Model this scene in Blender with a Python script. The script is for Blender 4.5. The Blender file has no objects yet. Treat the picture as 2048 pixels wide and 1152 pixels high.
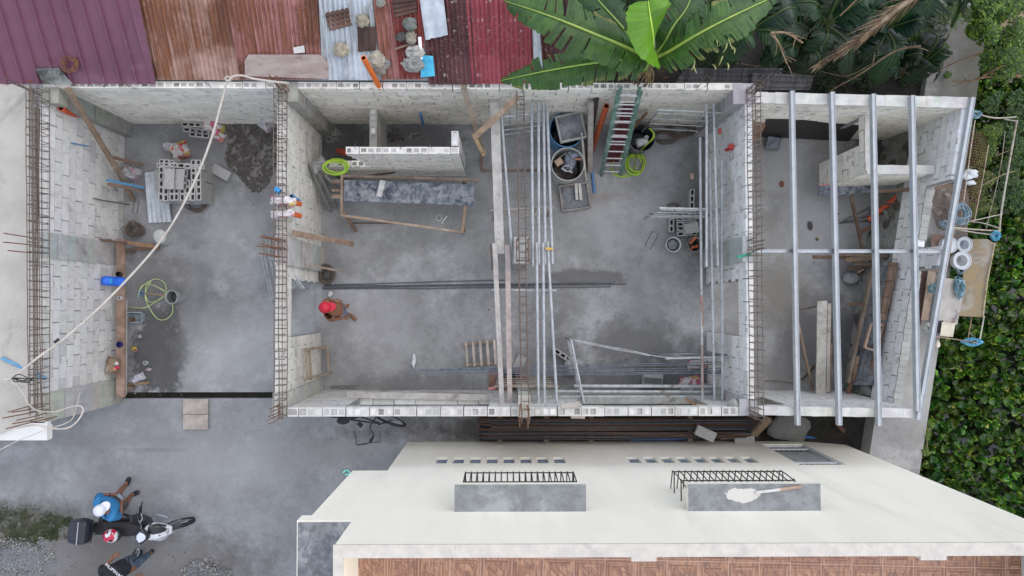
import bpy, math, random
from mathutils import Vector, Matrix, Quaternion, noise as mnoise
random.seed(7)
R = math.radians
sc = bpy.context.scene
COL = sc.collection
# ------------------------------------------------------------------ camera
F = 1365.0; HC = 14.0
CAM = Vector((0, 0, HC))
_d0 = Vector(((1010-1024)/F, -(608-576)/F, -1)).normalized()
CQ = _d0.rotation_difference(Vector((0, 0, -1)))
def P(u, v, z=0.0):
    "the point at height z that stands where pixel (u, v) of the photograph looks"
    d = CQ @ Vector(((u-1024)/F, -(v-576)/F, -1))
    return CAM + d*((z-HC)/d.z)
cam = bpy.data.cameras.new('camera'); cam.sensor_width = 36; cam.lens = F/2048*36
cam.clip_end = 1000; cam.clip_start = 0.1
co = bpy.data.objects.new('camera', cam); COL.objects.link(co)
co.location = CAM; co.rotation_mode = 'QUATERNION'; co.rotation_quaternion = CQ
sc.camera = co
sc.render.resolution_x = 1024; sc.render.resolution_y = 576
T = 2.34   # top of the block walls

# ------------------------------------------------------------------ materials
def nodes(name):
    m = bpy.data.materials.new(name); m.use_nodes = True
    nt = m.node_tree; b = nt.nodes['Principled BSDF']
    return m, nt, b
def N(nt, t, **k):
    n = nt.nodes.new(t)
    for a, v in k.items(): setattr(n, a, v)
    return n
def L(nt, a, b): nt.links.new(a, b)
def mixc(nt, fac, a, b, mode='MIX'):
    n = N(nt, 'ShaderNodeMix', data_type='RGBA', blend_type=mode)
    for sock, v in ((n.inputs[0], fac), (n.inputs[6], a), (n.inputs[7], b)):
        if hasattr(v, 'is_linked') or isinstance(v, bpy.types.NodeSocket): L(nt, v, sock)
        elif isinstance(v, (int, float)): sock.default_value = v
        else: sock.default_value = (*v, 1)
    return n.outputs[2]
def ramp(nt, src, lo, hi):
    n = N(nt, 'ShaderNodeMapRange'); n.inputs[1].default_value = lo; n.inputs[2].default_value = hi
    n.interpolation_type = 'SMOOTHSTEP'
    L(nt, src, n.inputs[0]); return n.outputs[0]
def coords(nt, stretch=(1, 1, 1), rot=0, kind='Object'):
    tc = N(nt, 'ShaderNodeTexCoord'); mp = N(nt, 'ShaderNodeMapping')
    mp.inputs['Scale'].default_value = stretch; mp.inputs['Rotation'].default_value = (0, 0, rot)
    L(nt, tc.outputs[kind], mp.inputs[0]); return mp.outputs[0]
def noise(nt, vec, scale, detail=4, rough=.6, dist=0):
    n = N(nt, 'ShaderNodeTexNoise'); n.inputs['Scale'].default_value = scale
    n.inputs['Detail'].default_value = detail; n.inputs['Roughness'].default_value = rough
    n.inputs['Distortion'].default_value = dist
    L(nt, vec, n.inputs['Vector']); return n.outputs[0]
def tintmul(nt, c, on):
    if not on: return c
    a = N(nt, 'ShaderNodeAttribute', attribute_name='tint')
    return mixc(nt, 1.0, c, a.outputs['Color'], 'MULTIPLY')
_M = {}
def pmat(name, c1, c2=None, scale=6, c3=None, s3=1.2, t3=(.5, .7), rough=.85, metal=0, bump=.15, bscale=40,
         stretch=(1, 1, 1), rot=0, tint=False, lo=.35, hi=.65, spec=None, trans=0, coat=0, bdist=.01):
    if name in _M: return _M[name]
    m, nt, b = nodes(name)
    v = coords(nt, stretch, rot)
    c2 = c2 or tuple(x*.8 for x in c1)
    c = mixc(nt, ramp(nt, noise(nt, v, scale, 6, .65), lo, hi), c1, c2)
    if c3: c = mixc(nt, ramp(nt, noise(nt, v, s3, 5, .7, .5), *t3), c, c3)
    c = tintmul(nt, c, tint)
    L(nt, c, b.inputs['Base Color'])
    b.inputs['Roughness'].default_value = rough; b.inputs['Metallic'].default_value = metal
    if spec is not None: b.inputs['Specular IOR Level'].default_value = spec
    if coat: b.inputs['Coat Weight'].default_value = coat
    if bump:
        bn = N(nt, 'ShaderNodeBump'); bn.inputs['Strength'].default_value = bump; bn.inputs['Distance'].default_value = bdist
        L(nt, noise(nt, v, bscale, 5, .6), bn.inputs['Height']); L(nt, bn.outputs[0], b.inputs['Normal'])
    if trans:
        t = N(nt, 'ShaderNodeBsdfTranslucent'); mx = N(nt, 'ShaderNodeMixShader'); mx.inputs[0].default_value = trans
        L(nt, c, t.inputs[0]); L(nt, b.outputs[0], mx.inputs[1]); L(nt, t.outputs[0], mx.inputs[2])
        L(nt, mx.outputs[0], nt.nodes['Material Output'].inputs[0])
    _M[name] = m; return m

# ------------------------------------------------------------------ mesh building
class MB:
    def __init__(s): s.v = []; s.f = []; s.c = []
    def face(s, idx, c=(1, 1, 1)): s.f.append(tuple(idx)); s.c.append(c)
    def quad(s, a, b, c, d, col=(1, 1, 1)):
        i = len(s.v); s.v += [Vector(a), Vector(b), Vector(c), Vector(d)]; s.face((i, i+1, i+2, i+3), col)
    def hexa(s, p, col=(1, 1, 1), skip=()):
        "p: 8 corners, bottom ring then top ring"
        i = len(s.v); s.v += [Vector(q) for q in p]
        for k, q in enumerate(((3, 2, 1, 0), (4, 5, 6, 7), (0, 1, 5, 4), (1, 2, 6, 5), (2, 3, 7, 6), (3, 0, 4, 7))):
            if k not in skip: s.face([i+j for j in q], col)
    def box(s, x0, x1, y0, y1, z0, z1, col=(1, 1, 1), skip=()):
        s.hexa([(x0, y0, z0), (x1, y0, z0), (x1, y1, z0), (x0, y1, z0), (x0, y0, z1), (x1, y0, z1), (x1, y1, z1), (x0, y1, z1)], col, skip)
    def beam(s, a, b, w, t, up=(0, 0, 1), col=(1, 1, 1), wob=0):
        "oriented bar a-b, w wide (across), t thick (along up)"
        a = Vector(a); b = Vector(b); d = (b-a).normalized(); up = Vector(up)
        if abs(d.dot(up)) > .98: up = Vector((1, 0, 0))
        x = d.cross(up).normalized()*w/2; y = x.cross(d).normalized()*t/2
        n = max(1, int((b-a).length/.4)) if wob else 1
        rings = []
        for k in range(n+1):
            o = a.lerp(b, k/n) + (x.normalized()*random.uniform(-wob, wob) + y.normalized()*random.uniform(-wob, wob)*.5 if wob and 0 < k < n else Vector())
            i = len(s.v); s.v += [o-x-y, o+x-y, o+x+y, o-x+y]; rings.append(i)
        for k in range(n):
            i, j = rings[k], rings[k+1]
            for q in range(4): s.face((i+q, i+(q+1) % 4, j+(q+1) % 4, j+q), col)
        i = rings[0]; s.face((i+3, i+2, i+1, i), col); i = rings[-1]; s.face((i, i+1, i+2, i+3), col)
    def tube(s, pts, r, seg=8, col=(1, 1, 1), cap=True, closed=False, hollow=0):
        pts = [Vector(p) for p in pts]; n = len(pts)
        rr = r if isinstance(r, (list, tuple)) else [r]*n
        t0 = (pts[1]-pts[0]).normalized()
        nx = t0.cross(Vector((0, 0, 1)))
        if nx.length < .05: nx = t0.cross(Vector((1, 0, 0)))
        nx.normalize(); rings = []
        for k in range(n):
            a = pts[(k-1) % n] if (k or closed) else pts[0]; b = pts[(k+1) % n] if (k < n-1 or closed) else pts[-1]
            t = (b-a).normalized(); nx = (nx-t*nx.dot(t))
            nx = nx.normalized() if nx.length > 1e-6 else t.orthogonal().normalized()
            ny = t.cross(nx); i = len(s.v)
            for q in range(seg):
                an = 2*math.pi*q/seg; s.v.append(pts[k]+(nx*math.cos(an)+ny*math.sin(an))*rr[k])
            rings.append(i)
        for k in range(n if closed else n-1):
            i, j = rings[k], rings[(k+1) % n]
            for q in range(seg): s.face((i+q, i+(q+1) % seg, j+(q+1) % seg, j+q), col)
        if cap and not closed:
            if hollow:
                for k, sg in ((0, -1), (n-1, 1)):
                    i = rings[k]; tt = ((pts[1]-pts[0]) if k == 0 else (pts[-1]-pts[-2])).normalized()
                    c = pts[k]; h = len(s.v)
                    for q in range(seg): s.v.append(c+(s.v[i+q]-c)*.72)
                    for q in range(seg): s.v.append(c+(s.v[i+q]-c)*.72-tt*sg*min(.08, (pts[1]-pts[0]).length*.4))
                    for q in range(seg):
                        q2 = (q+1) % seg
                        s.face((i+q, i+q2, h+q2, h+q), col); s.face((h+q, h+q2, h+seg+q2, h+seg+q), (.12, .12, .12))
                    s.face([h+seg+q for q in range(seg)], (.02, .02, .02))
            else:
                s.face([rings[0]+q for q in range(seg)][::-1], col); s.face([rings[-1]+q for q in range(seg)], col)
    def lathe(s, prof, c=(0, 0, 0), seg=20, col=(1, 1, 1), cols=None, sx=1, sy=1, rot=None):
        "prof: list of (r, z)"
        c = Vector(c); rings = []
        for r, z in prof:
            i = len(s.v)
            for q in range(seg):
                an = 2*math.pi*q/seg; p = Vector((r*sx*math.cos(an), r*sy*math.sin(an), z))
                s.v.append(c+(rot @ p if rot else p))
            rings.append(i)
        for k in range(len(prof)-1):
            i, j = rings[k], rings[k+1]; cc = cols[k] if cols else col
            for q in range(seg): s.face((i+q, i+(q+1) % seg, j+(q+1) % seg, j+q), cc)
        if prof[0][0] > 1e-4: s.face([rings[0]+q for q in range(seg)][::-1], cols[0] if cols else col)
        if prof[-1][0] > 1e-4: s.face([rings[-1]+q for q in range(seg)], cols[-1] if cols else col)
    def blob(s, c, r, sx=1, sy=1, sz=1, seed=0, amp=.25, seg=10, col=(1, 1, 1), freq=1.3, flat=False, rz=0):
        c = Vector(c); n = seg//2+1; i0 = len(s.v)
        for a in range(n+1):
            th = math.pi*a/n
            for q in range(seg):
                ph = 2*math.pi*q/seg
                d = Vector((math.sin(th)*math.cos(ph), math.sin(th)*math.sin(ph), math.cos(th)))
                k = 1+amp*mnoise.noise(d*freq+Vector((seed*3.7, seed*1.3, 0)))*1.6
                p = Vector((d.x*sx, d.y*sy, d.z*sz))*r*k
                if flat and p.z < -.3*r*sz: p.z = -.3*r*sz
                p = Matrix.Rotation(rz, 3, 'Z') @ p
                s.v.append(c+p)
        for a in range(n):
            for q in range(seg):
                q2 = (q+1) % seg
                s.face((i0+a*seg+q, i0+(a+1)*seg+q, i0+(a+1)*seg+q2, i0+a*seg+q2), col)
    def add(s, o, m=None):
        i = len(s.v); s.v += [(m @ v) if m else v.copy() for v in o.v]
        s.f += [tuple(j+i for j in f) for f in o.f]; s.c += o.c
    def build(s, name, mat, parent=None, smooth=False, origin=None, angle=None):
        if origin is None:
            if parent is not None: origin = Vector(parent.get('_w', (0, 0, 0)))
            elif s.v:
                xs = [v.x for v in s.v]; ys = [v.y for v in s.v]; zs = [v.z for v in s.v]
                origin = Vector(((min(xs)+max(xs))/2, (min(ys)+max(ys))/2, min(zs)))
            else: origin = Vector()
        origin = Vector(origin)
        me = bpy.data.meshes.new(name); me.from_pydata([v-origin for v in s.v], [], s.f); me.update()
        at = me.color_attributes.new('tint', 'FLOAT_COLOR', 'CORNER')
        buf = []
        for f, c in zip(s.f, s.c):
            buf += [c[0], c[1], c[2], 1.0]*len(f)
        if len(buf) == 4*len(me.loops): at.data.foreach_set('color', buf)
        me.materials.append(mat)
        if smooth:
            me.polygons.foreach_set('use_smooth', [True]*len(me.polygons))
            if smooth != 'all': me.set_sharp_from_angle(angle=R(38))
        o = bpy.data.objects.new(name, me); COL.objects.link(o)
        if parent is not None:
            o.parent = parent; pw = Vector(parent.get('_w', (0, 0, 0))); o.location = origin-pw
        else: o.location = origin
        o['_w'] = tuple(origin)
        return o
def tag(o, label=None, cat=None, group=None, kind=None):
    if label: o['label'] = label
    if cat: o['category'] = cat
    if group: o['group'] = group
    if kind or cat: o['kind'] = kind or 'thing'
    return o
def thing(name, label, cat, loc=(0, 0, 0), group=None):
    o = bpy.data.objects.new(name, None); COL.objects.link(o); o.empty_display_size = .1
    o.location = loc; o['_w'] = tuple(loc); return tag(o, label, cat, group)
def children(o): return [c for c in bpy.data.objects if c.parent == o]
def dup(o, loc, rz=0, label=None, group=None, scale=None, rot=None):
    def cp(a, par):
        c = a.copy(); COL.objects.link(c)
        if par is not None: c.parent = par
        for ch in kids.get(a.name, []): cp(ch, c)
        return c
    kids = {}
    stack = [o]
    while stack:
        a = stack.pop(); ks = list(a.children); kids[a.name] = ks; stack += ks
    r = cp(o, None); place(r, loc, rz, scale, rot)
    if label: r['label'] = label
    if group: r['group'] = group
    return r
def place(r, loc, rz=0, scale=None, rot=None):
    r.location = loc; r['_w'] = tuple(loc)
    if rot is not None: r.rotation_mode = 'QUATERNION'; r.rotation_quaternion = rot
    else: r.rotation_euler = (0, 0, rz)
    if scale: r.scale = scale if isinstance(scale, (tuple, list)) else (scale,)*3
    return r
def single(mb, name, mat, label, cat, group=None, **k):
    return tag(mb.build(name, mat, **k), label, cat, group)
def rnd(a, b): return random.uniform(a, b)
def spline(pts, n=8):
    "catmull-rom through pts"
    pts = [Vector(p) for p in pts]; out = []
    for i in range(len(pts)-1):
        p0 = pts[max(i-1, 0)]; p1 = pts[i]; p2 = pts[i+1]; p3 = pts[min(i+2, len(pts)-1)]
        for k in range(n):
            t = k/n
            out.append(.5*((2*p1)+(p2-p0)*t+(2*p0-5*p1+4*p2-p3)*t*t+(3*p1-p0-3*p2+p3)*t**3))
    out.append(pts[-1]); return out

# ------------------------------------------------------------------ palette
GREY = (.30, .305, .305)
M_block = pmat('block_wall_paint', (.72, .71, .68), (.62, .612, .585), 9, (.40, .395, .375), 1.3, (.56, .78), bump=.35, bscale=60, tint=True)
M_mortar = pmat('mortar', (.30, .30, .285), (.20, .20, .19), 14, bump=.4, bscale=70, tint=True)
M_conc = pmat('bare_concrete', (.36, .36, .34), (.28, .28, .265), 5, (.20, .20, .19), 1.7, (.55, .75), bump=.3, bscale=50, tint=True)
M_beige = pmat('beige_roof_slab', (.46, .44, .385), (.38, .36, .315), 1.6, (.24, .23, .20), .9, (.55, .75), bump=.2, bscale=30)
M_rebar = pmat('rusty_rebar', (.19, .15, .12), (.12, .10, .085), 30, (.22, .14, .09), 8, rough=.8, bump=.2, metal=.2, tint=True)
M_rust = pmat('bright_rust_bar', (.25, .11, .05), (.15, .07, .04), 20, rough=.85, bump=.2, tint=True)
M_greybar = pmat('grey_rebar', (.13, .14, .155), (.09, .10, .11), 12, rough=.5, metal=.5, bump=.1, tint=True)
M_pipe = pmat('galvanised_pipe', (.50, .525, .53), (.36, .385, .39), 9, (.27, .21, .17), 3.0, (.57, .70), rough=.5, metal=.2, bump=.1, tint=True)
M_purlin = pmat('pale_painted_purlin', (.44, .475, .485), (.37, .40, .41), 5, (.25, .25, .24), 2.6, (.60, .74), rough=.5, metal=.1, bump=.05, tint=True)
M_wood = pmat('weathered_lumber', (.27, .225, .185), (.18, .148, .122), 5, (.34, .31, .28), 2, (.45, .7), bump=.3, bscale=30, stretch=(1, 1, 1), tint=True)
M_greywood = pmat('cement_stained_plank', (.42, .41, .39), (.31, .30, .285), 6, (.22, .20, .18), 2.5, (.55, .72), bump=.25, bscale=30, tint=True)
M_plastic = pmat('plastic', (1, 1, 1), (.86, .86, .86), 12, rough=.38, bump=.04, tint=True)
M_matte = pmat('matte_mixed', (1, 1, 1), (.75, .75, .75), 16, rough=.85, bump=.25, bscale=60, tint=True)
M_stone = pmat('rough_stone', (.38, .37, .34), (.24, .235, .22), 10, (.14, .14, .13), 6, (.55, .7), bump=.8, bscale=30, tint=True, bdist=.03)
M_dirtyply = pmat('paint_spattered_board', (.10, .125, .16), (.30, .32, .33), 9, (.05, .06, .08), 5, (.5, .62), bump=.2, tint=True)
# ------------------------------------------------------------------ light
w = bpy.data.worlds.new("World"); sc.world = w; w.use_nodes = True
wn = w.node_tree; bg = wn.nodes['Background']; bg.inputs[1].default_value = .15
sk = wn.nodes.new('ShaderNodeTexSky'); sk.sky_type = 'NISHITA'; sk.sun_disc = False
SE, SR = R(55), R(60)
sk.sun_elevation = SE; sk.sun_rotation = SR; sk.dust_density = 1; sk.air_density = .7; sk.ozone_density = 0
wn.links.new(sk.outputs[0], bg.inputs[0])
sd = bpy.data.lights.new('sun', 'SUN'); sd.energy = 1.5; sd.angle = R(179); sd.color = (1, .925, .82)
so = bpy.data.objects.new('sun', sd); COL.objects.link(so)
dv = Vector((math.sin(SR)*math.cos(SE), math.cos(SR)*math.cos(SE), math.sin(SE)))
so.rotation_mode = 'QUATERNION'; so.rotation_quaternion = dv.to_track_quat('Z', 'Y')
sc.view_settings.view_transform = 'Standard'; sc.view_settings.look = 'None'; sc.view_settings.gamma = 1
sc.view_settings.exposure = 0.85

# ------------------------------------------------------------------ ground, floors
def floor_mat(name, base, dark, light, stains_shade=(), fine=9, cracks=True):
    m, nt, b = nodes(name)
    v = coords(nt)
    c = mixc(nt, ramp(nt, noise(nt, v, 1.3, 8, .72, 0), .38, .62), base, dark)
    c = mixc(nt, ramp(nt, noise(nt, v, .8, 8, .74, 0), .48, .68), c, light)
    c = mixc(nt, ramp(nt, noise(nt, v, fine, 6, .75), .52, .74), c, tuple(x*.72 for x in base))
    c = mixc(nt, ramp(nt, noise(nt, v, 42, 3, .6), .63, .72), c, tuple(min(1, x*1.35) for x in base))
    c = mixc(nt, ramp(nt, noise(nt, coords(nt, (1, 9, 1), .12), 5, 6, .7), .60, .74), c, tuple(x*1.18 for x in base))
    c = mixc(nt, ramp(nt, noise(nt, coords(nt, (8, 1, 1), .05), 7, 6, .7), .60, .74), c, tuple(x*.66 for x in base))
    c = mixc(nt, ramp(nt, noise(nt, v, 70, 2, .5), .66, .70), c, tuple(x*.45 for x in base))
    sep = N(nt, 'ShaderNodeSeparateXYZ'); L(nt, v, sep.inputs[0])
    wn_ = noise(nt, v, 3.2, 6, .7)
    def mt(op, a, b2):
        n = N(nt, 'ShaderNodeMath', operation=op)
        for i, q in enumerate((a, b2)):
            if q is None: continue
            if isinstance(q, (int, float)): n.inputs[i].default_value = q
            else: L(nt, q, n.inputs[i])
        return n.outputs[0]
    for (cx, cy, rx, ry, col, strength, soft) in stains_shade:
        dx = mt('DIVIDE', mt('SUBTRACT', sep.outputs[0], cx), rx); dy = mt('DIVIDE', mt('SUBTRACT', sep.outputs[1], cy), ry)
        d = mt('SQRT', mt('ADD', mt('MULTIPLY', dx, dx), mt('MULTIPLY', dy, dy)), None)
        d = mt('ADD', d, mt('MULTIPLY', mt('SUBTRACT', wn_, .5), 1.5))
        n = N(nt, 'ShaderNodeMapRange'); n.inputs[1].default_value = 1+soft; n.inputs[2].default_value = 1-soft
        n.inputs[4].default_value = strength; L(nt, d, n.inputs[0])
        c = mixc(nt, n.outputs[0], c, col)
    L(nt, c, b.inputs['Base Color'])
    b.inputs['Roughness'].default_value = .8
    bn = N(nt, 'ShaderNodeBump'); bn.inputs['Strength'].default_value = .5; bn.inputs['Distance'].default_value = .012
    L(nt, noise(nt, v, 24, 8, .75), bn.inputs['Height']); L(nt, bn.outputs[0], b.inputs['Normal'])
    return m
def st(u, v, ru, rv, col, s=.8, soft=.25):
    p = P(u, v, 0); return (p.x, p.y, ru/97.5, rv/97.5, col, s, soft)
WET = (.060, .059, .057); WET_SHADE = (.125, .124, .12); PALE = (.42, .43, .43); RUSTY = (.24, .15, .09)
M_fl1 = floor_mat('left_room_floor', (.29, .298, .296), (.205, .209, .207), (.385, .395, .396),
    [st(505, 300, 55, 80, (.10, .09, .08), .75, .45), st(320, 700, 52, 95, WET, .85, .12), st(300, 560, 45, 60, WET_SHADE, .6, .4), st(420, 640, 60, 45, WET_SHADE, .6, .4),
     st(380, 560, 60, 60, WET_SHADE, .5, .5), st(390, 280, 60, 30, WET_SHADE, .5, .5), st(470, 700, 90, 70, PALE, .45, .5), st(480, 480, 50, 60, PALE, .3, .5), st(300, 250, 40, 30, WET_SHADE, .5, .4)])
M_fl2 = floor_mat('main_room_floor', (.305, .312, .306), (.215, .219, .215), (.39, .397, .395),
    [st(1170, 555, 80, 16, WET_SHADE, .8, .2), st(1280, 690, 85, 45, WET_SHADE, .75, .4), st(1260, 760, 130, 35, (.12, .12, .12), .7, .4), st(840, 770, 130, 24, WET_SHADE, .6, .4),  # strips along the front wall paint its soft shade on the floor
     st(1240, 440, 90, 60, PALE, .4, .6), st(1290, 300, 50, 40, (.36, .37, .38), .5, .6), st(1170, 395, 70, 10, RUSTY, .3, .5), st(1410, 400, 48, 160, (.11, .112, .112), .7, .5), st(1360, 760, 90, 40, (.09, .09, .088), .7, .4), st(1090, 700, 60, 90, WET_SHADE, .45, .6),  # right wall foot and front right corner darkened as painted shade
     st(680, 280, 75, 60, (.06, .058, .055), .85, .4), st(840, 275, 95, 40, (.08, .08, .078), .8, .4), st(750, 640, 70, 60, (.34, .345, .35), .5, .5), st(655, 655, 20, 20, RUSTY, .12, .5)])  # dark back corner behind the partition is shade painted on the floor
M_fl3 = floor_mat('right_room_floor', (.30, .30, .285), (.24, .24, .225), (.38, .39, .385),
    [st(1570, 320, 40, 50, PALE, .5, .5), st(1640, 470, 60, 90, (.40, .42, .44), .5, .5), st(1565, 590, 50, 60, (.20, .185, .15), .6, .5),
     st(1640, 680, 70, 80, (.11, .11, .11), .75, .4), st(1830, 280, 130, 62, (.035, .035, .036), .92, .2), st(1700, 540, 60, 40, (.12, .125, .13), .6, .4), st(1710, 700, 40, 110, (.08, .08, .08), .7, .4), st(1570, 740, 30, 60, (.16, .16, .155), .6, .4), st(1563, 368, 5, 6, (.14, .03, .01), .9, .2), st(1620, 452, 6, 9, (.03, .025, .02), .9, .2)])  # wet small-room floor with its dim, and shade beside the boards, painted in
M_road = floor_mat('yard_concrete', (.29, .30, .305), (.225, .23, .235), (.35, .36, .365),
    [st(60, 1050, 140, 44, (.06, .062, .04), .85, .5), st(230, 1130, 270, 66, (.125, .115, .10), .85, .35), st(330, 1110, 70, 30, (.24, .24, .23), .5, .5), st(60, 1120, 90, 50, (.20, .20, .195), .7, .4),
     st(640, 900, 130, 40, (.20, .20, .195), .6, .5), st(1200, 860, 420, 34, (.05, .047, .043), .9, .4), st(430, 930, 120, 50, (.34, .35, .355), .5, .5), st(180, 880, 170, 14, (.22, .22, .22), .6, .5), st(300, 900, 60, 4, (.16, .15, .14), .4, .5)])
M_soil = pmat('damp_soil', (.030, .026, .021), (.016, .014, .012), 5, (.05, .043, .03), 2, bump=.8, bscale=20, bdist=.05)
def slab(name, mat, poly, z1, z0):
    m = MB(); n = len(poly)
    m.v = [Vector((x, y, z0)) for x, y in poly]+[Vector((x, y, z1)) for x, y in poly]
    m.face(range(n, 2*n))
    for i in range(n): m.face((i, (i+1) % n, n+(i+1) % n, n+i))
    return tag(m.build(name, mat, origin=(0, 0, 0)), kind='structure')
def rx(y, off=0): return 8.5+.167*y+off      # outer edge of the river wall
g = MB(); g.quad((-200, -200, -1.9), (300, -200, -1.9), (300, 200, -1.9), (-200, 200, -1.9))
tag(g.build('ground', M_soil, origin=(0, 0, 0)), kind='structure')
slab('soil', M_soil, [(-200, -200), (rx(-200, -.3), -200), (rx(200, -.3), 200), (-200, 200)], -.13, -1.85)
YB = P(0, 785).y; YT = P(0, 797.5).y
slab('floor', M_fl1, [(-8.6, YB), (-3.868, YB), (-3.868, 3.86), (-8.6, 3.86)], 0, -.12)
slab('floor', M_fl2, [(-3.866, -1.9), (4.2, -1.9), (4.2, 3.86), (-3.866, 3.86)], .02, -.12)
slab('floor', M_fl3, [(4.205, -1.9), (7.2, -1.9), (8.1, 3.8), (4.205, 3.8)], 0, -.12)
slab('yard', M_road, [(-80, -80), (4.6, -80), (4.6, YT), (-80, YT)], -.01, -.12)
slab('yard', M_road, [(-80, YT+.004), (-8.62, YT+.004), (-8.62, 30), (-80, 30)], -.01, -.12)
M_ledge = floor_mat('river_wall_concrete', (.245, .24, .225), (.165, .16, .145), (.33, .325, .30), [st(1900, 180, 75, 150, (.07, .066, .045), .9, .6), st(1800, 760, 50, 90, (.36, .35, .31), .5, .6)])
slab('river_wall', M_ledge, [(rx(-14, -1.02), -14), (rx(-14), -14), (rx(12), 12), (rx(12, -1.02), 12)], .9, -1.85)
M_water = pmat('pond_water', (.012, .018, .012), (.02, .028, .016), 3, rough=.12, bump=.05)
wt = MB(); wt.quad((rx(-200, -.2), -200, -.55), (300, -200, -.55), (300, 200, -.55), (rx(200, -.2), 200, -.55))
tag(wt.build('water', M_water, origin=(0, 0, 0)), kind='structure')

# ------------------------------------------------------------------ block walls
JT = .012
def wall_mb(a, b, thick, side, z0, z1, openings=(), ends=None, cells=True, course=.195, tone=(1, 1, 1), lowz=None):
    a = Vector((*a, 0)); b = Vector((*b, 0)); d = (b-a); Ln = d.length; d.normalize()
    n = Vector((-d.y, d.x, 0))*side
    BL, MO = MB(), MB()
    nc = max(1, round((z1-z0)/course)); ch = (z1-z0)/nc
    def pt(s, q, z): return a+d*s+n*q+Vector((0, 0, z))
    def bx(mb, s0, s1, q0, q1, za, zb, col, skip=()):
        mb.hexa([pt(s0, q0, za), pt(s1, q0, za), pt(s1, q1, za), pt(s0, q1, za), pt(s0, q0, zb), pt(s1, q0, zb), pt(s1, q1, zb), pt(s0, q1, zb)], col, skip)
    def solid(k):
        zm = z0+ch*(k+.5); lo, hi = (0, Ln) if not ends else ends(zm, Ln)
        iv = [(lo, hi)]
        for (o0, o1, oa, ob) in openings:
            if oa < zm < ob:
                nv = []
                for p, q in iv:
                    if o0 > p: nv.append((p, min(q, o0)))
                    if o1 < q: nv.append((max(p, o1), q))
                iv = [x for x in nv if x[1]-x[0] > .03]
        return iv
    for k in range(nc):
        za = z0+ch*k; zb = za+ch; iv = solid(k); up = solid(k+1) if k < nc-1 else []
        off = (k % 2)*.2
        for p, q in iv:
            bx(MO, p+.004, q-.004, .013, thick-.013, za-.004, zb-(.07 if k == nc-1 else .007), (1, 1, 1))
            s = math.floor((p-off)/.4)*.4+off
            while s < q-.02:
                s0 = max(s, p)+JT/2; s1 = min(s+.4+rnd(-.01, .01), q)-JT/2; s += .4
                if s1-s0 < .04: continue
                j = rnd(0, .006); t = rnd(.90, 1.05)
                if random.random() < .07: t *= .86
                col = tuple(x*t*y for x, y in zip(tone, (1, rnd(.985, 1.0), rnd(.95, 1.0))))
                open_top = k == nc-1 or not any(u0-.01 <= (s0+s1)/2 <= u1+.01 for u0, u1 in up)
                jz = rnd(0, .006)
                if cells and open_top and s1-s0 > .13 and (k == nc-1 or ends):
                    bx(BL, s0, s1, -j, thick+j, za+JT/2, zb-jz, col, skip=(1,))
                    nn = max(1, round((s1-s0)/.135)); ws = (s1-s0)/nn; zt = zb-jz
                    e0, e1 = .024, thick-.024
                    def tq(sa, sb, qa, qb): BL.quad(pt(sa, qa, zt), pt(sb, qa, zt), pt(sb, qb, zt), pt(sa, qb, zt), col)
                    tq(s0, s1, -j, e0); tq(s0, s1, e1, thick+j)
                    x = s0
                    for c in range(nn):
                        ca = s0+ws*c+.014+rnd(0, .014); cb = s0+ws*(c+1)-.014-rnd(0, .014)
                        if random.random() < .14: tq(x, cb, e0, e1); x = cb; continue
                        tq(x, ca, e0, e1)
                        dp = random.choice((.003, .004, .006, .012, .03)); zz = zt-dp; g_ = rnd(.45, 1.1)
                        pc = (g_, g_, g_*.98)
                        A = [(ca, e0), (cb, e0), (cb, e1), (ca, e1)]
                        for i in range(4):
                            (sa, qa), (sb, qb) = A[i], A[(i+1) % 4]
                            BL.quad(pt(sa, qa, zt), pt(sb, qb, zt), pt(sb, qb, zz), pt(sa, qa, zz), (.5, .5, .5))
                        BL.quad(*[pt(sa, qa, zz) for sa, qa in A], pc)
                        x = cb
                    tq(x, s1, e0, e1)
                else:
                    bx(BL, s0, s1, -j, thick+j, za+JT*.5, zb-JT*(0 if open_top else .9), col)
                # mortar smears on the face
                if random.random() < .5:
                    sm = rnd(s0, s1-.08); bx(MO, sm, sm+rnd(.03, .12), -.010, 0.01, zb-rnd(.01, .04), zb+.004, (1.75, 1.75, 1.7))
    return BL, MO
def block_wall(name, label, cat, *args, extra=None, **k):
    BL, MO = wall_mb(*args, **k)
    a = args[0]; t = thing(name, label, cat, (a[0], a[1], args[4]))
    BL.build('block_courses', M_block, t); MO.build('mortar', M_mortar, t)
    return t
def pillar(parent, x0, x1, y0, y1, z0, z1, name='pilaster', tone=(1, 1, 1)):
    m = MB(); n = 9
    for k in range(n):      # cast in lifts: slightly uneven faces
        e = [rnd(-.004, .004) for _ in range(4)]
        m.box(x0+e[0], x1+e[1], y0+e[2], y1+e[3], z0+(z1-z0)*k/n, z0+(z1-z0)*(k+1)/n, tuple(x*rnd(.93, 1.05) for x in tone), skip=() if k == n-1 else (0, 1))
    return m.build(name, M_conc, parent)
W1 = block_wall('block_wall', 'white block wall with a plastered pilaster at the far left, under a rebar cage', 'wall',
    (-7.80, -1.52), (-7.80, 3.70), .13, 1, 0, T, ends=None, cells=False)
pillar(W1, -7.97, -7.765, -2.0, -1.5, 0, T+.02, tone=(1.35, 1.33, 1.28)); pillar(W1, -7.96, -7.77, .78, 1.22, 0, T+.01, tone=(1.3, 1.3, 1.27)); pillar(W1, -7.9, -7.62, 3.42, 3.7, 0, T+.015, tone=(.95, .95, .9))
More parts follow.
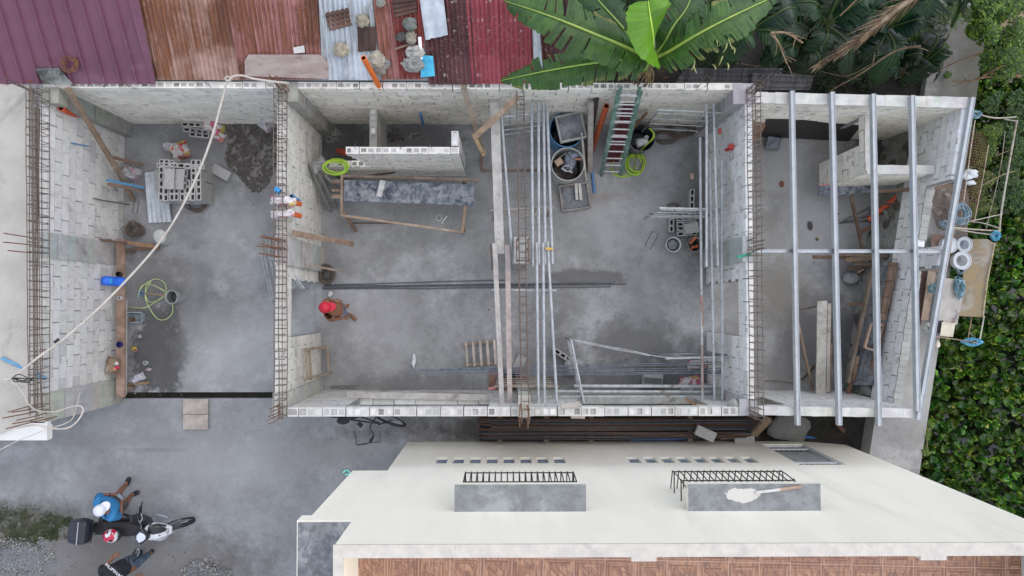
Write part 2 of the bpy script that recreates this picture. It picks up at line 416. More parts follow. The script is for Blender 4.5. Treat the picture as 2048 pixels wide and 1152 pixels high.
W2 = block_wall('block_wall', 'cream block wall with a doorway and rusty column cage, right of the sandy room', 'wall',
    (-3.76, -1.76), (-3.76, 3.70), .14, 1, 0, T, openings=[(1.18, 2.18, -1, 1.96)], tone=(1.05, 1.04, .98), cells=False)
pillar(W2, -3.92, -3.70, .66, 1.15, 0, T+.01, tone=(1.5, 1.48, 1.38)); pillar(W2, -3.93, -3.71, -1.91, -1.50, 0, T+.02, tone=(1.4, 1.4, 1.3)); pillar(W2, -3.93, -3.55, 3.46, 3.80, 0, T+.02, tone=(1.05, 1.03, .95))
WB = block_wall('block_wall', 'long cream block wall at the back, below the rusty roof sheets', 'wall',
    (-7.90, 3.70), (4.10, 3.70), .11, 1, 0, T, tone=(1.2, 1.17, 1.09))
WF = block_wall('block_wall', 'front block wall with two window openings, facing the cream house', 'wall',
    (-3.70, -1.76), (4.12, -1.76), .145, -1, 0, T, openings=[(.95, 3.42, .9, 2.1), (5.05, 7.25, .9, 2.1)], tone=(.90, .91, .90))
W3 = block_wall('block_wall', 'white block wall with a doorway left of the room under steel purlins', 'wall',
    (4.14, -1.76), (4.14, 3.68), .12, -1, 0, T, openings=[(1.2, 2.16, -1, 1.96)], cells=False, tone=(1.25, 1.27, 1.28))
pillar(W3, 4.08, 4.27, .73, 1.17, 0, T+.01, tone=(1.45, 1.5, 1.5)); pillar(W3, 4.0, 4.30, -1.9, -1.62, 0, T+.02, tone=(1.3, 1.3, 1.28)); pillar(W3, 3.93, 4.3, 3.45, 3.80, 0, T+.02, tone=(1.3, 1.3, 1.28))
WC = block_wall('block_wall', 'plaster-capped white block wall behind the purlins at the back of the right-hand room', 'wall',
    (4.30, 3.48), (8.02, 3.40), .17, 1, 0, T-.03, cells=False, tone=(1.3, 1.27, 1.18))
def cap(parent, a, b, w, z, off=0, h=.035, tone=(1.75, 1.75, 1.72)):
    m = MB(); a = Vector((*a, z)); b = Vector((*b, z)); n = int((b-a).length/.12)
    for k in range(n):
        m.beam(a.lerp(b, k/n), a.lerp(b, (k+1)/n), w+rnd(-.006, .01), h+rnd(-.008, .01), col=tuple(x*rnd(.95, 1.03) for x in tone))
    return m.build('mortar_cap', M_conc, parent)
cap(WC, (4.30, 3.565), (8.02, 3.485), .19, T-.015)
WD = block_wall('block_wall', 'low front block wall with a white mortar cap, crossed by the ends of the purlins', 'wall',
    (4.30, -1.75), (7.02, -1.80), .14, -1, 0, T-.03, openings=[(.1, .6, .9, 2.1)], cells=False, tone=(.95, .97, 1.0))
cap(WD, (4.28, -1.82), (7.05, -1.87), .155, T-.015)
# slanted river-side wall: rubble base, blocks, a pilaster, full height round the small room
def wx(y): return 7.36+.169*y
def W4ends(z, Ln): return (0, Ln)
W4 = block_wall('block_wall', 'slanting river-side wall of rubble below and white blocks above, beside the river wall', 'wall',
    (wx(-1.9), -1.9), (wx(3.45), 3.45), .14, -1, .86, T-.03, openings=[(0, 2.56, 1.5, 3), (2.95, 4.12, 1.5, 3)], cells=False, tone=(1.2, 1.24, 1.3), course=.19)
M_rubble = None
def rubble_mat():
    m, nt, b = nodes('rubble_masonry'); v = coords(nt, (1, 1, 1))
    vo = N(nt, 'ShaderNodeTexVoronoi', feature='SMOOTH_F1'); vo.inputs['Scale'].default_value = 3.6; vo.inputs['Smoothness'].default_value = .25
    ad = N(nt, 'ShaderNodeVectorMath', operation='ADD'); nz = N(nt, 'ShaderNodeTexNoise'); nz.inputs['Scale'].default_value = 5
    sc_ = N(nt, 'ShaderNodeVectorMath', operation='SCALE'); sc_.inputs['Scale'].default_value = .16
    L(nt, v, nz.inputs['Vector']); L(nt, nz.outputs['Color'], sc_.inputs[0]); L(nt, v, ad.inputs[0]); L(nt, sc_.outputs[0], ad.inputs[1]); L(nt, ad.outputs[0], vo.inputs['Vector'])
    st_ = mixc(nt, ramp(nt, noise(nt, v, 9, 5, .7), .4, .6), (.11, .10, .085), (.065, .06, .052))
    mo = mixc(nt, ramp(nt, noise(nt, v, 3, 5, .7), .4, .62), (.25, .255, .24), (.16, .165, .14))
    f = ramp(nt, vo.outputs['Distance'], .36, .46)
    c = mixc(nt, f, st_, mo); c = mixc(nt, ramp(nt, noise(nt, v, 1.3, 4, .6), .55, .7), c, (.12, .17, .13))
    L(nt, c, b.inputs['Base Color']); b.inputs['Roughness'].default_value = .9
    bn = N(nt, 'ShaderNodeBump'); bn.inputs['Strength'].default_value = .7; bn.inputs['Distance'].default_value = .03; bn.invert = True
    L(nt, f, bn.inputs['Height']); L(nt, bn.outputs[0], b.inputs['Normal']); return m
M_rubble = rubble_mat()
rb = MB()
for k in range(30):
    y0 = -1.78+5.2*k/30; y1 = -1.78+5.2*(k+1)/30
    for j in range(4):
        z0, z1 = .22*j-.05, .22*(j+1)-.05
        def xx(y, z): return wx(y)-.12*(1-z/.9)+.05*mnoise.noise(Vector((y*3, z*3, 4)))
        rb.quad((xx(y0, z0), y0, z0), (xx(y1, z0), y1, z0), (xx(y1, z1), y1, z1), (xx(y0, z1), y0, z1))
    rb.quad((xx(y0, .83), y0, .83), (xx(y1, .83), y1, .83), (wx(y1)+.1, y1, .86), (wx(y0)+.1, y0, .86))
rb.build('rubble_base', M_rubble, W4, smooth='all')
for ya, n_ in ((-1.85, 21), (1.17, 9)):
    lc = MB()
    for k in range(n_):
        y = ya+.117*k; q = rnd(.85, 1.1)
        lc.beam((wx(y)+.08, y+.002, 1.598), (wx(y+.115)+.08, y+.115, 1.598), .13+rnd(0, .03), .03+rnd(0, .015), col=(1.1*q, 1.1*q, 1.06*q))
    lc.build('mortar_cap', M_conc, W4)
# partitions
P1 = block_wall('partition_wall', 'waist-high block partition with dark open cells, running from the back wall', 'wall', (-2.56, 2.74), (-2.56, 3.70), .13, -1, 0, 1.14, tone=(.62, .62, .6))
P2 = block_wall('partition_wall', 'freestanding cream block partition with a stepped end beside the lime hose', 'wall',
    (-3.75, 2.63), (-.80, 2.63), .115, 1, 0, 2.1, ends=lambda z, Ln: ((.94+(2.1-z)*.22 if z > .95 else 0), Ln), tone=(1.12, 1.10, 1.05), course=.19)
bl, mo = wall_mb((-.93, 2.755), (-.93, 3.02), .11, -1, 0, 2.16)
bl.build('return_blocks', M_block, P2); mo.build('mortar', M_mortar, P2)
P3 = block_wall('partition_wall', 'bright white L-shaped block partition of the small room under the purlins', 'wall',
    (6.50, 2.36), (6.50, 3.46), .13, -1, 0, 1.8, openings=[(.55, 1.05, -1, 1.55)], cells=False, tone=(1.3, 1.3, 1.25))
bl, mo = wall_mb((6.50, 2.35), (7.72, 2.35), .13, 1, 0, 1.8, cells=False, tone=(1.25, 1.22, 1.1))
bl.build('return_blocks', M_block, P3); mo.build('mortar', M_mortar, P3)
cap(P3, (6.565, 2.40), (6.565, 3.44), .14, 1.81); cap(P3, (6.52, 2.42), (7.74, 2.42), .16, 1.812)
# centre column
CC = thing('concrete_column', 'free-standing concrete column in the middle of the room with rusty starter bars', 'column', P(1043, 508, 0))
c0 = P(1027, 527, 2.1); c1 = P(1057, 474, 2.1)
pillar(CC, c0.x, c1.x, c0.y, c1.y, 0, 2.1, 'shaft', tone=(1.3, 1.3, 1.27))
CF = thing('concrete_column', 'square concrete column in the front wall below the end of the centre rebar cage', 'column', (.3, -1.8, 0))
c0 = P(1037, 832, 2.36); c1 = P(1060, 790, 2.36)
pillar(CF, c0.x, c1.x, c0.y-.02, c1.y, 0, 2.36, 'shaft', tone=(1.45, 1.47, 1.45))
# neighbour's flat roof slab, far left
NS = thing('neighbour_house', 'house with a bare beige concrete roof and white front wall at left edge', 'house', (-9.5, 0, 0))
zs = 2.43
a = P(-2, 134, zs); b_ = P(58, 172, zs); c_ = P(70, 838, zs); d_ = P(-2, 868, zs)
m = MB(); bb = [(-13.5, a.y+1.2), (b_.x, b_.y), (c_.x, c_.y), (d_.x, d_.y), (-13.5, d_.y-.6)]
n = 5; m.v = [Vector((x, y, zs-.14)) for x, y in bb]+[Vector((x, y, zs)) for x, y in bb]
m.face(range(n-1, -1, -1)); m.face(range(n, 2*n)); [m.face((i, n+i, n+(i+1) % n, (i+1) % n)[::-1]) for i in range(n)]
m.build('roof_slab', M_beige, NS)
M_wpaint = pmat('white_house_paint', (.74, .73, .69), (.68, .67, .63), 2.2, (.58, .57, .53), .9, (.62, .8), rough=.6, bump=.08, tint=True)
m = MB(); e = P(100, 878, 2.3)
m.box(-13.4, -9.45, e.y+.02, P(0, 850, 2.3).y, 0, 2.24); m.box(-13.4, e.x, e.y, P(0, 850, 2.3).y, 2.243, 2.262); m.box(-13.4, -8.1, P(0, 842, 2.5).y, 3.4, 0, zs-.145, (.6, .58, .53))
m.build('wall', M_wpaint, NS)
m = MB(); m.box(-13.4, e.x-.01, e.y-.01, e.y+.30, 2.265, 2.36); m.build('parapet', M_wpaint, NS)
# ------------------------------------------------------------------ rebar cages, starter bars
def cage(label, a, b, wd, hd, nst, cat='rebar cage', mat=None, sag=0, smat=None, jit=.02, r=.0065, group=None, name='rebar_cage'):
    "long beam cage from a to b (points on its lower centre line)"
    a = Vector(a); b = Vector(b); d = b-a; ln = d.length; dn = d.normalized()
    side = dn.cross(Vector((0, 0, 1))).normalized(); up = side.cross(dn)
    t = thing(name, label, cat, a, group=group)
    mat = mat or M_rebar
    for sx, sz in ((-1, 0), (1, 0), (-1, 1), (1, 1)):
        m = MB(); n = 12
        m.tube([a+d*(k/n)*1.0+side*(sx*wd/2+rnd(-.006, .006))+up*(sz*hd+rnd(-.006, .006)-sag*math.sin(math.pi*k/n)) for k in range(n+1)], r*1.25, 6)
        m.build('long_bar', mat, t)
    m = MB(); h = hd; w_ = wd/2
    q = [side*-w_, side*w_, side*w_+up*h, side*-w_+up*h]
    m.tube([x for x in q], r, 5, closed=True)
    m.tube([q[3]+up*.0, q[3]+side*.07-up*.05], r*.9, 5); m.tube([q[3], q[3]-side*.03+up*.02], r, 5)
    base = m.build('stirrup', smat or mat, t, origin=(0, 0, 0))
    base.location = (0, 0, 0)
    for k in range(nst):
        o = base if k == 0 else base.copy()
        if k: COL.objects.link(o); o.parent = t
        f = (k+.5)/nst+rnd(-jit, jit)/nst*8
        o.location = d*f + up*(-sag*math.sin(math.pi*f)); o.rotation_euler = (rnd(-.12, .12), rnd(-.05, .05), rnd(-.06, .06))
    return t
cage('long grey-brown rebar cage running along the top edge of the far-left block wall', P(91, 178, T+.03), P(92, 826, T+.03), .13, .30, 44, jit=.03)
cage('second narrow rebar cage lying next to the beige roof slab at the far left', P(70, 175, T+.36), P(76, 815, T+.36), .09, .16, 34, jit=.02)
cage('long rebar cage on the cream wall that holds the rusty column cage', P(565, 180, T+.04), P(566, 835, T+.04), .14, .24, 46)
cage('long rusty rebar cage on the white wall beside the purlins', P(1502, 178, T+.04), P(1508, 835, T+.04), .14, .24, 46)
cage('thin rebar cage spanning the scaffolded room above the concrete column', P(1040, 190, T-.02), P(1050, 842, T-.02), .12, .22, 38, sag=.04)
def starters(label, pts, z0, z1, mat=None, ties=0, lean=(0, 0), r=.009, base=None, name='starter_bars', jl=.15):
    "upright bars standing out of a column head; each bar a part"
    ps = [P(u, v, z0) for u, v in pts]; c = sum(ps, Vector())/len(ps)
    t = thing(name, label, 'rebars', c)
    for p in ps:
        m = MB(); e = z1+rnd(-jl, jl)
        q = p+Vector((lean[0]+rnd(-.03, .03), lean[1]+rnd(-.03, .03), e-z0))
        m.tube([p-Vector((0, 0, .25)), p.lerp(q, .5)+Vector((rnd(-.01, .01), rnd(-.01, .01), 0)), q], r, 6); m.build('bar', mat or M_rust, t)
    xs = [p.x for p in ps]; ys = [p.y for p in ps]
    for k in range(ties):
        z = z0+.1+(z1-z0-.15)*k/max(1, ties); m = MB(); e = .012; f = (z-z0)/(z1-z0)
        ox, oy = lean[0]*f, lean[1]*f
        m.tube([(min(xs)-e+ox, min(ys)-e+oy, z), (max(xs)+e+ox, min(ys)-e+oy, z+rnd(-.02, .02)), (max(xs)+e+ox, max(ys)+e+oy, z), (min(xs)-e+ox, max(ys)+e+oy, z+rnd(-.02, .02))], .006, 5, closed=True)
        m.build('tie_ring', mat or M_rust, t)
    return t
starters('six long rusty starter bars on the pilaster end by the left building\'s white front', [(86, 806), (90, 812), (84, 822), (92, 826), (88, 834), (94, 838)], T, 3.15)
starters('three rusty starter bars over the middle pilaster at the far-left wall', [(84, 477), (86, 492), (84, 506)], T, 3.25)
starters('starter bars at the back corner beside the purple roof', [(70, 184), (74, 188), (80, 190), (84, 192)], T, 2.9, mat=M_rebar)
starters('fan of rusty starter bars at the street end of the cream wall', [(563, 806), (566, 814), (562, 822), (568, 826), (565, 833)], T, 2.95, ties=1)
starters('rusty starter bars at the back corner near the grey wooden board', [(566, 184), (574, 188), (580, 184), (572, 178), (562, 180)], T, 3.0, lean=(-.02, .05), ties=1)
starters('rusty tied column cage rising above the cream wall, over the leaning pipes', [(566, 480), (566, 498), (574, 514), (558, 514), (558, 482), (574, 480), (574, 498), (558, 498)], T, 2.95, ties=4, lean=(-.12, .0))
starters('long thin starter bars at the back corner by the banana plants', [(1492, 184), (1498, 188), (1504, 184), (1496, 180), (1506, 190)], T, 3.2, mat=M_rebar, ties=2)
starters('starter bars pointing out of the wall column beside the green tube', [(1494, 482), (1498, 496), (1494, 508), (1502, 486), (1504, 502)], T, 2.85, mat=M_rebar)
starters('bundle of starter bars with yellow tips at the front corner by the purlins', [(1496, 818), (1502, 822), (1498, 828), (1508, 826), (1500, 834), (1510, 832)], T, 2.85, mat=M_rebar)
starters('bright rusty starter bars and ties crowning the centre column', [(1034, 482), (1054, 482), (1034, 522), (1054, 522), (1034, 500), (1054, 500)], 2.1, 2.62, ties=4)
starters('pair of tied rusty bars over the front column, hanging past the wall', [(1040, 806), (1054, 806), (1040, 832), (1054, 832)], 2.36, 2.8, ties=4, lean=(0, -.12))
for k, (u, v, z) in enumerate([(212, 160, 2.75), (262, 160, 2.75), (425, 165, 2.7), (690, 160, 2.6), (766, 165, 2.6), (923, 160, 2.6), (1205, 160, 2.65), (1395, 155, 2.9), (1408, 165, 2.9)]):
    a = P(u, 176, T-.05); m = MB(); m.tube([a, a+Vector((rnd(-.03, .03), .02, z-T+.08))], .006, 5)
    single(m, 'wall_dowel', M_rebar, ['thin steel dowel in the back wall nearest the purple roof', 'thin steel dowel in the back wall under the purple roof edge', 'thin steel dowel in the back wall below the rusty sheet',
        'thin steel dowel by the galvanised roof sheet', 'thin steel dowel just right of the orange pipe', 'thin steel dowel behind the crossed timbers', 'thin steel dowel under the lowest banana leaf',
        'thin steel dowel left of a close pair under banana leaves', 'thin steel dowel right of a close pair under banana leaves'][k], 'steel bar', 'dowels along the back wall')
# wires hooked out of the little partition top
for k, (u, v) in enumerate([(712, 292), (802, 292), (862, 290)]):
    a = P(u, v+6, 2.1); m = MB(); m.tube(spline([a-Vector((0, 0, .05)), a+Vector((.01, 0, .15)), a+Vector((rnd(-.05, .05), .03, .28))], 4), .006, 5)
    single(m, 'wall_dowel', M_rebar, ['bent wire at the stepped end of the cream partition top', 'bent wire at mid-length of the cream partition top', 'bent wire at the far end of the cream partition top'][k], 'steel bar', 'dowels on the partition')

# ------------------------------------------------------------------ scaffold frames and loose pipes
def pipe(label, a, b, r=.021, mat=None, group=None, name='steel_pipe', cat='pipe', hollow=1, col=(1, 1, 1), bend=.0):
    a = Vector(a); b = Vector(b); n = 5
    m = MB(); pts = [a.lerp(b, k/n)+Vector((rnd(-1, 1), rnd(-1, 1), 0))*bend for k in range(n+1)]
    m.tube(pts, r, 10, hollow=hollow, col=col)
    return single(m, name, mat or M_pipe, label, cat, group, smooth=True)
def frame(label, a, b, h=1.7, rungs=4, cat='scaffold frame', group='scaffold frames', tone=(1, 1, 1), lean=(0, 0)):
    a = Vector(a); b = Vector(b); z = a.z; t = thing('scaffold_frame', label, cat, (a.x, a.y, 0), group)
    ln = Vector((*lean, 0)); d = (b-a)
    def at(f, zz): return a+d*f+Vector((0, 0, zz-z))+ln*((z-zz)/z)
    m = MB(); m.tube([at(0, z), at(1, z)], .021, 10, hollow=1, col=tone); m.build('top_bar', M_pipe, t, smooth=True)
    for f in (.04, .96):
        m = MB(); m.tube([at(f, z+.0), at(f, .02)], .021, 10, hollow=1, col=tone); m.build('leg', M_pipe, t, smooth=True)
        m = MB(); m.tube([at(f, .25+z*.1), at(f, z*.55)], .0235, 10, col=(.5, .4, .35)); m.build('coupling', M_pipe, t, smooth=True)
    for k in range(rungs):
        zz = z-.22-k*.36
        m = MB(); m.tube([at(.04, zz), at(.96 if k != 1 else .96, zz)], .013, 8, col=tone); m.build('rung', M_pipe, t, smooth=True)
    for f in (.28, .72):
        m = MB(); m.tube([at(f, z), at(f, z-.6)], .011, 8, col=tone); m.build('brace', M_pipe, t, smooth=True)
    return t
frame('scaffold frame under the middle of the long pipes, level with the seated worker', P(983, 580, 1.72), P(1113, 581, 1.72))
frame('rusty scaffold frame near the front wall under the lower long pipes', P(988, 773, 1.72), P(1118, 773, 1.72), tone=(.75, .6, .5))
frame('scaffold frame by the blue drum under the upper long pipes', P(992, 236, 1.72), P(1098, 222, 1.72))
frame('scaffold frame with a slightly rusty bar crossing under the cage knot', P(980, 421, 1.6), P(1108, 414, 1.6), rungs=3, tone=(.85, .72, .62))
frame('scaffold frame above the loose hollow blocks at the right wall', P(1318, 416, 1.55), P(1450, 419, 1.55))
frame('scaffold frame beside the pink cement bag', P(1331, 717, 1.4), P(1462, 714, 1.4), rungs=3)
frame('scaffold frame with visible ladder rungs in the back right corner', P(1314, 219, 1.72), P(1443, 226, 1.72))
frame('tilted scaffold frame standing over the round mortar lump', P(1142, 678, 1.5), P(1168, 806, 1.5), rungs=4, lean=(.05, 0))
UPG = 'pipes laid over the scaffold, upper run'; LOG = 'pipes laid over the scaffold, lower run'
zu = 1.765
ups = [((1063, 205), (1066, 533), 'leftmost pipe of the four long ones in front of the blue drum'), ((1077, 205), (1078, 529), 'second pipe of the four long ones in front of the blue drum'),
       ((1087, 205), (1091, 529), 'third pipe of the four long ones in front of the blue drum'), ((1094, 206), (1105, 528), 'rightmost pipe of the four long ones in front of the blue drum')]
for a, b, l in ups: pipe(l, P(*a, zu), P(*b, zu+.02), .026, group=UPG)
for a, b, l in [((1073, 485), (1077, 808), 'left pipe of the three ending at the front wall'), ((1086, 485), (1089, 808), 'middle pipe of the three ending at the front wall'),
                ((1095, 483), (1114, 806), 'right slanting pipe of the three ending at the front wall')]: pipe(l, P(*a, zu+.055), P(*b, zu+.03), .026, group=LOG)
m = MB(); a = P(1091, 497, zu+.10); b = P(1106, 498, zu+.10); m.beam(a, b, .045, .02, col=(1, 1, 1)); 
single(m, 'cloth_strap', pmat('yellow_strap', (.62, .42, .10), rough=.8), 'yellow strap wrapped around two of the long pipes', 'strap')
pipe('single long pipe between the wide plank and the thin centre cage', P(1001, 205, zu), P(1026, 529, zu+.02), .023)
RG = 'pipes laid along the right wall'
for a, b, z, l, tn in [((1400, 275), (1405, 808), 1.6, 'pipe with a rusty lower half, leftmost at the right wall', (1, 1, 1)), ((1413, 209), (1413, 534), 1.78, 'pipe starting at the back wall, second from the left', (1, 1, 1)),
                   ((1420, 320), (1429, 806), 1.64, 'pipe third from the left, ending at the front wall', (1, 1, 1)), ((1427, 209), (1436, 533), 1.78, 'pipe fourth from the left, ending by the green tube', (1, 1, 1)),
                   ((1443, 322), (1445, 806), 1.64, 'speckled pipe nearest the white wall', (1, 1, 1))]:
    pipe(l, P(*a, z), P(*b, z), .025, group=RG, col=tn)
m = MB(); m.tube([P(1403, 590, 1.6), P(1404, 652, 1.6)], .0265, 10, col=(.75, .45, .35)); m.tube([P(1404, 690, 1.6), P(1405, 780, 1.6)], .0265, 10, col=(.7, .5, .42))
single(m, 'rusty_sleeve', M_pipe, 'rust-coated sleeves on the leftmost pipe at the right wall', 'pipe sleeve')
HG = 'pipes stacked along the front wall'
for k, (u0, v0, u1, v1, z) in enumerate([(1148, 772, 1424, 773, .9), (1112, 783, 1422, 784, .9), (1118, 794, 1434, 794, 1.0), (1150, 805, 1380, 805, 1.0)]):
    pipe(['stained pipe by the pair of lying blocks, highest of the stack at the front wall', 'white-splashed pipe, second of the stack at the front wall', 'dull pipe, third of the stack at the front wall', 'short dull pipe closest to the front wall'][k],
         P(u0, v0, z), P(u1, v1, z), .034, group=HG, col=(1.05, 1.05, 1.02))
# pipes leaning on the cream wall, left room
LG = 'pipes leaning on the cream wall'
LN = [(522, 508, 1.5, 553, 640, 'thin leftmost pipe'), (527, 500, 1.6, 556, 640, 'second thin pipe'), (535, 482, 2.0, 560, 610, 'pipe'), (539, 477, 2.05, 566, 610, 'pipe'), (549, 478, 2.1, 572, 606, 'pipe'),
      (553, 474, 2.15, 576, 606, 'pipe'), (558, 470, 2.2, 580, 600, 'pipe'), (563, 465, 2.25, 584, 600, 'pipe')]
for k, (u, v, z, u2, v2, l) in enumerate(LN):
    pipe(['thin outermost pipe leaning beneath the rusty column cage, shorter', 'thin pipe leaning beneath the column cage, next to the outermost', 'leaning pipe with an open end left of the column cage', 'leaning pipe with the topmost left open end',
          'leaning pipe under the middle of the rusty cage', 'leaning pipe just right of the cage middle', 'leaning pipe close to the cream wall', 'leaning pipe hidden mostly by the cream wall cage'][k],
         P(u, v, z), P(u2, v2, .02), .016 if k < 2 else .025, group=LG)
for k, (u, v) in enumerate([(586, 577), (591, 574), (596, 572), (603, 577), (608, 577)]):
    q = P(u, v, 1.55); pipe(['first', 'second', 'third', 'fourth', 'last'][k]+' open pipe end poking through the doorway near the worker', q, q+Vector((-.25+rnd(-.03, .03), .55, .45)), .019, group='pipe ends in the doorway')
M_lbar = pmat('light_grey_rebar', (.12, .14, .17), (.20, .23, .26), 12, rough=.5, metal=.3, bump=.1, tint=True)
# rebars lying around
def bars(label, lines, z0, z1=None, r=.008, mat=None, name='rebar_bundle', cat='rebar bundle', hook=0, part='bar'):
    z1 = z0 if z1 is None else z1; t = thing(name, label, cat, P(lines[0][0], lines[0][1], z0))
    for (u0, v0, u1, v1) in lines:
        a = P(u0, v0, z0+rnd(0, .01)); b = P(u1, v1, z1+rnd(0, .01)); n = 8; m = MB()
        pts = [a.lerp(b, k/n)+Vector((0, rnd(-.008, .008), 0 if z0 < .1 else -.05*math.sin(math.pi*k/n))) for k in range(n+1)]
        if hook: pts += [b+Vector((.03, -.02, 0)), b+Vector((.04, -.14, -.02))]
        m.tube(pts, r, 6); m.build(part, mat or M_greybar, t)
    return t
bars('bundle of dark grey rebars lying on the floor beside the man in the red cap', [(647, 570, 1010, 560), (648, 572, 1230, 566), (645, 575, 1253, 568), (646, 578, 1222, 574), (820, 573, 1222, 569)], .035, r=.010)
bars('long bundle of thin grey rebars crossing the room above the front wall', [(1000, 752, 1450, 747), (822, 741, 1450, 728), (826, 742, 1452, 736), (830, 740, 1440, 742), (840, 746, 1456, 741), (850, 748, 1448, 745), (880, 738, 1462, 724)], .95, r=.0095, hook=1, mat=M_lbar)
bars('three grey rods laid on the frame near the front window', [(1310, 706, 1430, 706), (1312, 709, 1460, 710), (1320, 712, 1458, 712)], 1.3, r=.007)
bars('two light rods running from the tilted frame to the right frame', [(1148, 680, 1335, 716), (1150, 683, 1300, 711)], 1.45, 1.35, r=.008, mat=M_pipe)
bars('thin rods laid on the frame above the loose blocks', [(1296, 432, 1438, 434), (1306, 424, 1440, 427)], 1.2, r=.008, mat=M_pipe)
bars('three black rods crossed on the pale floor under the purlins', [(1678, 447, 1745, 412), (1682, 447, 1770, 438), (1690, 444, 1745, 430)], .03, r=.009)
bars('black bent rod on the floor by the front left corner', [(662, 773, 720, 771), (660, 776, 712, 776)], .02, r=.008)
bars('dark rod resting against the far-left wall above the dark bench', [(187, 397, 258, 409)], 1.1, .05, r=.014, mat=M_rebar)
# loose stirrups on floors
def ring(label, u, v, w_, h_, rz, z=.015, open_=False, name='loose_stirrup'):
    m = MB(); c = P(u, v, z); mt = Matrix.Rotation(rz, 3, 'Z')
    q = [Vector((-w_, -h_, 0)), Vector((w_, -h_, 0)), Vector((w_, h_, 0)), Vector((-w_, h_, 0))]
    q = [c+mt @ (x+Vector((0, 0, rnd(0, .02)))) for x in q]
    m.tube(q, .0065, 6, closed=True)
    return single(m, name, M_rebar, label, 'stirrup', 'loose stirrups')
ring('single rectangular stirrup lying left of the mortar bucket', 1303, 480, .07, .17, R(-28))
ring('stirrup lying inside the lime hose coil', 1277, 328, .07, .16, R(-8), .1)
ring('stirrup lying on the floor left of the corrugated sheet', 272, 414, .045, .12, R(-8))
def tangle(label, u, v, ru, rv, n, mat, z=.03, r=.006, h=.12, name='wire_tangle', cat='wire tangle', turn=1.0):
    m = MB(); c = P(u, v, z)
    for k in range(n):
        a0 = rnd(0, 6.28); s1 = rnd(.5, 1); ex = rnd(.4, 1)
        pts = [c+Vector((ru/97.5*s1*math.cos(a0+t*.9*turn)+rnd(-.02, .02), rv/97.5*ex*math.sin(a0+t*.9*turn)+rnd(-.02, .02), rnd(0, h))) for t in range(7)]
        m.tube(spline(pts, 4), r, 5)
    return single(m, name, mat, label, cat)
tangle('tangle of dark stirrups by the block pile', 395, 411, 28, 14, 14, M_rebar)
tangle('dark heap of bent ties by the bench end', 275, 460, 18, 16, 22, M_rebar, h=.25)
tangle('round coil of rusty tie wire on the floor by the cream wall', 656, 549, 17, 20, 26, M_rebar, h=.25, turn=1.1)
tangle('tangled black wire on the floor behind the lime hose', 1330, 275, 32, 16, 12, M_rebar)
tangle('tangled wire behind the frame with ladder rungs', 1358, 262, 34, 18, 14, M_rebar)
tangle('dark curved wire above the loose blocks', 1345, 412, 14, 6, 5, M_rebar)
# ------------------------------------------------------------------ planks over the room
def plank(label, a, b, w_, t_=.03, mat=None, name='plank', cat='plank', up=(0, 0, 1), tone=(1, 1, 1), group=None, wob=.004):
    m = MB(); m.beam(a, b, w_, t_, up=up, col=tone, wob=wob); return single(m, name, mat or M_wood, label, cat, group)
plank('wide whitish plank in line with the crossed timbers', P(989, 206, 1.80), P(1000, 508, 1.80), .165, .05, M_greywood, tone=(1.25, 1.25, 1.2))
plank('narrow whitish plank left of a brown one, ending at the front wall', P(989, 487, 1.84), P(1004, 808, 1.82), .085, .05, M_greywood, tone=(1.25, 1.2, 1.15))
plank('narrow brown-stained plank beside the centre cage, ending at the front wall', P(1015, 490, 1.84), P(1020, 808, 1.82), .088, .05, M_greywood, tone=(1.15, 1.0, .95))
plank('dark plank end butted beside the wide whitish plank', P(983, 488, 1.76), P(986, 540, 1.76), .06, .05, M_wood, tone=(.7, .7, .7))
plank('steep timber leaning from the back wall towards the splintered joint', P(926, 172, T+.1), P(968, 308, 1.0), .095, .04, tone=(1.25, 1.2, 1.1))
plank('light brown timber nailed diagonally over the steep one', P(1036, 193, T+.15), P(948, 276, 1.75), .10, .05, tone=(1.6, 1.35, 1.1))
plank('splintered yellow wood end below the crossed timbers', P(946, 268, 1.6), P(968, 310, 1.2), .07, .03, tone=(2.0, 1.7, 1.1))
plank('brown plank propped from the column pilaster into the room', P(586, 466, T-.1), P(706, 488, .6), .10, .035, tone=(1.15, .95, .8))
plank('short pale batten resting over the tie wire coil', P(620, 531, 1.2), P(682, 542, .35), .04, .03, tone=(1.3, 1.25, 1.15))
plank('long round pole leaning at the far-left corner', P(135, 177, T+.08), P(232, 335, .9), .085, .06, tone=(1.0, .85, .7))
plank('lower forked end of the leaning pole beside the blue rail', P(228, 325, .95), P(266, 400, .05), .09, .06, tone=(1.0, .88, .74))
plank('brown board lying near the pink cement bag at the left wall', P(215, 312, .7), P(285, 330, .15), .06, .03, tone=(.75, .6, .5))
plank('blue-edged rail leaning beside the corrugated sheet', P(214, 360, .9), P(288, 376, .25), .05, .04, M_plastic, tone=(.10, .28, .45), name='blue_rail')
plank('brown rail leaning below the blue-edged rail', P(216, 368, .88), P(287, 381, .2), .05, .04, tone=(.9, .7, .6))
plank('dark formwork board lying on the concrete floor behind the steel rods', P(640, 330, .04), P(690, 356, .04), .1, .03, tone=(.4, .4, .4))
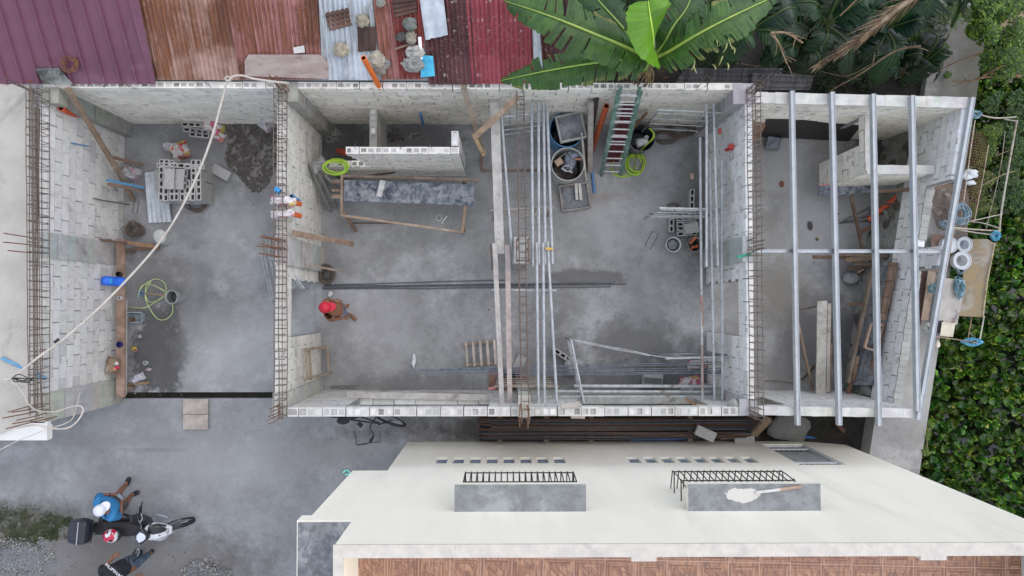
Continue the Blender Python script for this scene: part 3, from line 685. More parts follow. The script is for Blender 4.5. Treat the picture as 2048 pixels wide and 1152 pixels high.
# ------------------------------------------------------------------ hollow blocks
def block_obj(h=.10, cells=3, L_=.40, W_=.20, lay='cells'):
    """hollow block 40 x 20 x 10. lay='cells': cells looking up (bed height W_); lay='flat': big face up"""
    m = MB(); col = (1, 1, 1)
    x0, x1, y0, y1 = -L_/2, L_/2, -h/2, h/2
    m.box(x0, x1, y0, y1, 0, W_, col, skip=(1, 0))
    ws = L_/cells; e = .024
    for z, pit in ((W_, .13), (0, .0)):
        x = x0
        for c in range(cells):
            a = x0+ws*c+.02; b = x0+ws*(c+1)-.02
            m.quad((x, -h/2+e, z), (a, -h/2+e, z), (a, h/2-e, z), (x, h/2-e, z), col)
            x = b
            if pit:
                A = [(a, -h/2+e), (b, -h/2+e), (b, h/2-e), (a, h/2-e)]
                for i in range(4):
                    p, q = A[i], A[(i+1) % 4]
                    m.quad((*p, z), (*q, z), (*q, 0), (*p, 0), (.45, .45, .45))
        m.quad((x, -h/2+e, z), (x1, -h/2+e, z), (x1, h/2-e, z), (x, h/2-e, z), col)
        m.quad((x0, -h/2, z), (x1, -h/2, z), (x1, -h/2+e, z), (x0, -h/2+e, z), col)
        m.quad((x0, h/2-e, z), (x1, h/2-e, z), (x1, h/2, z), (x0, h/2, z), col)
    return m
M_hb = pmat('hollow_block', (.42, .42, .40), (.34, .34, .325), 16, (.26, .26, .25), 4, (.55, .75), bump=.5, bscale=90, tint=True)
HB = tag(block_obj().build('hollow_block', M_hb, origin=(0, 0, 0)), 'x', 'hollow block')
HBF = [True]
def hb(label, loc, rz=0, tilt=None, group=None):
    "tilt: None cells up; 'flat' lies on its big face"
    q = Quaternion((0, 0, 1), rz)
    if tilt == 'flat': q = q @ Quaternion((1, 0, 0), R(90)); loc = Vector(loc)+Vector((0, 0, .05))-(q @ Vector((0, 0, .1)))
    elif isinstance(tilt, Quaternion): q = q @ tilt
    if HBF[0]:
        HBF[0] = False; place(HB, loc, rot=q); HB['label'] = label
        if group: HB['group'] = group
        return HB
    o = HB.copy(); COL.objects.link(o); place(o, loc, rot=q); o['label'] = label; o['kind'] = 'thing'; o['category'] = 'hollow block'
    if group: o['group'] = group
    elif 'group' in o: del o['group']
    return o
# the big pile in the left room: rows of blocks standing cells-up, three high
g_ = 'hollow blocks piled in the left room'
cx = P(366, 392, .4); 
def pl(u, v, z): return P(u, v, z)
k = 0
top = .6
for row, (u, v) in enumerate([(326, 388), (336, 388), (346, 388), (355, 388), (323, 373), (365, 366), (366, 380), (393, 373), (394, 385), (368, 340), (382, 338), (389, 346), (330, 338), (352, 333)]):
    pass
names = ['nearest the corrugated sheet', 'second from the corrugated sheet', 'third from the corrugated sheet', 'left of the green glove', 'under the green glove', 'right of the grey cloth', 'right end', 'far right end']
cols_u = [322, 332.5, 343, 353.5, 364, 375, 386, 397]
for lay_ in range(3):
    for c_, u in enumerate(cols_u):
        q = P(u, 381, top); z = lay_*.2
        for r_ in range(2):
            if lay_ < 2 and 0 < c_ < 7 and r_ == 1: continue
            lay_n = ['bottom', 'middle', 'top'][lay_]
            if lay_ == 2 and r_ == 1 and c_ in (3, 4, 5): continue
            hb('hollow block, %s layer of the left pile, %s row, %s' % (lay_n, 'front' if r_ == 0 else 'back', names[c_]),
               (q.x+rnd(-.006, .006), q.y+r_*.41+rnd(-.012, .012), z), R(90)+rnd(-.03, .03), group=g_)
for c_, (u, v) in enumerate([(334, 330), (362, 331), (388, 333)]):
    q = P(u, v, .6); hb(['hollow block at the back left edge of the pile, set crosswise', 'hollow block at the back middle of the pile, set crosswise', 'hollow block at the back right edge of the pile, set crosswise'][c_], (q.x, q.y, .4), rnd(-.05, .05), group=g_)
q = P(337, 357, .72); hb('pale block lying flat on top of the pile', (q.x, q.y, .60), R(88), 'flat'); q = P(346, 358, .65)
hb('second flat block beneath the pale one on the pile', (q.x+.05, q.y, .60-.0), R(86), Quaternion((1, 0, 0), R(75)))
q = P(318, 358, .3); hb('grey block lying flat partly over the corrugated sheet', (q.x, q.y, .16), R(90), 'flat')
q = P(445, 346, 0); hb('lone block lying flat beside the sand heap', (q.x, q.y, 0), R(-30), 'flat')
for c_, (u, v, rz, z) in enumerate([(383, 249, -3, 0), (386, 261, -9, 0), (398, 270, -6, 0), (398, 262, -8, 0)]):
    q = P(u, v, .2); hb(['upper loose block left of the pink-topped cement sack', 'middle loose block left of the pink-topped cement sack', 'lowest loose block left of the pink-topped cement sack', 'loose block wedged behind the middle one by the cement sack'][c_], (q.x, q.y, z-.001*c_ if z else .0), R(rz), group='loose blocks by the cement sack')
q = P(1126, 711, .2); hb('lone hollow block standing cells-up left of the mortar lump', (q.x, q.y, .02), R(-33))
for c_, (u, v, rz) in enumerate([(1306, 758, -4), (1304, 765, -5)]):
    q = P(u, v, .1); hb(['upper of two blocks lying side by side near the front pipes', 'lower of two blocks lying side by side near the front pipes'][c_], (q.x, q.y, .02+.0*c_), R(rz), 'flat')
rg = 'loose blocks at the right wall'
for c_, (u, v, rz) in enumerate([(1372, 427, 0), (1372, 437, 2), (1373, 448, 3), (1374, 467, 4), (1343, 445, 88), (1384, 398, 88), (1374, 457, 0)]):
    q = P(u, v, .2); hb(['topmost block of the small stack under the right frame', 'second block of the small stack under the right frame', 'third block of the small stack under the right frame', 'lowest block of the small stack, by the red-tool bucket',
      'block standing crosswise left of the small stack', 'single block standing above the right frame', 'block under the flat grey slab piece of the small stack'][c_], (q.x, q.y, .02), R(rz), group=rg)
q = P(1383, 456, .3); m = MB(); m.beam((q.x-.13, q.y-.02, .26), (q.x+.14, q.y+.02, .30), .21, .05, wob=.01); single(m, 'broken_block', M_hb, 'broken flat block piece on the small stack by the buckets', 'broken block')
# two flat bricks in partition corner
for c_, (u, v) in enumerate([(636, 244), (628, 285)]):
    q = P(u, v, .2); hb(['dusty block in the dark corner behind the partition', 'block lying by the low partition in the dark corner'][c_], (q.x, q.y, .02), R(80), 'flat')

# ------------------------------------------------------------------ sacks, bags, cloth
def sack_mat(name, base, c2, c3, sc_=5):
    return pmat(name, base, c2, sc_, c3, 3.5, (.52, .58), rough=.7, bump=.4, bscale=12, tint=True, bdist=.03)
def stripe_mat(name, base, accent, accent2, sc_=2.3, rot=0):
    m, nt, b = nodes(name); v = coords(nt, (1, 1, 1), rot)
    n1 = ramp(nt, noise(nt, v, 4.2, 2, .4), .52, .55); n2 = ramp(nt, noise(nt, v, 6.5, 2, .4, .4), .60, .63)
    c = mixc(nt, n1, base, accent); c = mixc(nt, n2, c, accent2); c = mixc(nt, ramp(nt, noise(nt, v, 15, 4, .6), .5, .7), c, (.42, .41, .40))
    L(nt, c, b.inputs['Base Color']); b.inputs['Roughness'].default_value = .55
    bn = N(nt, 'ShaderNodeBump'); bn.inputs['Strength'].default_value = .5; bn.inputs['Distance'].default_value = .03
    L(nt, noise(nt, v, 9, 4, .6), bn.inputs['Height']); L(nt, bn.outputs[0], b.inputs['Normal']); return m
M_sackp = stripe_mat('pink_white_sack', (.62, .58, .57), (.50, .10, .16), (.50, .42, .10))
M_sackr = stripe_mat('red_white_sack', (.60, .57, .54), (.52, .06, .08), (.50, .42, .08))
M_sackg = stripe_mat('clear_plastic', (.52, .53, .54), (.45, .28, .32), (.30, .30, .31))
def sack(label, u, v, w_, l_, h_, rz, mat, z=0, seed=1, full=.8, cat='cement sack', name='cement_sack', amp=.14):
    "pillow-shaped paper sack with crimped ends"
    m = MB(); c = P(u, v, z); n, k = 14, 12
    mt = Matrix.Rotation(rz, 3, 'Z')
    def pt(i, j, s):
        x = (i/n-.5)*2; y = (j/k-.5)*2
        f = (1-abs(x)**3.2)*(1-abs(y)**3.2); f = max(f, 0)**.5
        q = Vector((x*l_/2*(1-.04*abs(y)), y*w_/2*(1-.08*(1-abs(x))), (h_ if s > 0 else .0)*f*full+.012))
        nz = mnoise.noise(Vector((x*2.2+seed*5, y*2.2, s)))
        if s > 0: q.z += h_*f*nz*.7+.02*mnoise.noise(Vector((x*7, y*7, seed)))*f
        q.x += .05*mnoise.noise(Vector((y*2, seed, 1)))*amp*5; q.y += .05*mnoise.noise(Vector((x*2, seed, 9)))*amp*5
        return c+mt @ q
    for s in (1, -1):
        i0 = len(m.v)
        for i in range(n+1):
            for j in range(k+1): m.v.append(pt(i, j, s))
        for i in range(n):
            for j in range(k):
                a = i0+i*(k+1)+j; f = (a, a+k+1, a+k+2, a+1)
                m.face(f if s > 0 else f[::-1])
    return single(m, name, mat, label, cat, smooth='all')
sack('pink-topped white cement sack propped on the loose blocks', 425, 257, .32, .52, .22, R(-20), M_sackp, 0, 3)
sack('dirty white sack end pushed under the pink-topped one', 437, 272, .2, .30, .14, R(-30), M_sackp, 0, 8)
sack('crumpled red-and-white cement sack behind the block pile', 362, 302, .38, .36, .22, R(20), M_sackr, 0, 5)
sack('small red scrap of sack beside the block pile', 350, 324, .10, .24, .08, R(10), M_sackr, 0, 15)
sack('crumpled clear plastic bag left of the red sack', 341, 295, .22, .20, .16, R(60), M_sackg, 0, 6, name='plastic_bag', cat='plastic bag')
sack('grey-pink dusty sack standing at the left wall board', 268, 347, .30, .32, .28, R(-25), M_sackg, 0, 7)
sack('empty pink sack near the rebar cage at the sand heap', 534, 251, .26, .32, .2, R(-40), M_sackg, 0, 9)
sack('pink and white bag full of mortar near the front right corner', 1381, 768, .34, .44, .26, R(10), M_sackp, .02, 11)
sack('second crumpled pink bag under the right front frame', 1395, 729, .2, .42, .18, R(5), M_sackp, .02, 12)
sack('white and pink sack draped over the cream wall, upper one', 567, 402, .16, .44, .10, R(-6), M_sackp, T+.16, 13, cat='draped sack')
sack('white and pink sack draped over the cream wall, lower one', 565, 428, .13, .40, .09, R(4), M_sackp, T+.14, 14, cat='draped sack')
M_or = pmat('orange_pvc', (.62, .13, .03), (.52, .10, .03), 9, rough=.4, bump=.03, tint=True)
M_blpipe = pmat('blue_pvc', (.05, .17, .36), (.10, .24, .42), 9, rough=.45, bump=.03, tint=True)
for (a, b, z, l) in [((583, 404), (600, 408), T+.10, 'orange pipe stub by the upper draped sack'), ((580, 426), (600, 432), T+.05, 'orange pipe stub by the lower draped sack')]:
    m = MB(); m.tube([P(*a, z), P(*b, z-.3)], .045, 14, hollow=1); single(m, 'pipe_stub', M_or, l, 'pipe stub', smooth=True)
m = MB(); m.tube([P(550, 378, T+.2), P(560, 384, T+.2)], .05, 12, hollow=1, col=(.4, 1.4, 1.6)); single(m, 'blue_cup', M_blpipe, 'turquoise plastic cup hung on the wall cage above the draped sacks', 'cup', smooth=True)
m = MB(); m.tube([P(583, 392, T+.04), P(598, 402, T-.2)], .035, 12, hollow=1); single(m, 'pipe_stub', M_blpipe, 'blue pipe stub above the orange ones on the cream wall', 'pipe stub', smooth=True)
m = MB(); m.tube([P(727, 116, 3.35), P(760, 176, 2.25)], .045, 16, hollow=1, col=(1.25, 1.35, .8)); single(m, 'orange_pipe', M_or, 'bright orange plastic pipe standing up at the back wall', 'pipe', smooth=True)
m = MB(); m.tube([P(122, 216, T-.2), P(158, 234, 1.4)], .055, 14, hollow=1, col=(1.1, .8, .9)); single(m, 'orange_pipe', M_or, 'orange pipe wedged in the far-left back corner', 'pipe', smooth=True)
m = MB(); m.tube([P(678, 302, .6), P(696, 306, .95)], .06, 12, hollow=1, col=(.6, .25, .25)); single(m, 'orange_pipe', M_or, 'dark red pipe stub at the stepped end of the partition', 'pipe', smooth=True)
m = MB(); m.tube([P(1213, 212, 1.9), P(1184, 300, .05)], .055, 14, hollow=1, col=(.72, .7, .8)); single(m, 'orange_pipe', M_or, 'dull orange-brown pipe leaning left of the ladder', 'pipe', smooth=True)
m = MB(); m.tube([P(1183, 333, .05), P(1189, 386, .05)], .028, 12, col=(1, 1, 1.1)); single(m, 'blue_pipe', M_blpipe, 'blue pipe lying on the floor below the leaning timbers', 'pipe', smooth=True)
m = MB(); m.tube([P(841, 228, 1.0), P(847, 250, .4)], .028, 12); single(m, 'blue_pipe', M_blpipe, 'short blue pipe stub at the back wall behind the partition', 'pipe', smooth=True)
m = MB(); m.tube([P(1738, 439, .2), P(1804, 386, .75)], .055, 14, hollow=1, col=(1.0, .8, 1)); single(m, 'orange_pipe', M_or, 'orange-red pipe leaning on the rubble base under the purlins', 'pipe', smooth=True)
m = MB(); m.tube([P(3, 716, zs+.05), P(92, 757, zs-.1)], .03, 10, col=(1.6, 1.5, 1.2)); single(m, 'blue_pipe', M_blpipe, 'faded blue pipe lying on the edge of the beige roof', 'pipe', smooth=True)
m = MB(); m.beam(P(1474, 514, T+.02), P(1502, 508, T+.02), .045, .03); single(m, 'green_tube', pmat('green_plastic', (.02, .30, .18), rough=.5, bump=.03), 'short green tube lying across the white pilaster', 'tube')
m = MB(); m.tube([P(141, 286, 1.8)+Vector((.02, 0, 0)), P(175, 293, 1.2)+Vector((.02, 0, 0))], .012, 8, col=(1, 1.2, 1.3)); single(m, 'blue_strip', M_blpipe, 'light blue strip stuck on the far-left block wall', 'strip')

# ------------------------------------------------------------------ sand and debris
def heap(label, name, u, v, ru, rv, h, mat, seed, cat, kind='stuff', n=40, z=0, rz=0):
    m = MB(); c = P(u, v, z); a_, b_ = ru/97.5, rv/97.5
    for i in range(n+1):
        for j in range(n+1):
            x = (i/n-.5)*2; y = (j/n-.5)*2; r = math.hypot(x, y)
            e = 1+.45*mnoise.noise(Vector((x*1.5, y*1.5, seed)))
            f = max(0, 1-(r/e/.85)**2); hh = h*f*(.6+.6*mnoise.noise(Vector((x*3, y*3, seed+9)))+.35*mnoise.noise(Vector((x*9, y*9, seed)))+.2*mnoise.noise(Vector((x*22, y*22, seed))))
            p = Matrix.Rotation(rz, 3, 'Z') @ Vector((x*a_, y*b_, 0))
            m.v.append(c+p+Vector((0, 0, max(hh, 0)-.012+(.012 if f > 0 else -.02))))
    for i in range(n):
        for j in range(n):
            q = i*(n+1)+j; m.face((q, q+n+1, q+n+2, q+1))
    o = m.build(name, mat, smooth='all')
    return tag(o, label, cat, kind=kind)
M_sand = pmat('dark_wet_sand', (.115, .10, .088), (.06, .052, .045), 12, (.22, .205, .185), 7, (.5, .62), bump=.9, bscale=40, bdist=.03)
heap('dark wet sand spread on the floor beside the cream wall', 'sand_heap', 507, 300, 70, 100, .10, M_sand, 2, 'sand', rz=R(20))
M_debris = pmat('grey_debris', (.20, .19, .175), (.12, .115, .105), 14, (.30, .29, .27), 9, (.5, .6), bump=.9, bscale=50, bdist=.03)
heap('grey rubble dust on the floor in the dark corner behind the partition', 'rubble_dust', 655, 262, 50, 40, .05, M_debris, 5, 'rubble')
heap('dark dust and rubble behind the stepped partition', 'rubble_dust', 800, 270, 70, 22, .05, M_sand, 6, 'rubble')
M_moss = pmat('mossy_dirt', (.045, .055, .025), (.085, .08, .05), 12, (.20, .19, .17), 4, (.5, .65), bump=.9, bscale=60, bdist=.03)
heap('mossy dirt with low weeds at the bottom left corner', 'weedy_dirt', 60, 1055, 130, 50, .035, M_moss, 12, 'weeds', z=-.02)
M_gravel = pmat('grey_gravel', (.38, .39, .39), (.14, .145, .15), 34, (.24, .25, .26), 5, (.5, .62), bump=1.0, bscale=60, bdist=.05)
heap('pile of grey gravel by the bottom edge near the bystander', 'gravel', 410, 1160, 58, 40, .18, M_gravel, 21, 'gravel', z=-.01)
heap('patch of dark gravel in the bottom left corner', 'gravel', 45, 1120, 75, 45, .06, M_gravel, 22, 'gravel', z=-.01)
# pebbles and crumbs over the floors (a mass nobody would count)
m = MB()
for k in range(1500):
    reg = random.choice(((1040, 1420, 560, 780), (640, 980, 600, 780), (1520, 1640, 300, 780), (0, 560, 1020, 1150), (330, 500, 1100, 1150), (300, 550, 240, 420), (260, 400, 620, 790), (650, 900, 240, 345), (0, 160, 1060, 1150), (1650, 1850, 390, 480)))
    u, v = rnd(reg[0], reg[1]), rnd(reg[2], reg[3])
    if mnoise.noise(Vector((u/60, v/60, 3))) < -.05: continue
    r = rnd(.004, .013) if random.random() < .93 else rnd(.013, .024); c = P(u, v, .02 if 590 < u < 1420 and v < 800 else 0)
    g_ = random.choice((.25, .5, .9, 1.2)); i = len(m.v)
    for q in ((1, 0, 0), (0, 1, 0), (-1, 0, 0), (0, -1, 0), (0, 0, .8)): m.v.append(c+Vector((q[0]*r*rnd(.7, 1.3), q[1]*r*rnd(.7, 1.3), q[2]*r)))
    for f in ((0, 1, 4), (1, 2, 4), (2, 3, 4), (3, 0, 4)): m.face([i+x for x in f], (g_, g_, g_*.96))
tag(m.build('pebbles', M_stone, origin=(0, 0, 0)), 'crumbs of mortar and small pebbles strewn over the concrete floors', 'pebbles', kind='stuff')
m = MB()   # gravel stones on the piles
for k in range(2600):
    if k % 2: an = rnd(0, 6.28); rr = math.sqrt(rnd(0, 1)); u, v = 412+58*rr*math.cos(an), 1160+42*rr*math.sin(an); z = .10*(1-rr)
    else: u, v = rnd(-20, 110), rnd(1075, 1165); z = .015
    if k % 2 == 0 and mnoise.noise(Vector((u/25, v/25, 7))) < 0: continue
    r = rnd(.007, .02); c = P(u, v, max(0, z)); g_ = random.choice((.5, .8, 1.2, 1.6)); i = len(m.v)
    for q in ((1, 0, 0), (0, 1, 0), (-1, 0, 0), (0, -1, 0), (0, 0, 1)): m.v.append(c+Vector((q[0]*r*rnd(.7, 1.3), q[1]*r*rnd(.7, 1.3), q[2]*r)))
    for f in ((0, 1, 4), (1, 2, 4), (2, 3, 4), (3, 0, 4)): m.face([i+x for x in f], (g_, g_*1.02, g_*1.03))
tag(m.build('gravel', M_stone, origin=(0, 0, 0)), 'loose angular gravel stones scattered near the bottom edge', 'gravel', kind='stuff')

# ------------------------------------------------------------------ containers
M_gplast = pmat('grey_plastic', (.40, .42, .42), (.30, .32, .32), 6, rough=.55, bump=.1, tint=True)
def bucket(label, u, v, r0, r1, h, z=0, mat=None, fill=None, fh=.6, tone=(1, 1, 1), name='bucket', cat='bucket', handle=True, tool=None, lean=(0, 0)):
    c = P(u, v, z+h); c.z = z; c -= Vector((lean[0], lean[1], 0))
    t = thing(name, label, cat, c)
    rot = Vector((lean[0], lean[1], h)).to_track_quat('Z', 'Y').to_matrix() if lean != (0, 0) else None
    m = MB(); d = tuple(x*.45 for x in tone)
    m.lathe([(r0, 0), (r1, h*.93), (r1+.008, h*.93), (r1+.010, h), (r1-.006, h), (r1-.012, h*.9), (r0-.008, .02), (0.0001, .02)], c, 26, rot=rot,
            cols=[tone, tone, tone, tone, tone, d, d])
    m.build('shell', mat or M_gplast, t, smooth=True)
    if fill:
        m = MB(); rf = r0+(r1-r0)*fh-.012
        m.lathe([(rf, h*fh-.02), (rf*.7, h*fh+.006), (rf*.3, h*fh-.004), (.0001, h*fh+.004)], c, 20, rot=rot); m.build('filling', fill, t, smooth='all')
    if handle:
        m = MB(); pts = [c+Vector((r1*math.cos(a), r1*math.sin(a)*1.0, h*.92+.0-.05*math.sin(a*1.0))) for a in [math.pi*i/10 for i in range(11)]]
        pts = [p+Vector((0, .02, -.06*math.sin(math.pi*i/10))) for i, p in enumerate(pts)]
        m.tube(pts, .004, 6); m.build('handle', M_greybar, t, smooth=True)
    return t
M_wetmortar = pmat('wet_mortar', (.21, .225, .235), (.15, .16, .17), 12, rough=.5, bump=.7, bscale=14, bdist=.03)
M_darkwater = pmat('dark_water', (.04, .045, .05), (.06, .065, .07), 5, rough=.08, bump=.0)
bucket('white-rimmed bucket filled with grey mortar', 1347, 489, .11, .145, .28, .02, tone=(1.5, 1.5, 1.5), fill=M_wetmortar, fh=.75)
b_ = bucket('dark bucket holding red-handled tools', 1390, 489, .11, .145, .28, .02, tone=(.7, .62, .6), fill=M_darkwater, fh=.2)
for (u0, v0, u1, v1, z, w_) in [(1379, 487, 1393, 473, .24, .05), (1381, 498, 1388, 493, .22, .045), (1390, 494, 1396, 491, .22, .05)]:
    m = MB(); m.beam(P(u0, v0, z), P(u1, v1, z+.05), w_, .035, col=(.8, 1, 1)); m.build('tool_handle', M_or, b_)
bk = bucket('grey pail of dark water with a hose looped round it', 342, 594, .10, .13, .34, 0, tone=(.85, .85, .82), fill=M_darkwater, fh=.6, lean=(-.06, 0))
UB = bucket('speckled upturned pale bucket at the dark bench end', 320, 475, .135, .11, .28, 0, tone=(1.15, 1.15, 1.1), fill=None, fh=.5, handle=False, name='bucket')
m = MB(); q = P(320, 472, .283); m.lathe([(.128, -.003), (.128, .012), (.0001, .018)], (q.x, q.y, .283), 24, col=(1.25, 1.25, 1.18)); m.build('base_disc', M_gplast, UB, smooth=True)
bucket('white open pail lying under the last purlin by the front wall', 1734, 784, .115, .14, .30, .08, tone=(1.6, 1.65, 1.55), fill=None, handle=False, lean=(.09, -.02))
DR = [.29, .31]
dr = bucket('large off-white open drum full of tools and rags', 1136, 328, .27, .32, .80, .02, tone=(1.3, 1.28, 1.18), name='drum', cat='drum', handle=False, fill=M_sand, fh=.45)
for i, (u0, v0, u1, v1, z, w_, col) in enumerate([(1112, 328, 1124, 320, .6, .13, (.62, .45, .33)), (1150, 318, 1164, 319, .66, .035, (.55, .25, .18)), (1123, 337, 1145, 345, .5, .03, (.8, .8, .8)), (1118, 316, 1132, 306, .6, .03, (.2, .2, .2))]):
    m = MB(); m.beam(P(u0, v0, z), P(u1, v1, z+.06), w_, .035, col=tuple(x*1.0 for x in col)); m.build('tool', M_matte, dr)
m = MB(); m.blob(P(1139, 322, .55), .16, .8, 1.2, .6, 3, .5, 16, (.25, .28, .33), 2.2); m.blob(P(1148, 310, .62), .10, 1.2, .7, .5, 4, .5, 14, (.32, .35, .42), 2.2); m.build('rag', M_matte, dr, smooth='all')
m = MB(); m.tube([P(1134+9*math.cos(a), 337+6*math.sin(a), .62) for a in [x*.52 for x in range(12)]], .008, 6, closed=True, col=(.85, .85, .85)); m.build('tape_ring', M_matte, dr)
bd = bucket('big blue open drum standing under the mixing tray', 1134, 259, .30, .335, .85, .02, mat=M_blpipe, tone=(.9, 1.0, .9), name='drum', cat='drum', handle=False, fill=M_darkwater, fh=.3)
bucket('black open tub beside the ladder with a hose on its rim', 1283, 275, .24, .275, .55, .02, tone=(.28, .28, .30), name='drum', cat='tub', handle=False, fill=M_darkwater, fh=.25)
sack('clear plastic bag with blue print stuffed in the black tub', 1284, 284, .18, .26, .12, R(20), M_sackg, .44, 31, name='plastic_bag', cat='plastic bag')
m = MB(); q = P(1293, 275, .6); m.lathe([(.04, 0), (.04, .03), (.012, .03), (.012, .0)], q, 14, col=(.9, .9, .85)); single(m, 'pipe_flange', M_gplast, 'small round flange on the rim of the black tub', 'flange', smooth=True)
def tray(label, u, v, w_, l_, z, rz, mat_in, frame_tone=(1.1, 1.05, 1.0), hgt=.10, cat='mixing tray'):
    c = P(u, v, z); t = thing('mixing_tray', label, cat, c); mt = Matrix.Rotation(rz, 3, 'Z')
    def pt(x, y, zz): return c+mt @ Vector((x, y, zz))
    for (x0, y0, x1, y1) in ((-w_, -l_, w_, -l_), (w_, -l_, w_, l_), (w_, l_, -w_, l_), (-w_, l_, -w_, -l_)):
        m = MB(); m.beam(pt(x0/2, y0/2, hgt/2), pt(x1/2*.96, y1/2*.96, hgt/2), .03, hgt, col=frame_tone, wob=.003); m.build('side_board', M_greywood, t)
    m = MB(); n = 14
    for i in range(n+1):
        for j in range(n+1):
            x, y = (i/n-.5)*w_*.96, (j/n-.5)*l_*.96
            m.v.append(pt(x, y, .035+.05*mnoise.noise(Vector((x*5, y*5, u)))+.02*mnoise.noise(Vector((x*16, y*16, u)))))
    for i in range(n):
        for j in range(n): q = i*(n+1)+j; m.face((q, q+n+1, q+n+2, q+1))
    m.build('mortar_fill', mat_in, t, smooth='all'); return t
tray('square wooden mixing tray caked with cement, resting on the blue drum', 1141, 256, .50, .50, .89, R(11), pmat('dry_cement', (.30, .31, .32), (.20, .21, .23), 6, (.14, .145, .16), 3, (.5, .6), bump=.7, bscale=14, bdist=.03), (1.15, 1.15, 1.1))
tr = tray('square wooden mixing tray of wet mortar on the floor', 1149, 395, .58, .52, .02, R(7), M_wetmortar, (.85, .8, .75))
for k, (u0, u1) in enumerate([(1152, 1154), (1159, 1162)]):
    plank(['left white batten laid in the floor mixing tray', 'right white batten laid in the floor mixing tray'][k], P(u0, 367, .13), P(u1, 400, .13), .055, .03, M_greywood, tone=(1.7, 1.7, 1.65), name='batten', cat='batten')
tb = thing('plastic_tub', 'grey rectangular plastic tub beside the bench', 'tub', P(268, 635, 0))
m = MB(); c = P(267, 635, .18); c.z = 0; w_, l_ = .155, .10
m.hexa([c+Vector(q) for q in ((-w_+.02, -l_+.02, 0), (w_-.02, -l_+.02, 0), (w_-.02, l_-.02, 0), (-w_+.02, l_-.02, 0), (-w_, -l_, .18), (w_, -l_, .18), (w_, l_, .18), (-w_, l_, .18))], (.9, 1, 1.05), skip=(1,))
m.hexa([c+Vector(q) for q in ((-w_+.03, -l_+.03, .02), (w_-.03, -l_+.03, .02), (w_-.03, l_-.03, .02), (-w_+.03, l_-.03, .02), (-w_+.01, -l_+.01, .175), (w_-.01, -l_+.01, .175), (w_-.01, l_-.01, .175), (-w_+.01, l_-.01, .175))], (.8, .9, 1.0), skip=(1,))
m.build('shell', M_gplast, tb)
m = MB(); q = [c+Vector((x, y, .18)) for x, y in ((-w_, -l_), (w_, -l_), (w_, l_), (-w_, l_))]; m.tube(q, .009, 6, closed=True, col=(1.1, 1.2, 1.25)); m.build('rim', M_gplast, tb)
# bench plank at the far-left wall with the things on it
BN = thing('wall_bench', 'long brown plank bench along the foot of the far-left wall', 'bench', P(240, 640, 0))
m = MB(); m.beam(P(242, 478, .46), P(242, 795, .46), .16, .045, col=(1.1, .86, .74), wob=.003); m.build('seat_plank', M_wood, BN)
m = MB(); m.beam(P(251, 600, .38), P(250, 790, .38), .05, .05, col=(1.2, 1.2, 1.1)); m.build('edge_batten', M_greywood, BN)
for v in (500, 640, 780):
    m = MB(); m.beam(P(244, v, .43)+Vector((0, 0, 0)), P(244, v, .43)*1.0-Vector((0, 0, .41)), .08, .08, col=(.8, .65, .55)); m.build('leg', M_wood, BN)
plank('dark stick projecting left of the bench head', P(180, 477, .9), P(255, 487, .55), .05, .04, tone=(.45, .33, .28))
plank('brown timber crossing from the bench head to the upturned bucket', P(250, 485, .45), P(318, 494, .1), .07, .05, tone=(1.0, .7, .45))
plank('short reddish plank end below the crossing timber', P(265, 498, .1), P(319, 496, .1), .07, .04, tone=(.8, .6, .5))
plank('small orange-brown stick by the white plastic bag', P(256, 769, .08), P(299, 765, .08), .04, .03, tone=(1.1, .85, .55))
jg = thing('water_jug', 'blue water jug lying against the far-left wall on the bench', 'jug', P(225, 562, .55))
m = MB(); a, b = P(203, 561, .85), P(249, 564, .50)
pts = [a.lerp(b, t) for t in (0, .04, .1, .3, .5, .7, .9, .97, 1)]; m.tube(pts, [.03, .075, .09, .092, .09, .092, .09, .08, .05], 16, col=(.35, .75, 1.9))
m.build('body', M_blpipe, jg, smooth=True)
m = MB(); c = a.lerp(b, .45)+Vector((.02, 0, .085)); m.lathe([(.05, 0), (.05, .03), (.03, .035), (.0001, .035)], c, 18, col=(.2, 1.5, 1.5)); m.build('cap', M_blpipe, jg, smooth=True)
m = MB(); m.tube([a.lerp(b, .72)+Vector((0, -.03, .09)), a.lerp(b, .88)+Vector((0, .03, .09))], .012, 6, col=(2, 2, 1.8)); m.build('label_print', M_blpipe, jg)
def cup(label, u, v, r, h, z, col, mat=None, name='cup', cat='cup'):
    m = MB(); q = P(u, v, z+h); q.z = z; d = tuple(x*.5 for x in col)
    m.lathe([(r*.8, 0), (r, h), (r*.88, h), (r*.7, .01), (.0001, .01)], q, 16, cols=[col, col, d, d]); return single(m, name, mat or M_plastic, label, cat, smooth=True)
cup('small white mug standing on the bench plank', 238, 596, .04, .08, .50, (.8, .82, .82)); cup('round dark blue cup on the bench plank', 238, 689, .06, .07, .50, (.02, .03, .22)); cup('black cup on the bench beside the jug', 236, 548, .05, .10, .50, (.04, .035, .03))
cup('tiny white paper cup on the wet floor', 290, 726, .045, .07, 0, (.7, .75, .78))
cb = thing('cardboard_box', 'torn cardboard box with red packets at the wall bench', 'box', P(226, 730, .5))
m = MB(); m.hexa([P(212, 744, .5), P(238, 745, .5), P(237, 718, .5), P(218, 715, .5), P(209, 746, .62), P(235, 748, .62), P(240, 718, .62), P(216, 712, .62)], (.42, .33, .24), skip=(1,)); m.build('carton', M_matte, cb)
for (u, v, col) in ((233, 727, (.7, .66, .62)), (235, 735, (.6, .04, .08)), (229, 738, (.6, .3, .2))):
    m = MB(); m.blob(P(u, v, .6), .045, 1, .8, .6, u, .3, 10, col); m.build('packet', M_matte, cb, smooth='all')
cup('pink sachet cup with yellow lid on the wet floor', 270, 700, .04, .05, .05, (.62, .36, .32)); 
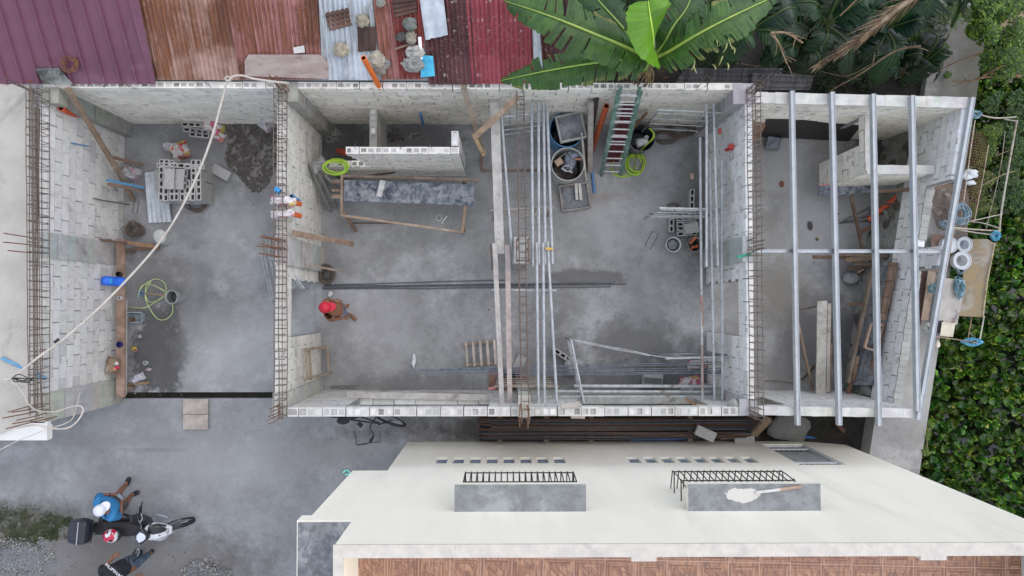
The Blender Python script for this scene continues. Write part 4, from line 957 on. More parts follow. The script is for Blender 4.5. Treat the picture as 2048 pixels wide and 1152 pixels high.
m = MB(); m.blob(P(268, 697, .08), .05, 1.3, .7, .4, 5, .5, 12, (.45, .34, .04)); single(m, 'wrapper', M_matte, 'yellow wrapper next to the pink sachet cup', 'wrapper', smooth='all')
m = MB(); m.blob(P(297, 739, .02), .05, 1.3, .7, .4, 6, .5, 12, (.40, .34, .32)); single(m, 'wrapper', M_matte, 'pale crumpled wrapper below the white paper cup', 'wrapper', smooth='all')
m = MB(); m.blob(P(279, 673, .02), .045, 1, .9, .4, 7, .5, 12, (.35, .34, .33)); single(m, 'wrapper', M_matte, 'grey crumpled paper on the wet floor above the sachet', 'wrapper', smooth='all')
sack('white plastic bag with a knotted tail near the bench end', 276, 757, .16, .32, .16, R(28), pmat('milky_plastic', (.46, .47, .50), (.40, .41, .44), 8, rough=.35, bump=.3, bscale=12, tint=True, bdist=.02), .02, 41, name='plastic_bag', cat='plastic bag')
sack('small white rag on the bench end by the trench', 245, 787, .10, .12, .05, R(80), pmat('white_rag', (.66, .66, .66), rough=.9, bump=.4, bscale=20, tint=True), .40, 42, name='rag', cat='rag')
# hoses
M_hose = pmat('lime_hose', (.40, .62, .04), (.34, .54, .04), 6, rough=.4, bump=.02); M_hose2 = pmat('pale_lime_hose', (.52, .62, .28), (.44, .54, .24), 6, rough=.4, bump=.02)
def hose(label, pts, r, mat, name='garden_hose', cat='hose', n=8):
    m = MB(); m.tube(spline([P(*p) for p in pts], n), r, 8); return single(m, name, mat, label, cat, smooth=True)
hose('pale green garden hose looped around the grey pail', [(250, 613, .05), (285, 616, .03), (305, 608, .03), (330, 588, .2), (322, 578, .3), (300, 569, .15), (283, 572, .08), (276, 594, .03), (280, 580, .06), (293, 566, .05), (312, 558, .03), (328, 565, .03), (333, 580, .1), (330, 592, .05),
      (308, 604, .02), (294, 600, .03), (291, 575, .03), (302, 563, .02), (290, 590, .05), (300, 618, .02), (316, 638, .02), (333, 638, .02), (345, 625, .02), (345, 608, .05)], .009, M_hose2)
def coil(label, u, v, ru, rv, n, z, zt, extra=(), mat=None, r=.012):
    m = MB(); pts = []
    for k in range(n*12):
        a = k/12*6.283; w_ = 1+.14*math.sin(k*.37)+rnd(-.02, .02)
        pts.append(P(u+ru*w_*math.cos(a)+rnd(-.6, .6)+2*math.sin(k*.11), v+rv*w_*math.sin(a)+1.5*math.cos(k*.13), z+(zt-z)*k/(n*12)))
    pts += [P(*e) for e in extra]; m.tube(spline(pts, 3), r, 7); return single(m, 'garden_hose', mat or M_hose, label, 'hose', smooth=True)
coil('coiled lime green hose on the low partition', 672, 334, 23, 13, 5, 1.02, 1.12, [(690, 340, 1.0), (700, 346, .5)])
coil('coiled lime green hose beside the ladder foot, rising over the tub', 1271, 328, 17, 19, 6, .03, .12, [(1275, 310, .2), (1290, 293, .45), (1306, 275, .6), (1305, 262, .62), (1298, 256, .62)])
coil('loose outer loop of lime hose under the ladder foot', 1250, 330, 24, 20, 1, .03, .05, [(1262, 345, .03), (1240, 353, .03), (1226, 348, .03), (1219, 338, .03)], r=.011)
hose('second strand of lime hose hanging from the tub rim', [(1268, 312, .1), (1284, 296, .3), (1302, 282, .55), (1309, 270, .6), (1300, 258, .62)], .011, M_hose)
# small shovel in the hose loop
sh = thing('small_spade', 'small spade with a blue grip lying across the hose loops', 'spade', P(305, 588, 0))
m = MB(); m.tube([P(291, 586, .05), P(330, 591, .18)], .014, 8, col=(1.5, 1.15, .8)); m.build('shaft', M_wood, sh, smooth=True)
m = MB(); m.tube([P(280, 580, .05), P(292, 587, .05), P(281, 593, .05)], .012, 8); m.tube([P(279, 579, .05), P(280, 594, .05)], .013, 8); m.build('grip', M_blpipe, sh, smooth=True)
# white cable
M_cab = pmat('white_cable', (.56, .51, .43), (.44, .40, .34), 9, rough=.6, bump=.05)
hose('thick white electrical cable sagging across the left room', [(8, 758, 3.3), (25, 755, 3.25), (80, 712, 3.1), (130, 676, 3.0), (200, 614, 2.9), (260, 553, 2.85), (315, 490, 2.85), (355, 430, 2.9), (395, 350, 2.95), (425, 270, 3.0), (444, 200, 3.1), (457, 160, 3.2), (480, 151, 3.1), (510, 158, 2.95), (555, 164, 2.9), (578, 166, 2.9)], .018, M_cab, 'power_cable', 'cable')
hose('thinner lower loop of white cable at the end of the beige roof', [(10, 758, 3.28), (30, 768, 3.2), (48, 790, 3.15), (57, 808, 3.1), (78, 822, 2.9), (112, 823, 2.6), (140, 814, 2.6), (160, 812, 2.6), (166, 822, 2.6), (155, 842, 2.65), (135, 856, 2.7), (105, 857, 2.75), (70, 850, 2.8), (35, 856, 2.8)], .013, M_cab, 'power_cable', 'cable')
hose('thin white wire running off the bottom of the beige roof', [(-10, 905, 3.0), (30, 884, 2.9), (55, 874, 2.85), (90, 860, 2.8), (140, 842, 2.7), (152, 815, 2.5), (160, 785, 2.3)], .007, M_cab, 'thin_wire', 'wire')
m = MB(); c = P(456, 158, 3.22)
for k in range(3): m.tube([c+Vector((.04*math.cos(a+k), .035*math.sin(a+k), .02*math.sin(a*2))) for a in [x*.7 for x in range(9)]], .013, 6, closed=True)
single(m, 'cable_knot', M_cab, 'knot in the white cable at the back wall', 'knot', smooth=True)
m = MB(); c = P(22, 757, 3.32)
for k in range(5): m.tube(spline([c+Vector((rnd(0, .08), rnd(-.04, .04), 0)), c+Vector((rnd(.1, .2), rnd(-.08, .08), rnd(-.02, .05))), c+Vector((rnd(.2, .38), rnd(-.07, .05), 0))], 4), .008, 6)
m.tube([c, P(92, 758, 2.9)], .006, 6); single(m, 'cable_tie', pmat('black_wire', (.02, .02, .02), rough=.5), 'black wire tying the white cable at the left edge', 'wire')
m = MB(); m.tube([P(108.5, 685, 3.09), P(117.5, 678, 3.07)], .024, 8); single(m, 'tape_band', _M['black_wire'], 'dark tape band around the thick white cable', 'tape', smooth=True)
# corrugated sheet on the floor and pavers
def corr(label, c00, c10, c01, c11, pitch, amp, mat, name='corrugated_sheet', cat='roof sheet', prof='sine', nv=10, group=None, th=0, jag=0, parent=None, seed=0):
    "c00-c10 upper edge, c01-c11 lower edge (world points); ribs run from upper to lower edge"
    c00, c10, c01, c11 = map(Vector, (c00, c10, c01, c11)); W_ = (c10-c00).length
    nn = (c10-c00).cross(c01-c00).normalized(); nn = nn if nn.z > 0 else -nn
    m = MB()
    if prof == 'sine': k = max(8, int(W_/pitch*6)); us = [i/k for i in range(k+1)]; hs = [amp*math.sin(6.283*u*W_/pitch) for u in us]
    else:
        us, hs = [], []; x = 0
        while x < W_:
            for dx, h in ((0, 0), (.010, 1), (.032, 1), (.044, 0)):
                if x+dx <= W_: us.append((x+dx)/W_); hs.append(h*amp)
            x += pitch
        us.append(1); hs.append(0)
    for j in range(nv+1):
        t = j/nv
        for u, h in zip(us, hs):
            p = c00.lerp(c10, u).lerp(c01.lerp(c11, u), t)+nn*(h+.008*mnoise.noise(Vector((u*4, t*5, seed))))
            if jag and j in (0, nv): p += (c01-c00).normalized()*jag*mnoise.noise(Vector((u*9, j, seed+4)))
            m.v.append(p)
    k = len(us)
    for j in range(nv):
        for i in range(k-1): q = j*k+i; m.face((q, q+1, q+k+1, q+k))
    if parent is not None: return m.build(name, mat, parent, smooth='all' if prof == 'sine' else False)
    return single(m, name, mat, label, cat, group, smooth='all' if prof == 'sine' else False)
M_galv = pmat('galvanised_sheet', (.55, .60, .63), (.42, .46, .49), 5, (.30, .31, .31), 2.2, (.55, .75), rough=.45, metal=.3, bump=.1)
corr('short galvanised corrugated sheet leaning beside the block pile', P(289, 346, .30), P(330, 340, .22), P(296, 446, .05), P(344, 444, .03), .075, .014, M_galv, nv=6)
for k, (v0, v1) in enumerate([(798, 828), (829, 859)]):
    m = MB(); m.hexa([P(366, v1, 0), P(416, v1, 0), P(416, v0, 0), P(366, v0, 0), P(366, v1, .06), P(416, v1, .06), P(416, v0, .06), P(366, v0, .06)], (1.1, .98, .92))
    single(m, 'ramp_board', M_greywood, ['upper worn pinkish board bridging the trench', 'lower worn pinkish board on the yard side of the trench'][k], 'board')
# ------------------------------------------------------------------ ladder and leaning things
M_green = pmat('green_fibreglass', (.12, .22, .165), (.08, .15, .115), 10, (.26, .36, .31), 4, rough=.45, bump=.05, tint=True)
M_alu = pmat('ladder_aluminium', (.62, .62, .60), (.48, .48, .46), 14, (.25, .13, .12), 6, (.62, .72), rough=.45, metal=.3, bump=.1, tint=True)
LD = thing('extension_ladder', 'green-railed extension ladder leaning on the back wall', 'ladder', P(1222, 350, 0))
tl, tr_ = P(1237, 182, T+.12), P(1281, 183, T+.12); bl_, br = P(1203, 349, .02), P(1241, 350, .02)
for (a, b) in ((tl, bl_), (tr_, br)):
    m = MB(); m.beam(b, a, .028, .075, up=(1, 0, 0)); m.build('side_rail', M_green, LD)
off = Vector((0, .05, .075))
for (a, b) in ((tl, bl_), (tr_, br)):
    s = 1 if a is tr_ else -1
    a2, b2 = a+Vector((-.03*s, .05, .08)), b.lerp(a, .32)+off+Vector((-.03*s, 0, 0))
    m = MB(); m.beam(b2, a2, .022, .06, up=(1, 0, 0)); m.build('fly_rail', M_green, LD)
nr = 11
for k in range(nr):
    f = (k+.5)/nr; m = MB(); m.tube([bl_.lerp(tl, f), br.lerp(tr_, f)], .015, 8); m.build('rung', M_alu, LD, smooth=True)
for k in range(8):
    f = .40+.075*k; m = MB(); m.tube([bl_.lerp(tl, f)+off+Vector((.03, 0, 0)), br.lerp(tr_, f)+off-Vector((.03, 0, 0))], .015, 8); m.build('fly_rung', M_alu, LD, smooth=True)
for p in (bl_, br):
    m = MB(); m.beam(p+Vector((0, -.03, -.015)), p+Vector((0, .05, .05)), .05, .06, col=(.15, .12, .12)); m.build('foot', M_plastic, LD)
M_mar = pmat('maroon_board', (.115, .02, .028), (.07, .012, .018), 8, rough=.5, bump=.1)
m = MB(); m.quad(P(1252, 196, 1.7), P(1279, 196, 1.7), P(1237, 322, .06), P(1213, 322, .06)); m.quad(P(1213, 324, .03), P(1237, 324, .03), P(1279, 192, 1.68), P(1252, 192, 1.68))
m.beam(P(1252, 196, 1.7), P(1279, 196, 1.7), .02, .04); single(m, 'maroon_panel', M_mar, 'dark maroon panel leaning on the wall behind the ladder', 'panel')
plank('pale round-edged board standing left of the dark board by the drums', P(1181, 202, 1.85), P(1180, 345, .06), .10, .05, M_greywood, tone=(.95, .9, .85))
plank('black-stained board leaning right of the pale one', P(1192, 198, 1.9), P(1178, 290, .06), .11, .03, tone=(.22, .2, .2))
plank('thin pole leaning between the two drums and the pale board', P(1163, 266, 1.0), P(1172, 360, .05), .035, .035, M_greywood, tone=(1.4, 1.35, 1.3))
plank('dark brown plank end leaning by the lower drum', P(1176, 270, .7), P(1170, 345, .04), .05, .03, tone=(.45, .32, .27))
plank('brown stick over the black tub rim', P(1294, 225, 1.3), P(1262, 262, .5), .05, .04, tone=(.9, .65, .5))
# long boards and rods at the door corner
for k, (u0, v0, u1, v1, l) in enumerate([(622, 336, 663, 424, 'left grey timber leaning out of the dark corner'), (632, 334, 674, 417, 'right grey timber leaning out of the dark corner'), (652, 352, 690, 392, 'short dark timber behind the workbench end')]):
    plank(l, P(u0, v0, 1.0), P(u1, v1, .05), .05, .05, M_greywood, tone=(.62, .62, .6), group='timbers in the dark corner')
m = MB(); m.blob(P(613, 345, .9), .15, .6, 1.2, 1, 3, .2, 12); single(m, 'mortar_lump', M_conc, 'grey mortar lump on the low partition end', 'mortar lump', smooth='all')
sack('grey dusty sack sitting on the low partition', 637, 330, .26, .34, .12, R(30), pmat('dusty_sack', (.30, .30, .29), (.22, .22, .215), 7, rough=.8, bump=.4, bscale=14, tint=True, bdist=.02), .98, 55)
m = MB(); m.beam(P(615, 270, .05), P(626, 318, .3), .02, .02, col=(.6, .5, .5)); single(m, 'steel_rod', M_rebar, 'thin rod leaning in the dark corner at the cream wall', 'rod')
# workbench made of formwork
WBh = .85
WB = thing('workbench', 'makeshift workbench with a paint-spattered blue-grey top', 'workbench', P(815, 400, 0))
m = MB(); q = [P(688, 360, WBh), P(948, 369, WBh), P(947, 411, WBh), P(687, 402, WBh)]
m.hexa([p-Vector((0, 0, .035)) for p in q[::-1]]+q[::-1]); m.build('top_board', M_dirtyply, WB)
def bb(a, b, w_, t_, tone, nm='rail'): m = MB(); m.beam(P(*a), P(*b), w_, t_, col=tone, wob=.004); m.build(nm, M_wood, WB)
bb((681, 352, WBh-.08), (957, 360, WBh-.1), .05, .04, (1.1, 1.0, .9)); bb((684, 350, WBh-.03), (684, 433, WBh-.03), .045, .05, (1.25, 1.1, .95), 'cross_rail')
bb((684, 431, WBh-.05), (927, 465, WBh-.25), .045, .04, (1.35, 1.2, 1.05)); bb((931, 412, WBh-.06), (925, 463, WBh-.1), .05, .05, (1.25, 1.05, .85), 'cross_rail')
for k, v in enumerate((363, 381, 393)): bb((664, v, WBh-.06), (686, v, WBh-.06), (.075, .05, .075)[k], .03, (1.15, 1.05, .95), 'projecting_batten')
for (u, v, u2, v2) in ((684, 352, 694, 362), (688, 426, 712, 462), (931, 362, 925, 372), (929, 455, 925, 466)): bb((u, v, WBh-.1), (u2, v2, .03), .06, .05, (.95, .8, .65), 'leg')
plank('white strip lying across the workbench top', P(766, 361, WBh+.02), P(758, 393, WBh+.02), .105, .015, M_greywood, tone=(1.6, 1.65, 1.7), name='white_strip', cat='board strip')
plank('dark strip propped below the workbench', P(706, 446, .05), P(812, 447, .05), .02, .03, tone=(.4, .35, .33))
plank('thin dark batten under the far edge of the workbench', P(720, 353, .6), P(790, 345, .6), .03, .03, tone=(.4, .35, .33))
plank('rust-stained batten on the floor below the crossed timbers', P(964, 300, .1), P(963, 342, .04), .03, .03, tone=(1.0, .55, .35))
plank('thin brown batten on the floor running to the centre cage', P(964, 342, .04), P(1095, 341, .04), .04, .03, tone=(.9, .72, .6))
m = MB(); m.tube([P(878+6*math.cos(a), 436+6*math.sin(a), .03) for a in [x*.7 for x in range(9)]], .012, 6, closed=True); m.beam(P(883, 447, .03), P(894, 432, .05), .03, .02)
single(m, 'hand_tool', M_alu, 'small silvery tool lying on the floor near the workbench', 'tool')
# wooden pallet / slatted frame under planks near centre front, and the ladder at cream wall
def slatframe(label, base, w_, l_, nsl, rz, tone, z=.03, name='slatted_frame', cat='wooden frame', tilt=0):
    c = P(*base); t = thing(name, label, cat, c); mt = Matrix.Rotation(rz, 3, 'Z')
    def pt(x, y, zz): return c+mt @ Vector((x, y, zz))
    for s in (-1, 1):
        m = MB(); m.beam(pt(-w_/2, s*l_/2, .05), pt(w_/2, s*l_/2, .05+tilt), .05, .05, col=tone, wob=.004); m.build('rail', M_wood, t)
    for k in range(nsl):
        x = (-.5+(k+.5)/nsl)*w_; m = MB(); m.beam(pt(x, -l_/2-.04, .09+tilt*(k/nsl)), pt(x, l_/2+.04, .09+tilt*(k/nsl)), .05, .025, col=tuple(q*(.95+.07*k) for q in tone), wob=.003); m.build('slat', M_greywood, t)
    return t
slatframe('slatted wooden frame lying on the floor left of the long planks', (962, 706, .02), .72, .42, 5, R(4), (1.1, 1.0, .9))
WL = thing('site_ladder', 'rough wooden two-bar frame leaning on the cream wall near the front corner', 'wooden frame', P(640, 725, 0))
for (a, b, w_, nm) in [((606, 700, 1.9), (655, 694, .1), .05, 'rail'), ((607, 760, 1.9), (662, 745, .1), .05, 'rail'), ((618, 701, 1.3), (622, 760, 1.3), .045, 'cross_bar'), ((655, 692, .3), (658, 745, .3), .035, 'cross_bar'), ((611, 700, 1.7), (614, 758, 1.7), .03, 'cross_bar')]:
    m = MB(); m.beam(P(*a), P(*b), w_, .04, col=(1.2, 1.1, .95), wob=.006); m.build(nm, M_wood, WL)
# planks resting in the front window
plank('long pale plank on the sill of the left front window', P(695, 789, 1.05), P(988, 795, 1.05), .12, .03, M_greywood, tone=(1.15, 1.12, 1.08))
plank('narrow dark plank on the sill of the left front window', P(845, 782, 1.0), P(975, 791, 1.0), .05, .03, M_greywood, tone=(.7, .68, .66))
plank('tan board end on the front wall right of the column', P(1122, 811, T+.01), P(1160, 811, T+.01), .08, .03, M_greywood, tone=(1.1, 1.05, .95))
plank('long pale board on the sill of the right front window', P(1150, 800, 1.15), P(1400, 800, 1.15), .10, .03, M_greywood, tone=(.8, .82, .8))
plank('brown timber end at the right side of the front window', P(1372, 798, 1.8), P(1396, 812, 1.9), .06, .05, tone=(.8, .6, .45))
plank('tan timber lying inside the front wall near the right corner', P(1392, 812, 1.9), P(1434, 813, 1.9), .08, .05, tone=(1.3, 1.2, 1.05))
m = MB(); m.blob(P(1466, 808, T-.1), .10, 1.1, 1, 1, 9, .3, 14); single(m, 'mortar_lump', M_conc, 'round grey mortar lump at the front right inner corner', 'mortar lump', smooth='all')
m = MB(); m.blob(P(1150, 732, .2), .22, 1.0, .85, .8, 4, .35, 18, (.95, 1.0, 1.05), 2.0, True); single(m, 'mortar_lump', M_conc, 'round mortar lump under the tilted scaffold frame', 'mortar lump', smooth='all')
m = MB(); q = P(1035, 722, .1); m.hexa([P(1024, 736, .05), P(1045, 736, .05), P(1052, 715, .05), P(1038, 706, .05), P(1024, 736, .09), P(1047, 736, .09), P(1054, 715, .09), P(1038, 706, .09)]); single(m, 'concrete_slab_piece', M_conc, 'flat broken concrete slab beside the brown plank', 'slab piece')
bucket('dark round pail beneath the crossing planks near the front wall', 1019, 754, .10, .135, .3, .02, tone=(.35, .3, .3), fill=M_darkwater, fh=.3)
m = MB(); q = P(1019, 745, .02); m.box(q.x-.42, q.x+.40, q.y-.45, q.y+.06, .02, .06, (.9, .6, .55)); single(m, 'floor_board', M_wood, 'reddish board lying under the rusty scaffold frame', 'board')
m = MB(); m.blob(P(828, 722, .05), .07, .6, 1.6, .3, 5, .6, 14, (.75, .76, .78)); single(m, 'paint_splat_rag', M_matte, 'whitish rag on the floor at the rebar tips', 'rag', smooth='all')
m = MB(); m.blob(P(661, 588, .05), .05, 1, 1, .5, 5, .6, 12, (.62, .62, .58)); single(m, 'crumpled_paper', M_matte, 'crumpled pale paper near the man in the red cap', 'paper', smooth='all')
m = MB(); m.tube([P(977, 778, .5), P(990, 776, .5)], .03, 8, col=(.75, .3, .3)); single(m, 'red_can', M_plastic, 'red-white can on the sill plank end', 'can', smooth=True)
m = MB(); m.blob(P(1384, 352, .05), .055, .9, 1.1, .6, 8, .5, 12, (.62, .45, .38)); single(m, 'broken_cup', M_matte, 'pinkish broken cup on the floor by the long right pipes', 'cup', smooth='all')
m = MB(); m.tube([P(1468, 296, 1.75), P(1452, 300, 1.55)], .03, 8, col=(.6, .05, .05)); m.blob(P(1463, 292, 1.8), .06, 1.2, .8, .5, 3, .4, 10, (.62, .1, .08)); single(m, 'red_rag', M_matte, 'red rag hung on a pale stick at the right wall', 'rag', smooth='all')
m = MB(); m.box(*[x for p in ((0,),) for x in (P(1440, 262, 1.5).x-.02, P(1440, 262, 1.5).x+.03, P(1440, 262, 1.5).y-.05, P(1440, 262, 1.5).y+.05, 1.45, 1.5)], (.6, .12, .08)); single(m, 'socket_box', M_plastic, 'small red electrical box on the right wall', 'electrical box')
m = MB(); m.box(P(1008, 1, 1.8).x, P(1008, 1, 1.8).x+.1, 3.68, 3.70, 1.9, 1.96, (.5, .05, .05));

# ------------------------------------------------------------------ right room, under the purlins
PG = 'steel purlins over the right room'
def purlin(label, a, b, w_=.068, h=.10, name='steel_purlin', group=PG):
    t = thing(name, label, 'purlin', a, group); d = (Vector(b)-Vector(a)).normalized(); s = d.cross(Vector((0, 0, 1))).normalized(); a = Vector(a); b = Vector(b)
    m = MB(); m.beam(a, b, w_, h); m.build('channel', M_purlin, t)
    m = MB(); m.beam(a+Vector((0, 0, h/2+.004))-s*(w_/2-.008), b+Vector((0, 0, h/2+.004))-s*(w_/2-.008), .012, .010, col=(.8, .82, .84)); m.build('lip', M_purlin, t)
    return t
zp = T+.06
for (a, b, l) in [((1583, 183), (1595, 850), 'first steel purlin from the wall cage, crossing the whole right room'), ((1663, 185), (1678, 850), 'second steel purlin, crossing the whole right room'),
                  ((1745, 189), (1757, 851), 'third steel purlin, passing over the L-shaped partition'), ((1823, 192), (1834, 822), 'fourth steel purlin, reaching the slanted edge beam')]:
    purlin(l, P(*a, zp), P(*b, zp))
purlin('slanted steel edge beam lying along the river-side wall', P(1944, 196, zp-.02), P(1835, 839, zp-.02), .07, .09)
purlin('steel cross beam running under the four purlins', P(1503, 502, zp-.10), P(1890, 503, zp-.10), .06, .08)
for k, u in enumerate((1589, 1670, 1752, 1829)):
    m = MB(); m.blob(P(u-4, 502, zp+.0), .028, 1, 1.4, 1, k, .3, 10, (.14, .14, .15)); single(m, 'weld_spot', M_matte, ['dark weld on the first purlin crossing', 'dark weld on the second purlin crossing', 'dark weld on the third purlin crossing', 'dark weld on the fourth purlin crossing'][k], 'weld', 'welds on the cross beam', smooth='all')
dd_ = Vector((0, -.02, .012)); q = [P(1532, 236, 1.36), P(1519, 272, .03), P(1697, 281, .03), P(1731, 238, 1.36)]; m = MB(); m.hexa(q+[x+dd_ for x in q]); single(m, 'dark_board', pmat('black_phenolic', (.022, .017, .016), (.035, .028, .026), 5, rough=.6, bump=.1), 'dark brown panel leaning on the back wall under the purlins', 'panel')
q = [P(1506, 233, 1.38), P(1506, 290, .03), P(1521, 270, .35), P(1540, 233, 1.38)]; m = MB(); m.hexa([x-dd_*.5 for x in q]+[x+dd_*.4 for x in q], (1.2, .85, .65)); single(m, 'plywood_offcut', M_wood, 'brown plywood offcut next to the dark panel', 'plywood')
ca = thing('folded_cart', 'grey folded metal crate on the floor near the dark panel', 'crate', P(1546, 288, 0))
m = MB(); m.hexa([P(1530, 297, .02), P(1556, 301, .02), P(1563, 276, .02), P(1537, 272, .02), P(1530, 297, .2), P(1556, 301, .2), P(1563, 276, .2), P(1537, 272, .2)], (.5, .55, .6)); m.build('body', M_gplast, ca)
m = MB(); m.tube([P(u, v, .22) for u, v in ((1530, 297), (1556, 301), (1563, 276), (1537, 272))], .008, 6, closed=True, col=(.25, .25, .25)); m.tube([P(1535, 292, .23), P(1552, 280, .23)], .006, 6, col=(.3, .3, .3)); m.build('rim', M_gplast, ca)
# long grey formwork beam below the L partition, with timber behind
FB = thing('formwork_beam', 'long grey cement-stained formwork board below the L-shaped partition', 'formwork board', P(1740, 375, .3))
m = MB(); q = [P(1640, 372, .45), P(1842, 356, .75), P(1842, 374, .72), P(1636, 394, .42)]; m.hexa([p-Vector((0, 0, .03)) for p in q[::-1]]+q[::-1]); m.build('board', M_dirtyply, FB)
m = MB(); m.beam(P(1640, 370, .47), P(1842, 354, .77), .012, .03, col=(.9, .2, .2)); m.build('red_edge', M_plastic, FB)
plank('brown timber lying on the formwork board and the low wall', P(1740, 384, .8), P(1912, 372, 1.55), .07, .05, tone=(.8, .66, .55))
plank('dark timber behind the formwork board at the low wall', P(1842, 360, 1.4), P(1920, 362, 1.55), .10, .04, tone=(.35, .28, .24))
plank('dark brown pole leaning from the formwork board to the dim floor', P(1702, 392, .5), P(1726, 502, .25), .055, .05, tone=(.55, .42, .35))
plank('grey pole leaning on the rubble base', P(1768, 420, .6), P(1802, 500, .35), .05, .05, M_greywood, tone=(.55, .55, .52))
plank('reddish batten under the orange-red pipe', P(1720, 466, .1), P(1772, 436, .4), .05, .03, tone=(.75, .4, .33))
plank('thin rough branch lying beside the orange-red pipe', P(1745, 412, .6), P(1830, 402, .9), .04, .04, tone=(.35, .28, .22))
# lumber across below the cross beam
for k, (a, b, w_, tn, l) in enumerate([((1626, 514, .35), (1742, 516, .45), .07, (.55, .42, .33), 'dark round pole lying left of the timber pile'), ((1665, 509, .5), (1832, 515, .8), .045, (.6, .5, .42), 'long dark timber under the cross beam'),
        ((1690, 519, .45), (1770, 515, .5), .09, (.9, .78, .62), 'wide tan plank of the timber pile'), ((1705, 526, .3), (1750, 530, .35), .08, (.8, .7, .58), 'short tan plank end below the wide tan plank'), ((1694, 538, .12), (1742, 534, .15), .05, (.6, .5, .38), 'mossy stick end of the timber pile'),
        ((1714, 545, .12), (1728, 538, .2), .03, (1.4, 1.2, .9), 'small split pale stick by the timber pile'), ((1755, 513, .6), (1818, 517, .8), .03, (1.3, 1.1, .9), 'thin pale batten on top of the dark timber'), ((1692, 608, .3), (1725, 608, .5), .04, (.7, .45, .35), 'short round brown stick under the long crate form')]):
    plank(l, P(*a), P(*b), w_, .05, tone=tn)
m = MB(); m.blob(P(1702, 556, .05), .16, 1.1, .8, .5, 3, .3, 14, (.8, .85, .9), 2, True); single(m, 'mortar_lump', M_conc, 'flat grey mortar lump below the timber pile', 'mortar lump', smooth='all')
# the long cage form (boxed formwork with mesh)
FM = thing('wall_formwork', 'long slanted wooden form filled with grey mesh, beside the rubble wall', 'formwork', P(1745, 640, 0))
def fq(name, pts, mat, col=(1, 1, 1), th=.03):
    m = MB(); q = [P(*p) for p in pts]; m.hexa([p-Vector((0, 0, th)) for p in q[::-1]]+q[::-1], col); m.build(name, mat, FM)
fq('bed_board', [(1750, 525, .5), (1796, 525, 1.12), (1752, 770, 1.05), (1700, 770, .35)], pmat('blue_grey_ply', (.20, .23, .26), (.30, .32, .34), 7, (.09, .11, .14), 3, (.5, .62), bump=.2, tint=True))
fq('side_board', [(1780, 525, 1.0), (1797, 525, 1.2), (1772, 640, 1.17), (1757, 640, .98)], M_wood, (1.25, 1.0, .85)); fq('side_board', [(1756, 645, .98), (1771, 645, 1.16), (1756, 740, 1.13), (1742, 740, .92)], M_wood, (1.05, .75, .65))
m = MB(); m.beam(P(1746, 535, .75), P(1696, 765, .5), .05, .09, col=(.95, .85, .75), wob=.004); m.build('side_rail', M_wood, FM)
m = MB(); m.beam(P(1716, 712, .6), P(1706, 760, .5), .06, .03, col=(1.15, .95, .75)); m.build('brace_board', M_wood, FM)
m = MB(); m.beam(P(1703, 758, .5), P(1694, 795, .35), .07, .05, col=(1.0, .7, .55)); m.build('brace_board', M_wood, FM)
m = MB()
for k in range(8):
    f = k/7; a = P(1750-48*f, 532+235*f, .66-.18*f); b = P(1796-46*f, 530+215*f, 1.25-.05*f); m.tube([a, b], .007, 5)
for f in (.15, .4, .65, .9): m.tube([P(1750+44*f, 530, .67+.58*f), P(1702+50*f, 768-15*f, .48+.7*f)], .007, 5)
m.build('wire_mesh', M_rebar, FM)
wf = thing('small_window_frame', 'small pale wooden frame lying on the mesh form', 'wooden frame', P(1750, 680, 1.1))
q = [(1742, 647), (1766, 651), (1751, 702), (1729, 695)]
for i in range(4):
    m = MB(); m.beam(P(*q[i], 1.12), P(*q[(i+1) % 4], 1.12), .035, .05, col=(1.4, 1.2, 1.05)); m.build('rail', M_wood, wf)
m = MB(); m.hexa([P(1720, 700, .14), P(1760, 765, .14), P(1750, 796, .14), P(1712, 790, .14), P(1720, 700, .16), P(1760, 765, .16), P(1750, 796, .16), P(1712, 790, .16)][::1], (.9, .45, .4)); single(m, 'base_board', M_wood, 'reddish board end under the mesh form by the white pail', 'board')
plank('wide whitish plank leaning near the front of the right room', P(1644, 602, .9), P(1641, 794, .45), .19, .03, M_greywood, tone=(1.2, 1.2, 1.12)); plank('narrow whitish plank right of the wide one', P(1658, 607, .8), P(1655, 784, .4), .065, .03, M_greywood, tone=(1.15, 1.1, 1.0))
plank('short brown plank edge right of the narrow whitish one', P(1663, 687, .5), P(1658, 786, .3), .04, .03, tone=(.95, .8, .7)); plank('thin brown pole between the first two purlins', P(1594, 640, 1.2), P(1625, 778, .2), .04, .04, tone=(1.05, .9, .75))
plank('dark branch across the dim floor between the purlins', P(1594, 622, .6), P(1635, 612, .7), .03, .03, tone=(.5, .4, .36)); plank('dim brown board along the front wall base', P(1610, 792, .05), P(1700, 795, .05), .07, .03, tone=(.55, .33, .25)); plank('faint dark stick in the front shade of the right room', P(1636, 725, .3), P(1604, 760, .05), .04, .03, tone=(.42, .35, .3))
m = MB(); m.tube(spline([P(1530, 761, .02), P(1565, 763, .04), P(1600, 770, .02)], 5), .008, 6); single(m, 'crooked_wire', M_rebar, 'crooked dark wire on the floor near the front opening', 'wire')
m = MB(); m.blob(P(1634, 478, .01), .035, 1, 1, .4, 3, .3, 10, (.16, .13, .05)); single(m, 'leaf_lump', M_matte, 'olive lump on the pale floor between purlins', 'debris', smooth='all')

